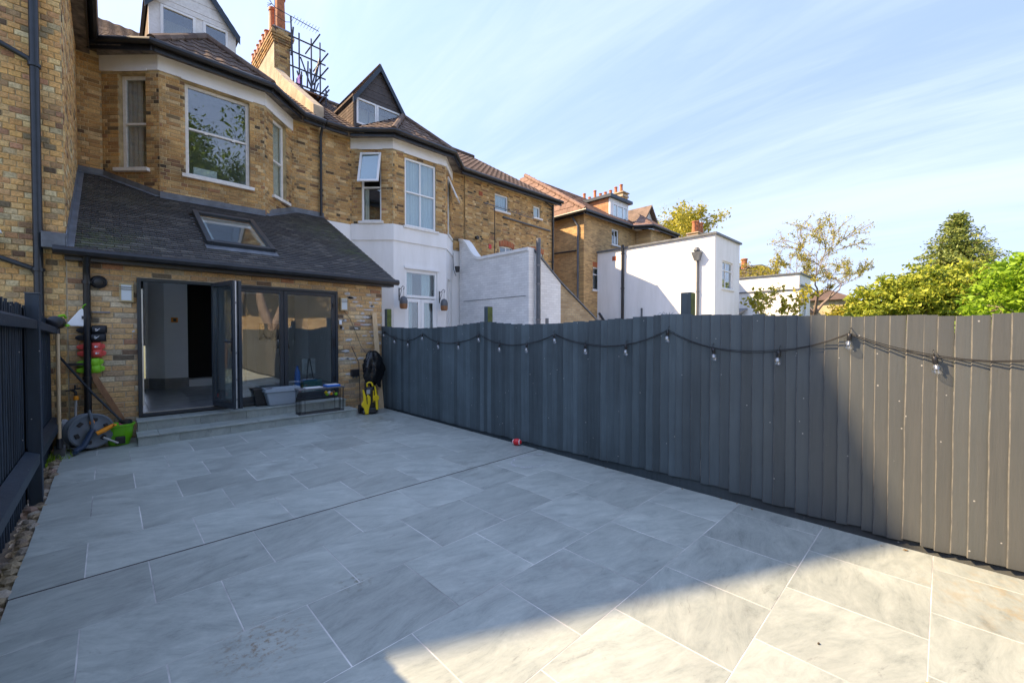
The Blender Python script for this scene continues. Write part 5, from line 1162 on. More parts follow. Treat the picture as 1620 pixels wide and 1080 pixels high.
# painted white extension with sloping roof
we = thing('white_outbuilding', 'white painted brick outbuilding with curved parapet behind the right fence', 'outbuilding', (9.5, 10, 0))
g = MB(); X = 8.88; pts = [(X, 8.48, -.1), (X, 11.84, -.1), (X, 11.84, 4.74)]
for q in range(9): t = q/8; pts.append((X, 11.75-1.05*t, 3.96+.76*(0.5+0.5*math.cos(math.pi*t))**1.2))
pts += [(X, 8.48, 3.95)]
g.prism(pts, (.22, 0, 0)); part('side_wall', g, M['brick_white_side'], we)
g = MB()
cop = pts[2:]
for p, q_ in zip(cop[:-1], cop[1:]):
    p = Vector(p); q_ = Vector(q_); g.hexa([p+Vector((-.04, 0, 0)), q_+Vector((-.04, 0, 0)), q_+Vector((.27, 0, 0)), p+Vector((.27, 0, 0)), p+Vector((-.04, 0, .09)), q_+Vector((-.04, 0, .09)), q_+Vector((.27, 0, .09)), p+Vector((.27, 0, .09))])
part('coping', g, M['render_white'], we)
g = MB(); g.prism([(9.102, 8.48, -.1), (10.35, 8.48, -.1), (10.35, 8.48, 3.10), (9.35, 8.48, 3.80), (9.102, 8.48, 3.95)], (0, .22, 0)); part('front_wall', g, M['brick_white'], we)
g = MB(); g.prism([(9.102, 8.44, 3.955), (9.35, 8.44, 3.81), (10.35, 8.44, 3.11), (12.35, 8.44, 1.96), (12.35, 8.44, 2.01), (10.35, 8.44, 3.16), (9.35, 8.44, 3.86), (9.102, 8.44, 4.005)], (0, .3, 0)); part('verge_board', g, M['lead'], we)
g = MB(); g.prism([(9.1, 8.74, 3.93), (9.1, 11.84, 3.93), (12.3, 11.84, 1.95), (12.3, 8.74, 1.95)], (0, 0, .05)); part('roof', g, M['slate'], we)
g = MB(); g.prism([(10.352, 8.485, -.1), (12.3, 8.485, -.1), (12.3, 8.485, 1.98), (10.352, 8.485, 3.09)], (0, .2, 0)); part('brick_wall', g, M['brick_garden'], we)
g = MB(); Wf = Wall((X, 11.8), (X, 8.48)); Wf.box(g, 1.55, 2.75, 0, .03, 1.79, 1.83); Wf.box(g, 1.65, 2.65, -.01, .012, 1.2, 1.74); part('window_surround', g, M['upvc'], we)
g = MB(); Wf.box(g, 1.73, 2.57, .013, .018, 1.25, 1.68); part('pane', g, M['glass_dark'], we)
g = MB(); Wf.box(g, .2, 3.2, .0, .012, 2.62, 2.635); part('cable', g, M['lead'], we)
g = MB(); g.box(9.62, 9.75, 8.46, 8.479, 1.75, 1.98); part('vent', g, M['lead'], we)
fl = thing('flue_pipe', 'tall round metal flue standing against the white outbuilding', 'flue', (9.17, 8.36, 0))
g = MB(); g.tube([(9.17, 8.36, 0), (9.17, 8.36, 4.18)], .068, 12); part('pipe_run', g, M['pipe_grey'], fl, smooth=True)
g = MB(); g.tube([(9.17, 8.36, 4.181), (9.17, 8.36, 4.32)], .072, 12); part('cowl', g, M['steel'], fl, smooth=True)
for z in (1.9, 2.95, 3.5):
    g = MB(); g.tube([(9.17, 8.36, z), (9.17, 8.36, z+.05)], .076, 12); part('collar', g, M['steel'], fl, smooth=True)
# small fixtures on the white walls
wb = b2[1]
def lantern(a, z, lab):
    t = thing('hanging_lantern', lab, 'lantern', tuple(wb.pt(a, .2, z)), group='lanterns on scrolled wall brackets')
    g = MB(); wb.box(g, a-.012, a+.012, .001, .02, z+.25, z+.62)
    g.tube([wb.pt(a, .02, z+.56), wb.pt(a, .12, z+.60), wb.pt(a, .22, z+.66), wb.pt(a, .30, z+.62), wb.pt(a, .28, z+.56), wb.pt(a, .24, z+.58)], .009, 6)
    g.tube([wb.pt(a, .02, z+.32), wb.pt(a, .08, z+.42), wb.pt(a, .16, z+.56), wb.pt(a, .10, z+.60)], .008, 6); part('bracket', g, M['plastic_black'], t, smooth=True)
    g = MB(); c = wb.pt(a, .26, z); g.tube([c+Vector((0, 0, .30)), c+Vector((0, 0, .58))], .004, 5); part('chain', g, M['steel'], t)
    g = MB(); g.lathe([(.06, .12), (.115, .15), (.118, .22), (.09, .32), (.04, .36), (.0, .37)], 16, c); part('lantern_top', g, M['pipe_grey'], t, smooth=True)
    g = MB(); g.lathe([(.085, 0), (.11, .04), (.115, .148)], 16, c); part('lantern_bowl', g, M['timber_dark'], t, smooth=True)
lantern(6.10-f0, 2.22, 'left lantern on a scrolled bracket beside the white garden door'); lantern(7.50-f0, 2.22, 'right lantern on a scrolled bracket beside the white garden door')
sl = thing('outdoor_spotlight', 'small black spotlight at the corner of the white bay', 'light', (8.7, 11.8, 3.7)); g = MB(); g.lathe([(.07, 0), (.09, .18)], 10, (8.62, 11.60, 3.62), (0, 0.1, 1)); part('lamp_head', g, M['plastic_black'], sl, smooth=True); g = MB(); g.tube([(8.64, 11.72, 3.5), (8.64, 11.86, 3.75), (8.64, 11.89, 4.3)], .012, 6); part('cable', g, M['lead'], sl)

# ------------------------------------------------------------------ third house and what stands beyond it
h3 = thing('corner_house', 'brick house with red tiled roof and orange tile-hung dormer', 'house', (18, 12, 0))
w3 = Wall((16.1, 11.8), (30, 11.8)); O3 = [(18.47-16.1, 19.13-16.1, 6.06, 6.87), (16.83-16.1, 17.53-16.1, 3.63, 4.73)]
g = MB(); w3.slab(g, -.1, 7.15, O3, th=.25); part('rear_wall', g, M['brick_far'], h3)
g = MB(); Wall((16.1, 21), (16.1, 12.052)).slab(g, -.1, 7.15, th=.25); part('side_wall', g, M['brick_far_side'], h3)
g = MB(); g.box(16.0, 16.098, 14.2, 15.0, 0, 7.1); part('pier', g, M['brick_far_side'], h3)
window(h3, w3, *O3[0], rec=.05, fw=.06, m='upvc', bars=(2.7,), depth=.6, label='narrow window under the eaves'); window(h3, w3, *O3[1], rec=.05, fw=.06, m='upvc', trans=(4.38,), depth=.6, label='window beside the white extension')
PR = Pieces(h3, 'arch_brick', 'arch_bricks', BRICKS, M['brick_red'])
for q in range(9): PR.add(frame_mtx(w3.pt(.72+q*.08, .01, 4.76), w3.u, -w3.n, (0, 0, 1), .065, .03, .215), 3)
PR.emit(20)
P = Pieces(h3, 'roof_tile', 'roof_tiles', tile_units('flat'), M['clay_red'])
for pl in ([(15.8, 11.5, EAVE), (27.0, 11.5, EAVE), (27.0, 16.5, 10.37), (17.0, 16.5, 10.37)], [(15.8, 21.5, EAVE), (15.8, 11.5, EAVE), (17.0, 16.5, 10.37)]):
    deck(h3, pl, M['timber_dark']); roof_tiles(P, pl, .33, .33, .05)
# small hipped bay roof
for pl in ([(20.6, 10.7, EAVE), (23.6, 10.7, EAVE), (22.1, 12.2, 8.3)], [(20.0, 11.5, EAVE), (20.6, 10.7, EAVE), (22.1, 12.2, 8.3)], [(23.6, 10.7, EAVE), (24.2, 11.5, EAVE), (22.1, 12.2, 8.3)]):
    deck(h3, pl, M['timber_dark']); roof_tiles(P, pl, .33, .33, .05)
P.emit(120)
g = MB(); g.prism([(20.8, 11.79, 0), (20.9, 10.95, 0), (23.3, 10.95, 0), (23.4, 11.79, 0)], (0, 0, 7.1)); part('bay', g, M['brick_far'], h3)
for (a, b) in (((15.8, 11.5, EAVE), (17.0, 16.5, 10.37)),):
    a = Vector(a); b = Vector(b); n = 14
    for i in range(n): g = MB(); g.tube([a.lerp(b, i/n)+Vector((0, 0, .04)), a.lerp(b, (i+1.05)/n)+Vector((0, 0, .05))], [.11, .10], 8); part('ridge_tile', g, M['clay_red'], h3, smooth=True)
gutter(h3, [(15.74, 20, gz), (15.74, 11.44, gz), (20.0, 11.44, gz), (20.55, 10.62, gz), (23.65, 10.62, gz), (24.2, 11.44, gz), (27, 11.44, gz)], r=.07, fascia=.17, inward=None, fm='plastic_black')
pipe(h3, [(15.95, 12.6, 7.35), (15.95, 12.4, 7.1), (16.04, 12.1, 6.6), (16.04, 12.1, 0)], .05, m='pipe_grey'); pipe(h3, [(16.02, 17.5, 5.6), (16.02, 12.2, 5.45)], .04, m='plastic_black')
g = MB(); g.box(19.55, 21.4, 12.6, 12.7, 7.6, 8.85); fd = part('dormer', g, M['render_white'], h3)
g = MB(); g.box(19.56, 19.62, 12.7, 14.4, 7.6, 8.85); g.box(21.3, 21.38, 12.7, 14.4, 7.6, 8.85); part('cheek', g, M['timber_dark'], h3)
Pq = Pieces(h3, 'hung_tile', 'hung_tiles', tile_units('flat'), M['tile_hung'])
z = 7.7
while z < 8.8:
    y = 12.72
    while y < 14.2:
        if 7.2+.633*(y-11.6) < z+.1: Pq.add(frame_mtx((19.555, y+.2, z), (0, -1, 0), (0, 0, 1), (-1, 0, 0), .198, .11, .02))
        y += .2
    z += .11
Pq.emit(100)
g = MB(); g.box(19.35, 21.6, 12.42, 14.6, 8.86, 9.02); part('flat_roof', g, M['navy'], h3)
wd = Wall((19.55, 12.6), (21.4, 12.6)); g = MB(); wd.box(g, .2, 1.66, .001, .05, 7.78, 7.84); wd.box(g, .2, 1.66, .001, .05, 8.54, 8.60)
for a in (.2, .62, 1.22, 1.60): wd.box(g, a, a+.06, .001, .05, 7.84, 8.54)
df = part('dormer_window', g, M['upvc'], h3)
for (a, b) in ((.26, .62), (.68, 1.22), (1.28, 1.60)): g = MB(); wd.box(g, a, b, .012, .02, 7.84, 8.54); part('pane', g, M['glass_dark'], df)
def stack(th_name, label, x0, x1, y0, y1, z0, z1, pots, mt='brick_far', side='brick_far_side', pr=.12, ph=.5):
    t = thing(th_name, label, 'chimney', (x0, y0, z0)); g = MB(); g.box(x0, x1, y0, y1, z0, z1); part('stack', g, M[mt], t)
    g = MB(); g.box(x0-.06, x1+.06, y0-.06, y1+.06, z1-.28, z1-.12); g.box(x0-.10, x1+.10, y0-.10, y1+.10, z1+.001, z1+.08); part('corbel', g, M['cement'], t)
    for (px_, py_, hh) in pots: pot(t, px_, py_, z1+.081, hh*ph/.5, pr)
    return t
stack('chimney_stack', 'long chimney stack lined with many pots behind the orange tile-hung dormer', 26.9, 27.6, 16.3, 20.4, 8.8, 11.75, [(27.2, 16.6, .62), (27.2, 17.05, .55), (27.2, 17.5, .42), (27.2, 17.95, .40), (27.2, 18.4, .40), (27.2, 18.9, .75), (27.2, 19.4, .36), (27.2, 19.9, .75)])
stack('chimney_stack', 'chimney with four red pots rising behind the white boxy extension', 34.0, 35.6, 13.8, 14.6, 7, 9.6, [(34.1, 14.1, .9), (34.6, 14.1, 1.0), (34.95, 14.1, .9), (35.4, 14.1, 1.0)], pr=.19, ph=.5)
stack('chimney_stack', 'slim brick chimney with one pot right of the white boxy extension', 45.6, 47.2, 13.8, 14.6, 5, 7.9, [(46.3, 14.1, 1.1)], pr=.3)
stack('chimney_stack', 'squat yellow chimney in front of the bare yellow-budding tree', 51.5, 53.2, 13.9, 14.8, 5, 8.1, [(51.9, 14.2, .9), (52.6, 14.2, .9)], pr=.28)
sd = thing('gabled_dormer', 'small white gabled dormer on the far roof', 'dormer', (23, 12.2, 7.4))
g = MB(); g.prism([(22.4, 12.3, 7.5), (23.9, 12.3, 7.5), (23.9, 12.3, 8.05), (23.15, 12.3, 8.95), (22.4, 12.3, 8.05)], (0, 2.4, 0)); part('front', g, M['white_old'], sd)
g = MB(); g.prism([(22.2, 12.05, 7.95), (23.15, 12.05, 9.1), (23.15, 12.05, 9.0), (22.3, 12.05, 7.9)], (0, 3, 0)); g.prism([(23.15, 12.05, 9.1), (24.1, 12.05, 7.95), (24.0, 12.05, 7.9), (23.15, 12.05, 9.0)], (0, 3, 0)); part('roof', g, M['clay'], sd)
g = MB(); g.box(22.6, 23.1, 12.28, 12.299, 7.6, 8.0); g.box(23.2, 23.7, 12.28, 12.299, 7.6, 8.0); part('pane', g, M['glass_dark'], sd)
# white boxy extension
e1 = thing('white_extension', 'flat-roofed white rendered two-storey extension lit by the sun', 'extension', (18.5, 9, 0))
we1 = Wall((17.2, 11.79), (17.2, 6.3)); wf1 = Wall((17.2, 6.3), (20.05, 6.3)); OE = (18.02-17.2, 19.27-17.2, 3.37, 4.50)
g = MB(); we1.slab(g, -.1, 5.42, th=.25); g2 = MB(); wf1.slab(g, -.1, 5.42, [OE], th=.25, a0=.252); Wall((20.05, 6.552), (20.05, 11.79)).slab(g, -.1, 5.42); g.box(17.2, 17.451, 6.3, 6.549, -.1, 5.42) if False else None
part('walls', g, M['render_white'], e1)
g = MB(); g.box(17.12, 20.13, 6.22, 11.79, 5.421, 5.50); part('coping', g, M['lead'], e1)
window(e1, wf1, *OE, rec=.06, fw=.055, m='upvc', bars=(OE[0]+.5,), trans=(4.12,), sill=.04, depth=1.0, label='window in the shaded end of the extension')
for (y, z) in ((10.95, 4.95), (9.75, 1.95)):
    g = MB(); we1.box(g, 11.79-y, 11.79-y+.2, .001, .015, z, z+.2); part('vent', g, M['brick_red'], e1)
pipe(e1, [(17.12, 10.35, 5.6), (17.12, 10.35, 0)], .065, m='plastic_black', clips=[(17.12, 10.35, 5.2), (17.12, 10.35, 3.6)])
pipe(e1, [(17.08, 11.6, 2.5), (17.08, 11.3, 2.1), (17.08, 10.5, 2.1)], .06, m='plastic_black', name='waste_pipe')
hp = pipe(e1, [(17.12, 6.93, 4.55), (17.12, 6.93, 0)], .05, m='pipe_grey', clips=[(17.12, 6.93, 3.2)])
g = MB(); g.hexa([(17.0, 6.85, 4.45), (17.19, 6.85, 4.45), (17.19, 7.03, 4.45), (17.0, 7.03, 4.45), (16.92, 6.76, 4.78), (17.19, 6.76, 4.78), (17.19, 7.12, 4.78), (16.92, 7.12, 4.78)]); g.lathe([(.06, 0), (.13, .05), (.13, .1), (.06, .2)], 9, (17.05, 6.94, 4.78)); part('hopper', g, M['lead'], e1)
pipe(e1, [(17.15, 9.4, 2.0), (17.15, 9.4, 2.65)], .04, m='pipe_grey', name='vent_pipe')
# second white extension
e2 = thing('white_extension', 'lower white extension with dark parapet trim behind the young tree', 'extension', (32, 9, 0))
g = MB(); Wall((31, 11.79), (31, 6.3)).slab(g, -.1, 5.25, th=.25); wf2 = Wall((31, 6.3), (34.1, 6.3)); wf2.slab(g, -.1, 5.25, [(1.0, 2.3, 2.4, 4.2)], th=.25, a0=.252); Wall((34.1, 6.552), (34.1, 11.79)).slab(g, -.1, 5.25); part('walls', g, M['render_white'], e2)
g = MB(); g.box(30.9, 34.2, 6.2, 11.79, 5.251, 5.33); g.box(30.93, 30.99, 6.25, 11.79, 4.25, 4.33); g.box(30.93, 34.15, 6.2, 6.29, 4.5, 4.6); part('coping', g, M['lead'], e2)
window(e2, wf2, 1.0, 2.3, 2.4, 4.2, rec=.06, m='upvc', bars=(1.65,), sill=.04, depth=.8)
g = MB(); g.box(29.2, 30.99, 9.3, 11.79, -.1, 2.75); g.box(29.2, 29.3, 6.2, 9.3, -.1, 2.0); part('lean_to', g, M['render_white'], e2); g = MB(); g.prism([(29.1, 9.2, 2.76), (30.99, 9.2, 3.15), (30.99, 11.79, 3.15), (29.1, 11.79, 2.76)], (0, 0, .08)); part('lean_to_roof', g, M['lead'], e2)
# rest of the terrace
tr = thing('distant_terrace', 'far end of the brick terrace with reddish roofs', 'houses', (45, 14, 0))
g = MB(); Wall((30.01, 11.85), (75, 11.85)).slab(g, -.1, 6.0, th=.25); part('rear_wall', g, M['brick_far'], tr)
g = MB(); g.prism([(27.8, 11.5, 7.15), (31, 11.5, 7.15), (31, 16.5, 10.3), (27.8, 16.5, 10.3)], (0, 0, .1)); g.prism([(31, 11.5, 5.6), (75, 11.5, 5.6), (75, 16.0, 8.3), (31, 16.0, 8.3)], (0, 0, .1)); part('roof', g, M['clay_red'], tr)
g = MB(); g.box(48.3, 51.3, 13.2, 15.4, 6.0, 8.4); part('dormer', g, M['dark_clad'], tr); g = MB(); g.box(48.0, 51.6, 13.0, 15.5, 8.401, 8.6); part('dormer_roof', g, M['lead'], tr)
# cream house
ch = thing('cream_house', 'cream coloured house with brown hipped roof beyond the garden trees', 'house', (60, 9, 0))
g = MB(); g.box(60, 68, 7.2, 13.5, -.1, 5.4); part('walls', g, M['cream'], ch)
g = MB(); g.hexa([(59.5, 6.7, 5.41), (68.5, 6.7, 5.41), (68.5, 14, 5.41), (59.5, 14, 5.41), (63.4, 9.8, 6.9), (66, 9.8, 6.9), (66, 10.6, 6.9), (63.4, 10.6, 6.9)]); part('roof', g, M['clay'], ch)
g = MB(); g.box(59.96, 59.995, 11.4, 12.4, 3.3, 4.4); part('window', g, M['upvc'], ch); g = MB(); g.box(59.94, 59.955, 11.5, 12.3, 3.4, 4.3); part('pane', g, M['glass_dark'], ch)

# ------------------------------------------------------------------ trees
def leaves_mesh(name, centres, size, m, seed=1, flat=0.0, aspect=0.55):
    rg = np.random.default_rng(seed); C = np.array(centres, dtype=float); n = len(C)
    a = rg.normal(size=(n, 3)); a[:, 2] *= (1-flat*0.7); a /= np.linalg.norm(a, axis=1)[:, None]
    b = rg.normal(size=(n, 3)); b -= a*(a*b).sum(1)[:, None]; b /= np.linalg.norm(b, axis=1)[:, None]
    s = size*(0.45+1.2*rg.random(n)**1.6)[:, None]
    p = np.stack([C-a*s, C+b*s*aspect, C+a*s, C-b*s*aspect], 1).reshape(-1, 3)
    me = D.meshes.new(name); me.vertices.add(4*n); me.vertices.foreach_set('co', p.ravel())
    me.loops.add(4*n); me.loops.foreach_set('vertex_index', np.arange(4*n, dtype=np.int32)); me.polygons.add(n)
    me.polygons.foreach_set('loop_start', np.arange(0, 4*n, 4, dtype=np.int32)); me.polygons.foreach_set('loop_total', np.full(n, 4, dtype=np.int32))
    me.update(calc_edges=True); me.materials.append(m); return me
def grow(mb, p, d, L, r, depth, rnd, tips, spread=0.7, up=0.12, kids=(2, 4), shrink=0.72, minr=0.006):
    n = 4; pts = [p]; rs = [r]; q = p.copy(); dd = d.copy()
    for i in range(n):
        dd = (dd+Vector((rnd.gauss(0, .12), rnd.gauss(0, .12), rnd.gauss(0, .08)+up*.3))).normalized(); q = q+dd*(L/n); pts.append(q.copy()); rs.append(max(minr, r*(1-0.45*(i+1)/n)))
    mb.tube(pts, rs, 6 if depth > 1 else 4, cap=False)
    if depth <= 2: tips.append((q.copy(), L, depth)); tips.append((pts[2], L, depth))
    if depth == 0: return
    for k in range(rnd.randint(*kids)):
        t = 0.45+0.55*(k+1)/kids[1] if k else 1.0; bp = pts[min(n, int(t*n))]
        ax = Vector((rnd.gauss(0, 1), rnd.gauss(0, 1), rnd.gauss(0, .6))).normalized(); nd = (dd+ax*spread+Vector((0, 0, up))).normalized()
        grow(mb, bp, nd, L*shrink*(0.8+0.4*rnd.random()), rs[-1]*(0.85 if k == 0 else .65), depth-1, rnd, tips, spread, up, kids, shrink, minr)
def tree(name, label, base, H, trunk_r, m_leaf, m_bark, nleaf, lsize, depth=4, spread=.75, up=.12, L0=None, seed=1, cluster=.35, kids=(2, 4), shrink=.72, first=None, minr=.008, flat=0):
    t = thing(name, label, 'tree', base); rnd = random.Random(seed); mb = MB(); tips = []; b = Vector(base)
    L0 = L0 or H*0.3
    if first:
        mb.tube([b, b+Vector((0, 0, first*.5)), b+Vector((.05*H*rnd.gauss(0, 1)*.3, 0, first))], [trunk_r*1.25, trunk_r, trunk_r*.9], 10, cap=False); b = b+Vector((0, 0, first))
        for k in range(4):
            a = k*1.57+rnd.random(); grow(mb, b-Vector((0, 0, .1)), Vector((math.cos(a)*.7, math.sin(a)*.7, 1)).normalized(), L0, trunk_r*.6, depth-1, rnd, tips, spread, up, kids, shrink, minr)
    else: grow(mb, b, Vector((0, 0, 1)), L0, trunk_r, depth, rnd, tips, spread, up, kids, shrink, minr)
    part('trunk', mb, M[m_bark], t, smooth=True, rm=False)
    cs = []
    for _ in range(nleaf):
        p, L, dp = rnd.choice(tips); q = cluster*(0.5+L); cs.append(p+Vector((rnd.gauss(0, q*.5), rnd.gauss(0, q*.5), rnd.gauss(0, q*.4))))
    o = place('crown', leaves_mesh('crown', cs, lsize, M[m_leaf], seed, flat), t); return t
def blob_tree(name, label, base, lobes, m_leaf, m_bark, nleaf, lsize, seed=1, trunk_r=.15, flat=.3, clump=.28, cat='tree'):
    """dense crown: leaf clumps through a union of ellipsoids, trunk and limbs run up into it"""
    t = thing(name, label, cat, base); rnd = random.Random(seed); b = Vector(base); mb = MB()
    tot = sum(l[3]*l[4]*l[5] for l in lobes); cs = []
    for (cx, cy, cz, rx, ry, rz) in lobes:
        c = Vector((cx, cy, cz)); mb.tube([b, b.lerp(c, .5)+Vector((0, 0, .2)), c], [trunk_r, trunk_r*.6, trunk_r*.2], 7, cap=False)
        nc = max(20, int(nleaf/26*rx*ry*rz/tot))
        for _ in range(nc):
            d = Vector((rnd.gauss(0, 1), rnd.gauss(0, 1), rnd.gauss(0, 1))).normalized(); r = (0.55+0.5*rnd.random()**0.6)*(1+0.14*math.sin(d.x*7+seed)+.12*math.sin(d.z*9+d.y*5)); q = c+Vector((d.x*rx*r, d.y*ry*r, d.z*rz*r))
            if q.z < .05: continue
            if rnd.random() < .12: mb.tube([c, q], [trunk_r*.2, .008], 4, cap=False)
            k = clump*(.6+.8*rnd.random())
            for _ in range(26): cs.append(q+Vector((rnd.gauss(0, k*.6), rnd.gauss(0, k*.6), rnd.gauss(0, k*.42))))
    part('trunk', mb, M[m_bark], t, smooth=True, rm=False)
    place('crown', leaves_mesh('crown', cs, lsize, M[m_leaf], seed, flat), t); return t
tree('bare_tree', 'large half-bare tree with budding yellow leaves right of the white extensions', (41.5, 7.4, -.1), 10, .24, 'leaf_yellow', 'bark_pale', 19000, .055, depth=6, spread=.78, up=.05, L0=2.2, seed=14, cluster=.16, kids=(2, 3), shrink=.80, first=3.2, minr=.017)
tree('spring_tree', 'yellow-green tree showing above the roof of the far dormer', (44.5, 20.3, -.1), 14, .25, 'leaf_yellow', 'bark_pale', 17000, .12, depth=4, spread=.8, up=.1, L0=3.6, seed=4, cluster=.30, first=6.8)
tree('young_tree', 'slender young tree with small bronze-green leaves in front of the low white extension', (21.0, 4.83, -.1), 4.2, .05, 'leaf_yellow', 'bark', 1400, .075, depth=4, spread=.75, up=.16, L0=1.0, seed=9, cluster=.14, kids=(2, 3), shrink=.75, first=1.4, minr=.007)
blob_tree('magnolia', 'broad yellow-green magnolia with glossy leaves over the sunny end of the fence', (37.8, 1.5, -.1), [(37.6, 1.2, 3.2, 2.3, 2.3, 2.3), (36.3, 2.9, 2.8, 1.7, 1.7, 2.0), (38.6, -.4, 3.7, 2.0, 2.0, 2.1), (36.2, 3.6, 2.2, 1.4, 1.3, 1.6), (38.3, .2, 4.7, 1.3, 1.3, .9), (39.2, -1.6, 4.3, 1.5, 1.5, 1.5)], 'leaf_magnolia', 'bark', 34000, .115, seed=3)
blob_tree('lime_green_tree', 'bright lime-green leafy tree at the right edge above the fence', (33.0, -2.4, -.1), [(32.5, -2.1, 2.8, 1.8, 1.6, 2.0), (32.0, -3.2, 4.2, 1.5, 1.5, 1.3), (31.8, -4.4, 3.3, 2.0, 2.0, 2.2), (33.5, -6.2, 3.8, 2.3, 2.3, 2.4), (32.4, -2.6, 4.1, 1.2, 1.2, .9), (33.2, -4.2, 4.7, 1.2, 1.2, .8)], 'leaf_lime', 'bark_pale', 30000, .105, seed=6, clump=.34)
blob_tree('shrub', 'low yellow shrub next to the cream house', (40.0, 5.3, -.1), [(40.5, 5.0, 2.2, 1.2, 1.2, 1.7)], 'leaf_yellow', 'bark', 6000, .10, seed=8, cat='shrub')
# conifer: tiers of drooping sprays
cf = thing('conifer', 'tall dark conifer with tiered branches behind the lighter trees', 'tree', (66.0, -.9, -.1)); rnd = random.Random(12); mb = MB(); cs = []
mb.tube([(66, -.9, -.1), (66, -.9, 7), (66, -.9, 14.6)], [.5, .3, .04], 8, cap=False); z = 3.0
while z < 14.4:
    R0 = 6.6*(1-(z-3)/11.9)**.95+.12; nb = 9 if z < 11 else 6
    for k in range(nb):
        a = 2*math.pi*(k+rnd.random()*.8)/nb; L = R0*(.65+.45*rnd.random()); p0 = Vector((66, -.9, z)); n_ = 5; pts = [p0+Vector((math.cos(a)*L*i/n_, math.sin(a)*L*i/n_, .10*L*math.sin(i/n_*2.6)-.10*L*(i/n_)**2+.3*(i/n_))) for i in range(n_+1)]
        mb.tube(pts, [.07*(1-i/(n_+1)) for i in range(n_+1)], 4, cap=False)
        for i in range(1, n_+1):
            for _ in range(int(34*(L/3+.25))):
                t = i-rnd.random(); w_ = .26+.10*L*(1-abs(t/n_-.55)); q = pts[0].lerp(pts[-1], t/n_)+Vector((0, 0, .12*L*math.sin(t/n_*2.6)))
                cs.append(q+Vector((rnd.gauss(0, w_*.8), rnd.gauss(0, w_*.8), rnd.gauss(0, .12)-.10*rnd.random())))
    z += .48
part('trunk', mb, M['bark'], cf, smooth=True, rm=False); place('crown', leaves_mesh('crown', cs, .15, M['leaf_conifer'], 2, .5, .4), cf)

# ------------------------------------------------------------------ string lights on the right fence
sg = thing('string_lights', 'string of clear bulbs on a black cable sagging along the right fence', 'string lights', (4.05, 4, 1.4))
BL = [(7.95, 1.474), (7.507, 1.351), (7.001, 1.298), (6.494, 1.421), (5.996, 1.284), (5.423, 1.287), (4.912, 1.414), (4.441, 1.282), (3.898, 1.287), (3.411, 1.42), (2.935, 1.299), (2.40, 1.305), (1.93, 1.455), (1.483, 1.289), (.963, 1.277), (.499, 1.423), (.035, 1.268), (-.45, 1.27), (-.95, 1.43), (-1.4, 1.27), (-1.9, 1.28), (-2.4, 1.43)]
top = [(y, z+.075) for y, z in BL]; pts = []
for (y0, z0), (y1, z1) in zip(top[:-1], top[1:]):
    for q in range(4): t = q/4; pts.append((4.045+.006*math.sin(y0*9+q), y0+(y1-y0)*t, z0+(z1-z0)*t-.022*math.sin(math.pi*t)))
g = MB(); g.tube(pts, .0042, 6); part('cable', g, M['cable'], sg, smooth=True)
g = MB(); g.tube([(x+.012, y, z+.010+.004*math.sin(y*7)) for x, y, z in pts], .003, 5); part('cable', g, M['cable'], sg, smooth=True)
bulb_me = MB().lathe([(.010, 0), (.020, -.010), (.030, -.030), (.0305, -.045), (.024, -.062), (.012, -.072), (.002, -.075)], 14).mesh('bulb_glass', M['bulb'], True)
sock_me = MB().lathe([(.011, .052), (.0155, .046), (.0155, .004), (.012, 0)], 10).mesh('socket', M['plastic_black'], True)
fil_me = MB().lathe([(.005, 0), (.004, -.025), (.008, -.03), (.004, -.04)], 6).mesh('filament', M['alu'], True)
hook_me = MB().tube([(0, 0, .05), (.0, 0, .085), (.03, 0, .095)], .003, 5).mesh('hook', M['plastic_black'], True)
for i, (y, z) in enumerate(BL):
    b = place('bulb', bulb_me, sg); b.matrix_basis = Matrix.Translation((4.040, y, z+.028)) @ Matrix.Rotation((R.random()-.5)*.3, 4, 'X')
    for nm, me in (('socket', sock_me), ('filament', fil_me), ('hook', hook_me)):
        o = D.objects.new(nm, me); COL.objects.link(o); o.parent = b
# ------------------------------------------------------------------ things on the extension wall
Y0 = 8.141
def T(name, label, cat, loc, group=None): return thing(name, label, cat, loc, group)
def wall_light(x0, x1, z0, z1, lab):
    t = T('wall_light', lab, 'wall light', ((x0+x1)/2, 8.13, (z0+z1)/2), 'square wall lights either side of the glass doors')
    g = MB(); g.box(x0, x1, 8.06, 8.138, z0, z0+.02); g.box(x0, x1, 8.06, 8.138, z1-.02, z1); g.box(x0, x0+.018, 8.06, 8.138, z0+.02, z1-.02); g.box(x1-.018, x1, 8.06, 8.138, z0+.02, z1-.02); part('lamp_frame', g, M['brass'], t)
    g = MB(); g.box(x0+.018, x1-.018, 8.064, 8.13, z0+.02, z1-.02); part('lamp_glass', g, M['lamp_glass'], t, bevel=.003)
    g = MB(); zm = z0+(z1-z0)*.66
    g.box(x0, x1, 8.052, 8.063, zm, zm+.008); g.box(x0, x1, 8.052, 8.063, zm+.03, zm+.038); part('lamp_bar', g, M['steel'], t)
wall_light(.115, .262, 1.955, 2.215, 'square opal wall light left of the glass doors')
wall_light(3.215, 3.36, 1.95, 2.20, 'square opal wall light right of the glass doors')
sn = T('door_sensor', 'small white alarm sensor with a cable below the right-hand wall light', 'sensor', (3.24, 8.1, 1.7)); g = MB(); g.box(3.20, 3.25, 8.10, 8.138, 1.68, 1.76); part('casing', g, M['upvc'], sn, bevel=.004); g = MB(); g.box(3.225, 3.255, 8.10, 8.138, 1.60, 1.66); part('connector', g, M['plastic_black'], sn)
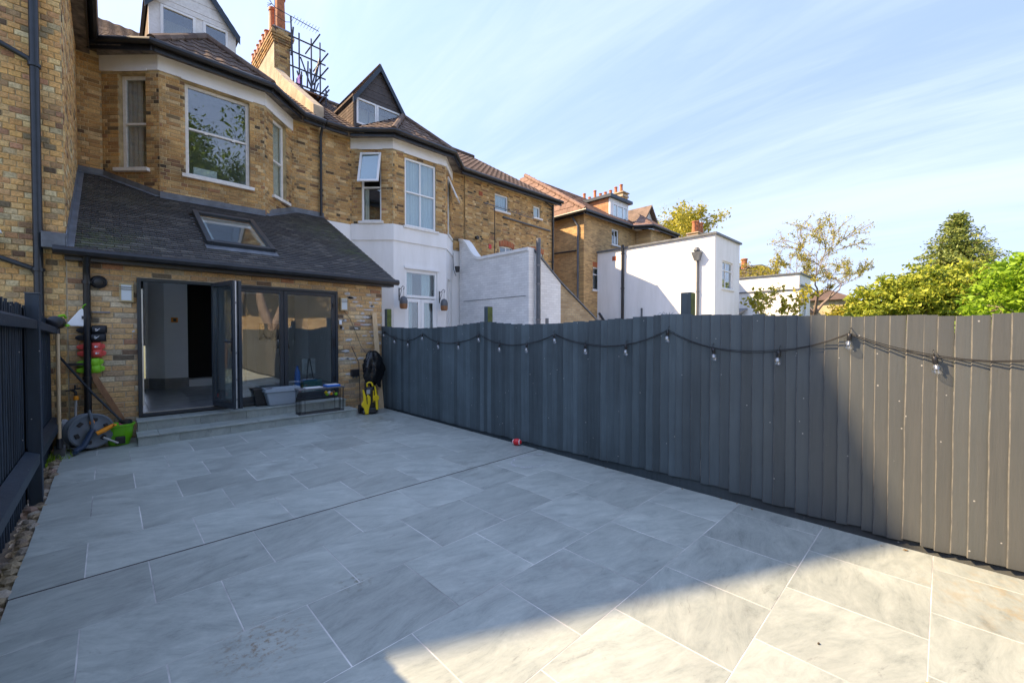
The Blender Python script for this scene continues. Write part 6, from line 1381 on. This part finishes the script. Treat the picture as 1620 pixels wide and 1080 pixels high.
vt = T('round_vent', 'round black vent grille between the drainpipe and the wall light', 'vent', (-.09, 8.13, 2.215)); g = MB(); g.lathe([(.088, 0), (.088, .035), (.075, .045), (.02, .05), (.0, .05)], 22, (-.09, 8.138, 2.215), (0, -1, 0)); part('vent_body', g, M['plastic_black'], vt, smooth=True)
for r_ in (.045, .065):
    g = MB(); g.lathe([(r_, 0), (r_+.006, .006), (r_+.012, 0)], 22, (-.09, 8.092, 2.215), (0, -1, 0)); part('vent_ring', g, M['plastic_black'], vt, smooth=True)
ob = T('outdoor_socket', 'black weatherproof socket box low on the brick wall', 'socket', (3.5, 8.1, .72)); g = MB(); g.box(3.42, 3.58, 8.055, 8.138, .66, .80); part('casing', g, M['plastic_black'], ob, bevel=.012)
g = MB(); g.lathe([(.022, 0), (.022, .03)], 10, (3.47, 8.09, .63)); g.lathe([(.022, 0), (.022, .03)], 10, (3.53, 8.09, .63)); part('gland', g, M['steel'], ob)
sc = T('white_scoop', 'white plastic dustpan hung on the drainpipe above the shoes', 'dustpan', (-.3, 8.05, 1.7))
g = MB(); g.prism([(-.395, 8.09, 1.64), (-.36, 8.09, 1.605), (-.24, 8.09, 1.60), (-.215, 8.09, 1.68), (-.225, 8.09, 1.80), (-.25, 8.09, 1.845), (-.28, 8.09, 1.82)], (0, -.03, 0)); part('pan', g, M['upvc'], sc, bevel=.008); g = MB(); g.tube([(-.25, 8.07, 1.84), (-.235, 8.04, 1.88), (-.215, 8.03, 1.9)], .008, 6); part('cord', g, M['green'], sc)
rk = T('shoe_rack_arm', 'short black bracket sticking out left of the drainpipe between the slides', 'bracket', (-.3, 8.07, 1.09)); g = MB(); g.box(-.40, -.25, 8.04, 8.10, 1.075, 1.11); part('bar', g, M['plastic_black'], rk, bevel=.004); g = MB(); g.box(-.25, .02, 8.10, 8.13, 1.79, 1.81); part('strap', g, M['steel'], rk)
def shoe(x, z, kind, lab, ln=.30, tilt=0.05):
    """a slide or clog pushed heel-first behind the pipe, sole to the wall"""
    col = {'clog': 'black_shoe', 'red': 'red_shoe', 'green': 'green_shoe'}[kind]; t = T('shoe', lab, 'shoe', (x, 8.06, z)); n = 22; wd_ = .060
    def outline(k, y, sc=1.0):
        o = []
        for i in range(n):
            a = 2*math.pi*i/n; px_ = math.cos(a)*ln/2*sc; wy = wd_*(.86+.14*math.cos(a))*sc*(1-.10*math.exp(-((math.cos(a)+.1)/.3)**2)); sn_ = math.copysign(abs(math.sin(a))**.75, math.sin(a)); o.append((x+math.copysign(abs(math.cos(a))**.85, math.cos(a))*ln/2*sc, y, z+sn_*wy*.95+tilt*px_))
        return o
    g = MB(); l0, l1, l2 = outline(0, 8.125), outline(0, 8.096), outline(0, 8.090, .93); g.v = l0+l1+l2
    for a in (0, n):
        for i in range(n): g.f.append((a+i, a+(i+1) % n, a+n+(i+1) % n, a+n+i))
    g.f.append(tuple(range(2*n, 3*n))); part('sole', g, M[col], t, smooth=True)
    # strap / closed upper as an arched shell over the toe half
    g = MB(); u0, u1 = (.0, .50) if kind == 'clog' else (.02, .34); seg = 9; rows = 6
    for r_ in range(rows+1):
        fx = u0+(u1-u0)*r_/rows; hw = wd_*(.98-.5*max(0, fx-.3)); top_ = .060*(1-.9*max(0, fx-.12)/.42) if kind == 'clog' else .048-.02*abs(fx-.16)/.2
        for s in range(seg+1):
            a = math.pi*s/seg; px_ = fx*ln; g.v.append((x+px_, 8.10-math.sin(a)*top_, z+math.cos(a)*hw+tilt*px_))
    for r_ in range(rows):
        for s in range(seg): g.f.append((r_*(seg+1)+s, r_*(seg+1)+s+1, (r_+1)*(seg+1)+s+1, (r_+1)*(seg+1)+s))
    o = part('strap', g, M[col], t, smooth=True); md = o.modifiers.new('thick', 'SOLIDIFY'); md.thickness = .006
    if kind != 'green':
        g = MB(); q = .17*ln; r_ = .052 if kind == 'clog' else .043
        if kind == 'clog':
            g.tube([(x+q-.03, 8.10-r_, z-.004), (x+q-.005, 8.10-r_-.006, z-.012), (x+q+.03, 8.10-r_-.001, z+.020)], [.003, .006, .002], 5); g.tube([(x+q-.02, 8.10-r_-.004, z+.014), (x+q+.0, 8.10-r_-.007, z+.008)], .004, 5)
        else: g.lathe([(.013, 0), (.013, .003)], 8, (x+q-.004, 8.10-r_-.006, z+.0), (0, -1, 0)); g.tube([(x+q+.012, 8.10-r_-.006, z-.010), (x+q+.022, 8.10-r_-.005, z+.012)], .003, 4)
        part('emblem', g, M['upvc'], t)
    return t
shoe(-.165, 1.555, 'clog', 'upper black clog wedged behind the drainpipe'); shoe(-.175, 1.45, 'clog', 'lower black clog wedged behind the drainpipe', tilt=.0)
shoe(-.175, 1.325, 'red', 'upper coral red slide behind the drainpipe', .28, .03); shoe(-.168, 1.235, 'red', 'lower coral red slide behind the drainpipe', .285, .0)
shoe(-.19, 1.105, 'green', 'upper lime green slide behind the drainpipe', .275, .10); shoe(-.182, 1.015, 'green', 'lower lime green slide behind the drainpipe', .28, .06)
# garden tap, hose reel, tools
tp = T('garden_tap', 'black garden tap with orange hose connector on the brick wall', 'tap', (-.33, 8.1, .72)); g = MB(); g.tube([(-.36, 8.14, .74), (-.34, 8.05, .74), (-.325, 8.04, .72), (-.325, 8.04, .66)], .016, 8); g.tube([(-.42, 8.04, .745), (-.28, 8.04, .775)], .010, 6); g.tube([(-.33, 8.04, .76), (-.33, 8.04, .82)], .010, 6); part('tap_body', g, M['plastic_black'], tp, smooth=True)
g = MB(); g.lathe([(.026, 0), (.028, .03), (.02, .055)], 10, (-.325, 8.04, .62)); part('connector', g, M['orange'], tp, smooth=True); g = MB(); g.tube([(-.325, 8.04, .62), (-.33, 8.03, .45), (-.335, 8.0, .30), (-.30, 7.95, .16), (-.22, 7.85, .12)], .013, 8); part('hose_tail', g, M['hose'], tp, smooth=True)
hr = T('hose_reel', 'blue-grey hose reel with orange crank and dark blue feet', 'hose reel', (-.2, 7.72, 0))
hc = Vector((-.20, 7.70, .245)); hax = Vector((.30, -1, .08)).normalized(); hu = Vector((1, .30, 0)).normalized(); hv = hax.cross(hu)*-1
if hv.z < 0: hv = -hv
for s, dd in ((1, .09), (-1, -.10)):
    g = MB(); c = hc+hax*dd; g.lathe([(.045, -.01), (.205, -.01), (.222, .0), (.222, .012), (.205, .016), (.19, .008), (.06, .008), (.045, .02)], 30, c, hax*s); rl_ = part('reel_disc', g, M['reel_grey'], hr, smooth=True)
    for k in range(6):
        a = k*math.pi/3+.3; cc = c+(hu*math.cos(a)+hv*math.sin(a))*.145+hax*s*.012; g = MB(); rad = (hu*math.cos(a)+hv*math.sin(a)); tan = (hv*math.cos(a)-hu*math.sin(a)); g.obox(cc, rad, tan, hax, .022, .030, .006); part('spoke_window', g, M['black_gap'], rl_, bevel=.008)
g = MB(); g.lathe([(.11, -.09), (.11, .09)], 20, hc, hax); part('drum', g, M['reel_blue'], hr, smooth=True)
for q in range(5):
    g = MB(); c = hc+hax*(-.07+.035*q); pts_ = [c+(hu*math.cos(a)+hv*math.sin(a))*.135 for a in [2*math.pi*k/24 for k in range(25)]]; g.tube(pts_, .016, 6); part('hose_coil', g, M['reel_grey'], hr, smooth=True)
g = MB()
c = hc+hax*.135; g.tube([c+hv*.02, c-hu*.10-hv*.17+hax*.03, c-hu*.19-hv*.215+hax*.05], [.028, .034, .030], 8); g.tube([c-hu*.20-hv*.222+hax*.12, c-hu*.14-hv*.222-hax*.02, c+hu*.02-hv*.222-hax*.33], .024, 8); part('stand', g, M['reel_blue'], hr, smooth=True)
g = MB(); g.tube([hc+hax*.11+hv*.0, hc+hax*.13+hv*.10, hc+hax*.12+hv*.20-hu*.01, hc+hax*.11+hv*.27-hu*.02], [.026, .02, .016, .014], 8); part('hose_guide', g, M['reel_grey'], hr, smooth=True)
g = MB(); g.lathe([(.024, 0), (.026, .03), (.018, .05)], 10, hc+hax*.12+hv*.09, hv); part('guide_collar', g, M['orange'], hr, smooth=True)
g = MB(); g.tube([hc+hax*.15+hu*.03-hv*.04, hc+hax*.155+hu*.10-hv*.01, hc+hax*.16+hu*.20+hv*.045], [.026, .032, .022], 8); g.tube([hc+hax*.16+hu*.19+hv*.04, hc+hax*.21+hu*.20+hv*.045], .014, 8); part('crank', g, M['orange'], hr, smooth=True)
g = MB(); g.tube([hc+hax*.16+hu*.09-hv*.10, hc+hax*.20+hu*.22-hv*.20], .012, 8); part('spout', g, M['hose'], hr, smooth=True)
bk = T('mop_bucket', 'lime green oval bucket standing beside the steps', 'bucket', (.09, 7.72, 0)); bc = Vector((.085, 7.76, 0)); n = 28
def ring(sx, sy, z, off=0): return [(bc.x+math.cos(2*math.pi*i/n)*sx*(abs(math.cos(2*math.pi*i/n))**-.15 if abs(math.cos(2*math.pi*i/n)) > .3 else 1.1), bc.y+math.sin(2*math.pi*i/n)*sy, z) for i in range(n)]
g = MB(); rr_ = [ring(.105, .085, .005), ring(.135, .11, .14), ring(.15, .125, .255), ring(.165, .14, .26), ring(.168, .142, .285), ring(.150, .125, .285), ring(.135, .11, .10), ring(.10, .08, .03)]
for q in rr_: g.v += q
for k in range(len(rr_)-1):
    for i in range(n): g.f.append((k*n+i, k*n+(i+1) % n, (k+1)*n+(i+1) % n, (k+1)*n+i))
g.f.append(tuple(range(n-1, -1, -1))); g.f.append(tuple(range(7*n, 8*n))); part('bucket_body', g, M['green'], bk, smooth=True)
g = MB(); g.box(.045, .145, 7.622, 7.655, .03, .13); part('foot_pedal', g, M['plastic_black'], bk, bevel=.01); g = MB(); g.lathe([(.04, 0), (.075, .02), (.07, .06), (.05, .07)], 14, (.15, 7.78, .26)); part('wringer', g, M['plastic_black'], bk, smooth=True); g = MB(); g.lathe([(.06, 0), (.065, .02), (.05, .05)], 14, (.03, 7.75, .25)); part('mop_rest', g, M['green'], bk, smooth=True)
mp2 = T('mop', 'mop with long dark blue handle leaning from the bucket to the fence', 'mop', (.1, 7.8, .25)); g = MB(); g.tube([(-.475, 8.0, 1.22), (-.17, 7.88, .72), (.12, 7.77, .30)], .0145, 8); part('handle', g, M['pipe'], mp2, smooth=True); g = MB(); g.lathe([(.02, 0), (.05, -.03), (.07, -.06)], 12, (.12, 7.77, .32)); part('mop_head', g, mat('mop_red', (.35, .08, .12), .8), mp2, smooth=True)
pk = T('leaning_board', 'brown stained plank leaning against the wall behind the bucket', 'plank', (.1, 8.05, .3)); g = MB(); g.bar((-.17, 8.09, .96), (.15, 8.03, .22), .07, .022, up=(0, 1, 0)); part('plank', g, M['timber_dark'], pk, bevel=.003)
sp_ = T('spade', 'spade with pale wooden shaft leaning on the left fence', 'spade', (-.46, 7.3, 0)); g = MB(); g.tube([(-.455, 7.62, 1.50), (-.452, 7.56, .8), (-.45, 7.50, .20)], .019, 10); part('shaft', g, M['timber'], sp_, smooth=True); g = MB(); g.tube([(-.455, 7.625, 1.50), (-.455, 7.632, 1.60)], .022, 8); g.tube([(-.45, 7.50, .22), (-.45, 7.49, .10)], [.024, .03], 8); part('socket', g, M['plastic_black'], sp_, smooth=True)
g = MB(); g.hexa([(-.50, 7.53, .12), (-.40, 7.50, .12), (-.40, 7.47, -.08), (-.50, 7.50, -.08), (-.50, 7.545, .13), (-.40, 7.515, .13), (-.405, 7.485, -.075), (-.495, 7.515, -.075)]); part('blade', g, M['steel'], sp_, bevel=.004)
bs = T('rubble_sack', 'pale bag of rubble behind the hose reel', 'sack', (-.43, 8.0, 0)); g = MB(); g.hexa([(-.50, 7.9, -.08), (-.40, 7.88, -.08), (-.37, 8.1, -.08), (-.50, 8.1, -.08), (-.48, 7.93, .36), (-.41, 7.92, .34), (-.39, 8.08, .38), (-.49, 8.08, .38)]); o = part('sack_body', g, M['sack'], bs, bevel=.03)
bu = T('black_tray', 'upright black plastic tray behind the hose reel', 'tray', (-.35, 8.05, 0)); g = MB(); g.box(-.375, -.325, 7.97, 8.10, 0, .37); part('tray', g, M['plastic_black'], bu, bevel=.006)
st_ = T('hedge_trimmer', 'black and lime green garden tool hooked over the end of the left fence', 'garden tool', (-.48, 7.6, 1.6))
g = MB(); g.lathe([(.04, -.09), (.075, -.07), (.08, .02), (.05, .10), (.03, .14)], 12, (-.46, 7.62, 1.64), (.2, 1, -.1)); part('motor_housing', g, M['plastic_black'], st_, smooth=True)
g = MB(); g.tube([(-.44, 7.60, 1.72), (-.40, 7.66, 1.735), (-.385, 7.70, 1.70)], .014, 6); g.tube([(-.44, 7.62, 1.66), (-.395, 7.66, 1.62), (-.385, 7.68, 1.60), (-.36, 7.70, 1.61)], .015, 6); part('green_guard', g, M['green_shoe'], st_, smooth=True)
dl = T('boundary_light', 'white and black wall lamp on the left brick building', 'wall light', (-1.0, 8.1, 2.6)); g = MB(); g.lathe([(.03, 0), (.07, .01), (.055, .06), (.02, .08)], 12, (-.99, 8.03, 2.72)); part('lamp_cap', g, M['upvc'], dl, smooth=True); g = MB(); g.lathe([(.045, 0), (.05, .18)], 12, (-.99, 8.03, 2.53)); g.box(-1.0, -.98, 8.03, 8.14, 2.6, 2.64); part('lamp_body', g, M['plastic_black'], dl, smooth=True)

# ------------------------------------------------------------------ things on and beside the steps
tr_ = T('planter_trough', 'pale grey-blue plastic trough with a stacked rim on the top step', 'planter', (2.15, 7.95, .29)); zb = .285
def taper(x0, x1, y0, y1, z0, z1, e): return MB().hexa([(x0+e, y0+e*.7, z0), (x1-e, y0+e*.7, z0), (x1-e, y1-e*.7, z0), (x0+e, y1-e*.7, z0), (x0, y0, z1), (x1, y0, z1), (x1, y1, z1), (x0, y1, z1)])
part('trough_body', taper(1.87, 2.38, 7.80, 8.04, zb, zb+.235, .06), M['grey_tub'], tr_, bevel=.02)
for i, (z, e) in enumerate(((zb+.2355, .022), (zb+.2665, .015))):
    g = MB(); x0, x1, y0, y1 = 1.87-e, 2.38+e, 7.80-e, 8.04+e; t = .03
    g.box(x0, x1, y0, y0+t, z, z+.03); g.box(x0, x1, y1-t, y1, z, z+.03); g.box(x0, x0+t, y0+t, y1-t, z, z+.03); g.box(x1-t, x1, y0+t, y1-t, z, z+.03); part('rim', g, M['grey_tub'], tr_, bevel=.006)
g = MB(); g.box(1.90, 2.35, 7.83, 8.01, zb+.252, zb+.26); part('liner', g, M['grey_tub'], tr_)
bb = T('black_crate', 'small black crate tucked behind the grey trough', 'crate', (1.8, 7.95, .29)); part('crate', taper(1.74, 1.99, 7.98, 8.05, zb, zb+.25, .02), M['plastic_black'], bb, bevel=.006); g = MB(); g.box(1.72, 2.0, 7.97, 8.055, zb+.25, zb+.29); part('lid', g, M['plastic_black'], bb, bevel=.004)
tb_ = T('plant_stand', 'low black wire-legged table with dark tray base on the lower step', 'table', (2.6, 7.6, .14)); z0 = .139; x0, x1, y0, y1 = 2.27, 3.02, 7.44, 7.66; zt = .55
g = MB(); g.hexa([(x0, y0, z0), (x1, y0, z0), (x1, y1, z0), (x0, y1, z0), (x0+.01, y0+.01, z0+.018), (x1-.01, y0+.01, z0+.018), (x1-.01, y1-.01, z0+.018), (x0+.01, y1-.01, z0+.018)]); part('tray_base', g, M['plastic_black'], tb_)
g = MB(); g.box(x0-.01, x1+.01, y0-.01, y1+.01, zt, zt+.022); part('tabletop', g, M['steel'], tb_, bevel=.004)
for (lx, ly) in ((x0+.01, y0+.01), (x1-.01, y0+.01), (x0+.01, y1-.01), (x1-.01, y1-.01)):
    sx = 1 if lx < 2.6 else -1; sy = 1 if ly < 7.55 else -1
    g = MB(); g.tube([(lx, ly, z0+.01), (lx, ly, zt)], .006, 6); g.tube([(lx+sx*.08, ly, zt), (lx+sx*.08, ly, z0+.02), (lx, ly, z0+.02)], .005, 6); g.tube([(lx, ly+sy*.06, zt), (lx, ly+sy*.06, z0+.02)], .005, 6); part('leg', g, M['plastic_black'], tb_, smooth=True)
for nm, lab, ct, x0_, x1_, y0_, y1_, z_, h_, m_ in (('magazine', 'white magazine lying on the wire-legged table', 'magazine', 2.38, 2.66, 7.46, 7.62, .573, .012, 'upvc'), ('blue_tray', 'blue shallow tray on the right end of the wire-legged table', 'tray', 2.72, 2.96, 7.46, 7.63, .573, .03, 'blue')):
    t = T(nm, lab, ct, (x0_, y0_, z_)); g = MB(); g.box(x0_, x1_, y0_, y1_, z_, z_+h_); part('body', g, M[m_], t, bevel=.003)
    if m_ == 'blue': g = MB(); g.box(x0_+.02, x1_-.02, y0_+.02, y1_-.02, z_+h_, z_+h_+.008); part('papers', g, M['upvc'], t)
fr_ = T('toy_basket', 'small basket of coloured toys hanging under the wire-legged table', 'basket', (2.8, 7.5, .42))
for q in range(7):
    g = MB(); a = q*.9; g.lathe([(.0, -.03), (.026, -.015), (.03, .01), (.015, .03)], 8, (2.72+q*.028, 7.50+.02*math.sin(a*2), .455+.02*math.cos(a*3))); part('toy', g, M[('yellow', 'green_shoe', 'upvc', 'orange', 'sack', 'timber_dark', 'green')[q]], fr_, smooth=True)
g = MB(); g.box(2.69, 2.92, 7.46, 7.56, .41, .422); part('basket_base', g, M['plastic_black'], fr_)
for (q0, q1) in (((2.69, 7.46), (2.92, 7.46)), ((2.92, 7.46), (2.92, 7.56)), ((2.92, 7.56), (2.69, 7.56)), ((2.69, 7.56), (2.69, 7.46))):
    g = MB(); g.tube([(q0[0], q0[1], .47), (q1[0], q1[1], .47)], .003, 4); g.tube([(q0[0], q0[1], .41), (q0[0], q0[1], .55)], .003, 4); part('basket_wire', g, M['plastic_black'], fr_)
# pressure washer
kx, ky = 3.52, 7.52
pwz = T('pressure_washer', 'upright yellow and black pressure washer standing by the brick corner', 'pressure washer', (kx, ky, 0))
ang = math.radians(-12); RZ = Matrix.Translation((kx, ky, 0)) @ Matrix.Rotation(ang, 4, 'Z')
def kp(name, mb, m, bevel=0, smooth=False, parent=None):
    b = MB().join(mb, RZ); return part(name, b, M[m], parent or pwz, smooth=smooth, bevel=bevel)
kp('base', MB().hexa([(-.15, -.13, .02), (.13, -.13, .02), (.13, .13, .02), (-.15, .13, .02), (-.12, -.10, .12), (.11, -.10, .12), (.11, .12, .12), (-.12, .12, .12)]), 'plastic_black', .02)
kp('motor_body', MB().hexa([(-.085, -.085, .10), (.085, -.085, .10), (.085, .10, .10), (-.085, .10, .10), (-.07, -.06, .50), (.07, -.06, .50), (.07, .09, .50), (-.07, .09, .50)]), 'plastic_black', .03)
# yellow side shells: shaped outline
def shell(pts, y0, th): return MB().prism([(x, y0, z) for x, z in pts], (0, th, 0))
kp('left_shell', shell([(-.105, .01), (-.035, .01), (-.03, .10), (.0, .22), (.0, .33), (-.05, .375), (-.075, .30), (-.085, .35), (-.12, .47), (-.145, .47), (-.13, .33), (-.135, .26), (-.165, .20), (-.155, .16), (-.12, .12)], -.125, .05), 'yellow', .012)
kp('right_shell', shell([(.10, .08), (.145, .07), (.14, .20), (.125, .34), (.105, .46), (.095, .52), (.075, .52), (.085, .40), (.09, .25)], -.115, .05), 'yellow', .010)
kp('side_groove', shell([(-.072, .20), (-.058, .20), (-.066, .33), (-.080, .33)], -.131, .004), 'plastic_black')
kp('front_strip', shell([(.045, .22), (.06, .22), (.065, .44), (.052, .44)], -.09, .012), 'yellow', .003)
kp('hose_drum', MB().lathe([(.045, 0), (.058, .005), (.058, .03), (.03, .032), (.03, .012), (.02, .012), (.02, .034)], 16, (.095, -.10, .30), (0, -1, 0)), 'yellow', smooth=True)
for s in (-1, 1): kp('wheel', MB().lathe([(.02, -.02), (.075, -.02), (.08, -.01), (.08, .02), (.05, .024)], 18, (s*.15, .10, .08), (s, 0, 0)), 'plastic_black', smooth=True)
kp('label_plate', MB().box(-.065, .0, -.083, -.074, .38, .46), 'sack')
kp('handle', MB().tube([(-.03, .02, .50), (-.035, .03, .56), (.0, .03, .585), (.05, .03, .575), (.075, .02, .51)], .016, 8), 'yellow', smooth=True)
kp('lance', MB().tube([(-.06, .0, .44), (-.07, .01, .56), (-.065, .01, .60)], .018, 8), 'plastic_black', smooth=True)
kp('cable', MB().tube([(.12, .05, .45), (.16, .06, .38), (.15, .05, .22), (.17, .06, .12), (.13, .04, .05)], .008, 6), 'plastic_black', smooth=True)
kp('spray_lance', MB().tube([(-.13, .15, .1), (-.14, .2, .95), (-.26, .26, 1.26)], .007, 6), 'plastic_black', smooth=True)
# black sack hung on something behind
bgm = T('bin_liner', 'crumpled black plastic sheet draped over a pole beside the fence', 'plastic sheet', (3.7, 7.75, .6)); g = MB(); rnd = random.Random(4); nu, nv = 30, 16
for v in range(nv+1):
    t = v/nv; z = 1.17-.66*t
    for u in range(nu):
        a = 2*math.pi*u/nu; fold = 1+.16*math.sin(a*5+t*4)+.10*math.sin(a*9-t*7+1)+.06*rnd.gauss(0, 1); rx = (.06+.135*min(1, t*2.3)**.7)*(1.0-.30*max(0, t-.55)/.45)*fold; ry = rx*.55
        g.v.append((3.73+.02*math.sin(t*5)+.035*max(0, t-.5)+math.cos(a)*rx, 7.80+math.sin(a)*ry, z+.05*math.sin(a*3)*t+(.10*math.cos(a-.2) if t > .6 else 0)*(t-.6)*-1))
for v in range(nv):
    for u in range(nu): g.f.append((v*nu+u, v*nu+(u+1) % nu, (v+1)*nu+(u+1) % nu, (v+1)*nu+u))
g.f.append(tuple(range(nu))); part('sheet', g, M['bag'], bgm, smooth=True, rm=False); g = MB(); g.tube([(3.75, 7.80, .02), (3.73, 7.80, 1.15)], .018, 8); part('pole', g, M['plastic_black'], bgm)
pl2 = T('timber_plank', 'tall pale planed plank leaning in the corner by the fence', 'plank', (3.9, 7.95, 0)); g = MB(); g.hexa([(3.89, 7.86, 0), (3.985, 7.84, 0), (3.985, 7.865, 0), (3.89, 7.885, 0), (3.86, 8.075, 1.93), (3.95, 8.07, 1.93), (3.95, 8.095, 1.93), (3.86, 8.10, 1.93)]); part('plank', g, M['timber'], pl2, bevel=.003)
ca = T('hanging_cable', 'thin black cable hanging down the whitened brickwork', 'cable', (3.55, 8.12, 1.9)); g = MB(); g.tube([(3.30, 8.13, 1.95), (3.42, 8.12, 1.80), (3.52, 8.12, 1.55), (3.62, 8.08, 1.25), (3.66, 7.95, 1.12)], .004, 5); part('cable_run', g, M['plastic_black'], ca)
# ball and bits on the paving
bl = T('toy_ball', 'small red and white rugby ball at the foot of the right fence', 'ball', (3.93, 3.98, .04)); g = MB(); ax = Vector((.35, -1, .05)).normalized()
g.lathe([(.0, -.07), (.022, -.062), (.040, -.035), (.046, 0), (.040, .035), (.022, .062), (.0, .07)], 18, (3.94, 3.98, .046), ax); part('ball_skin', g, M['red'], bl, smooth=True)
for s in (-1, 1): g = MB(); g.lathe([(.0345, -.006), (.0362, 0), (.0345, .006)], 18, Vector((3.94, 3.98, .046))+ax*s*.043, ax); part('white_band', g, M['upvc'], bl, smooth=True)
lf_ = T('dead_leaf', 'tiny dry yellow leaf lying on the sunlit slabs', 'leaf', (2.57, .02, .002)); g = MB()
for q in range(5): a = q*1.25; g.poly([(2.50, .01, .004), (2.50+math.cos(a-.25)*.014, .01+math.sin(a-.25)*.014, .009), (2.50+math.cos(a)*.028, .01+math.sin(a)*.028, .005), (2.50+math.cos(a+.25)*.014, .01+math.sin(a+.25)*.014, .003)])
part('leaf_blade', g, mat('dry_leaf', (.35, .24, .06), .8), lf_)
g = MB(); rl2 = random.Random(8)
for _ in range(46):
    y = -.9+rl2.random()**.8*7.5; x = 4.03+.04*rl2.random(); a = rl2.random()*6.28; r_ = .006+.016*rl2.random(); zz = -.10+.004*rl2.random() if x > 4.0 else .004
    if rl2.random() < .35: x = 3.9+.08*rl2.random(); zz = .004
    g.poly([(x+math.cos(a)*r_, y+math.sin(a)*r_, zz), (x+math.cos(a+1.6)*r_*.5, y+math.sin(a+1.6)*r_*.5, zz+.005), (x-math.cos(a)*r_, y-math.sin(a)*r_, zz+.002), (x-math.cos(a+1.6)*r_*.5, y-math.sin(a+1.6)*r_*.5, zz+.004)])
o = solo('leaf_litter', g, mat('litter_brown', (.26, .16, .06), .9), kind='stuff'); o['label'] = 'dry leaf litter along the foot of the right fence'
pb = T('pebble', 'small dark crumb on the sunlit slabs', 'pebble', (2.4, .42, 0)); part('stone', MB().join(stone(3), Matrix.Translation((2.445, .395, 0)) @ Matrix.Diagonal((.014, .012, .008, 1))), M['soil'], pb)

# ------------------------------------------------------------------ the garden end behind the viewer (seen only in the glass)
gw = solo('garden_wall', MB().box(-3.0, 12, -6.6, -6.35, -.15, 2.3), M['brick_garden'], 'brick garden wall behind the viewer', 'wall')
bh = thing('brick_house', 'sunlit brick house beyond the garden wall behind the viewer', 'house', (9, -17, 0)); g = MB(); g.box(3.5, 16, -20, -14.5, -.1, 5.2); part('walls', g, M['brick_garden'], bh); g = MB(); g.prism([(3.2, -20.3, 5.21), (3.2, -14.2, 5.21), (3.2, -17.2, 8.2)], (13.1, 0, 0)); part('roof', g, M['clay'], bh)
tree('plane_tree', 'tall leafy tree beyond the garden wall behind the viewer', (5.2, -11.5, -.1), 17, .34, 'leaf_green', 'bark', 34000, .10, depth=5, spread=.62, up=.16, L0=3.9, seed=21, cluster=.42, first=4.4)
tree('garden_tree', 'leafy tree close behind the garden wall behind the viewer', (2.2, -8.6, -.1), 7, .22, 'leaf_green', 'bark_pale', 9000, .13, depth=4, spread=.7, up=.12, L0=1.9, seed=23, cluster=.30, first=2.0)
pt_ = thing('pale_tree', 'pale forked tree trunk by the garden wall behind the viewer', 'tree', (5.6, -5.6, 0)); g = MB(); g.tube([(5.6, -5.6, -.1), (5.5, -5.6, 1.6), (5.2, -5.6, 2.6), (4.9, -5.7, 4.4)], [.26, .22, .17, .1], 10); g.tube([(5.5, -5.6, 1.5), (5.9, -5.6, 2.6), (6.3, -5.6, 4.6)], [.2, .15, .1], 10); part('trunk', g, M['bark_pale'], pt_, smooth=True)
blob_tree('garden_shrub', 'bright green shrub by the garden wall behind the viewer', (1.9, -5.6, -.1), [(1.9, -5.6, 2.2, 1.1, .7, 1.5), (.9, -5.8, 2.6, 1.0, .6, 1.3)], 'leaf_lime', 'bark', 9000, .07, seed=31, cat='shrub')
ph = thing('playhouse', 'small wooden playhouse with a blue roof behind the viewer', 'playhouse', (2.9, -5, 0)); g = MB(); g.box(2.4, 3.5, -5.4, -4.4, 0, 1.25); g.prism([(2.4, -5.4, 1.25), (3.5, -5.4, 1.25), (2.95, -5.4, 1.75)], (0, 1, 0)); part('walls', g, M['timber_dark'], ph)
g = MB(); g.prism([(2.3, -5.5, 1.2), (2.95, -5.5, 1.8), (2.95, -5.5, 1.76), (2.34, -5.5, 1.16)], (0, 1.2, 0)); g.prism([(2.951, -5.5, 1.8), (3.6, -5.5, 1.2), (3.56, -5.5, 1.16), (2.951, -5.5, 1.76)], (0, 1.2, 0)); part('roof', g, M['blue'], ph); g = MB(); g.box(2.7, 3.1, -4.399, -4.38, .0, .9); part('door', g, M['navy'], ph)
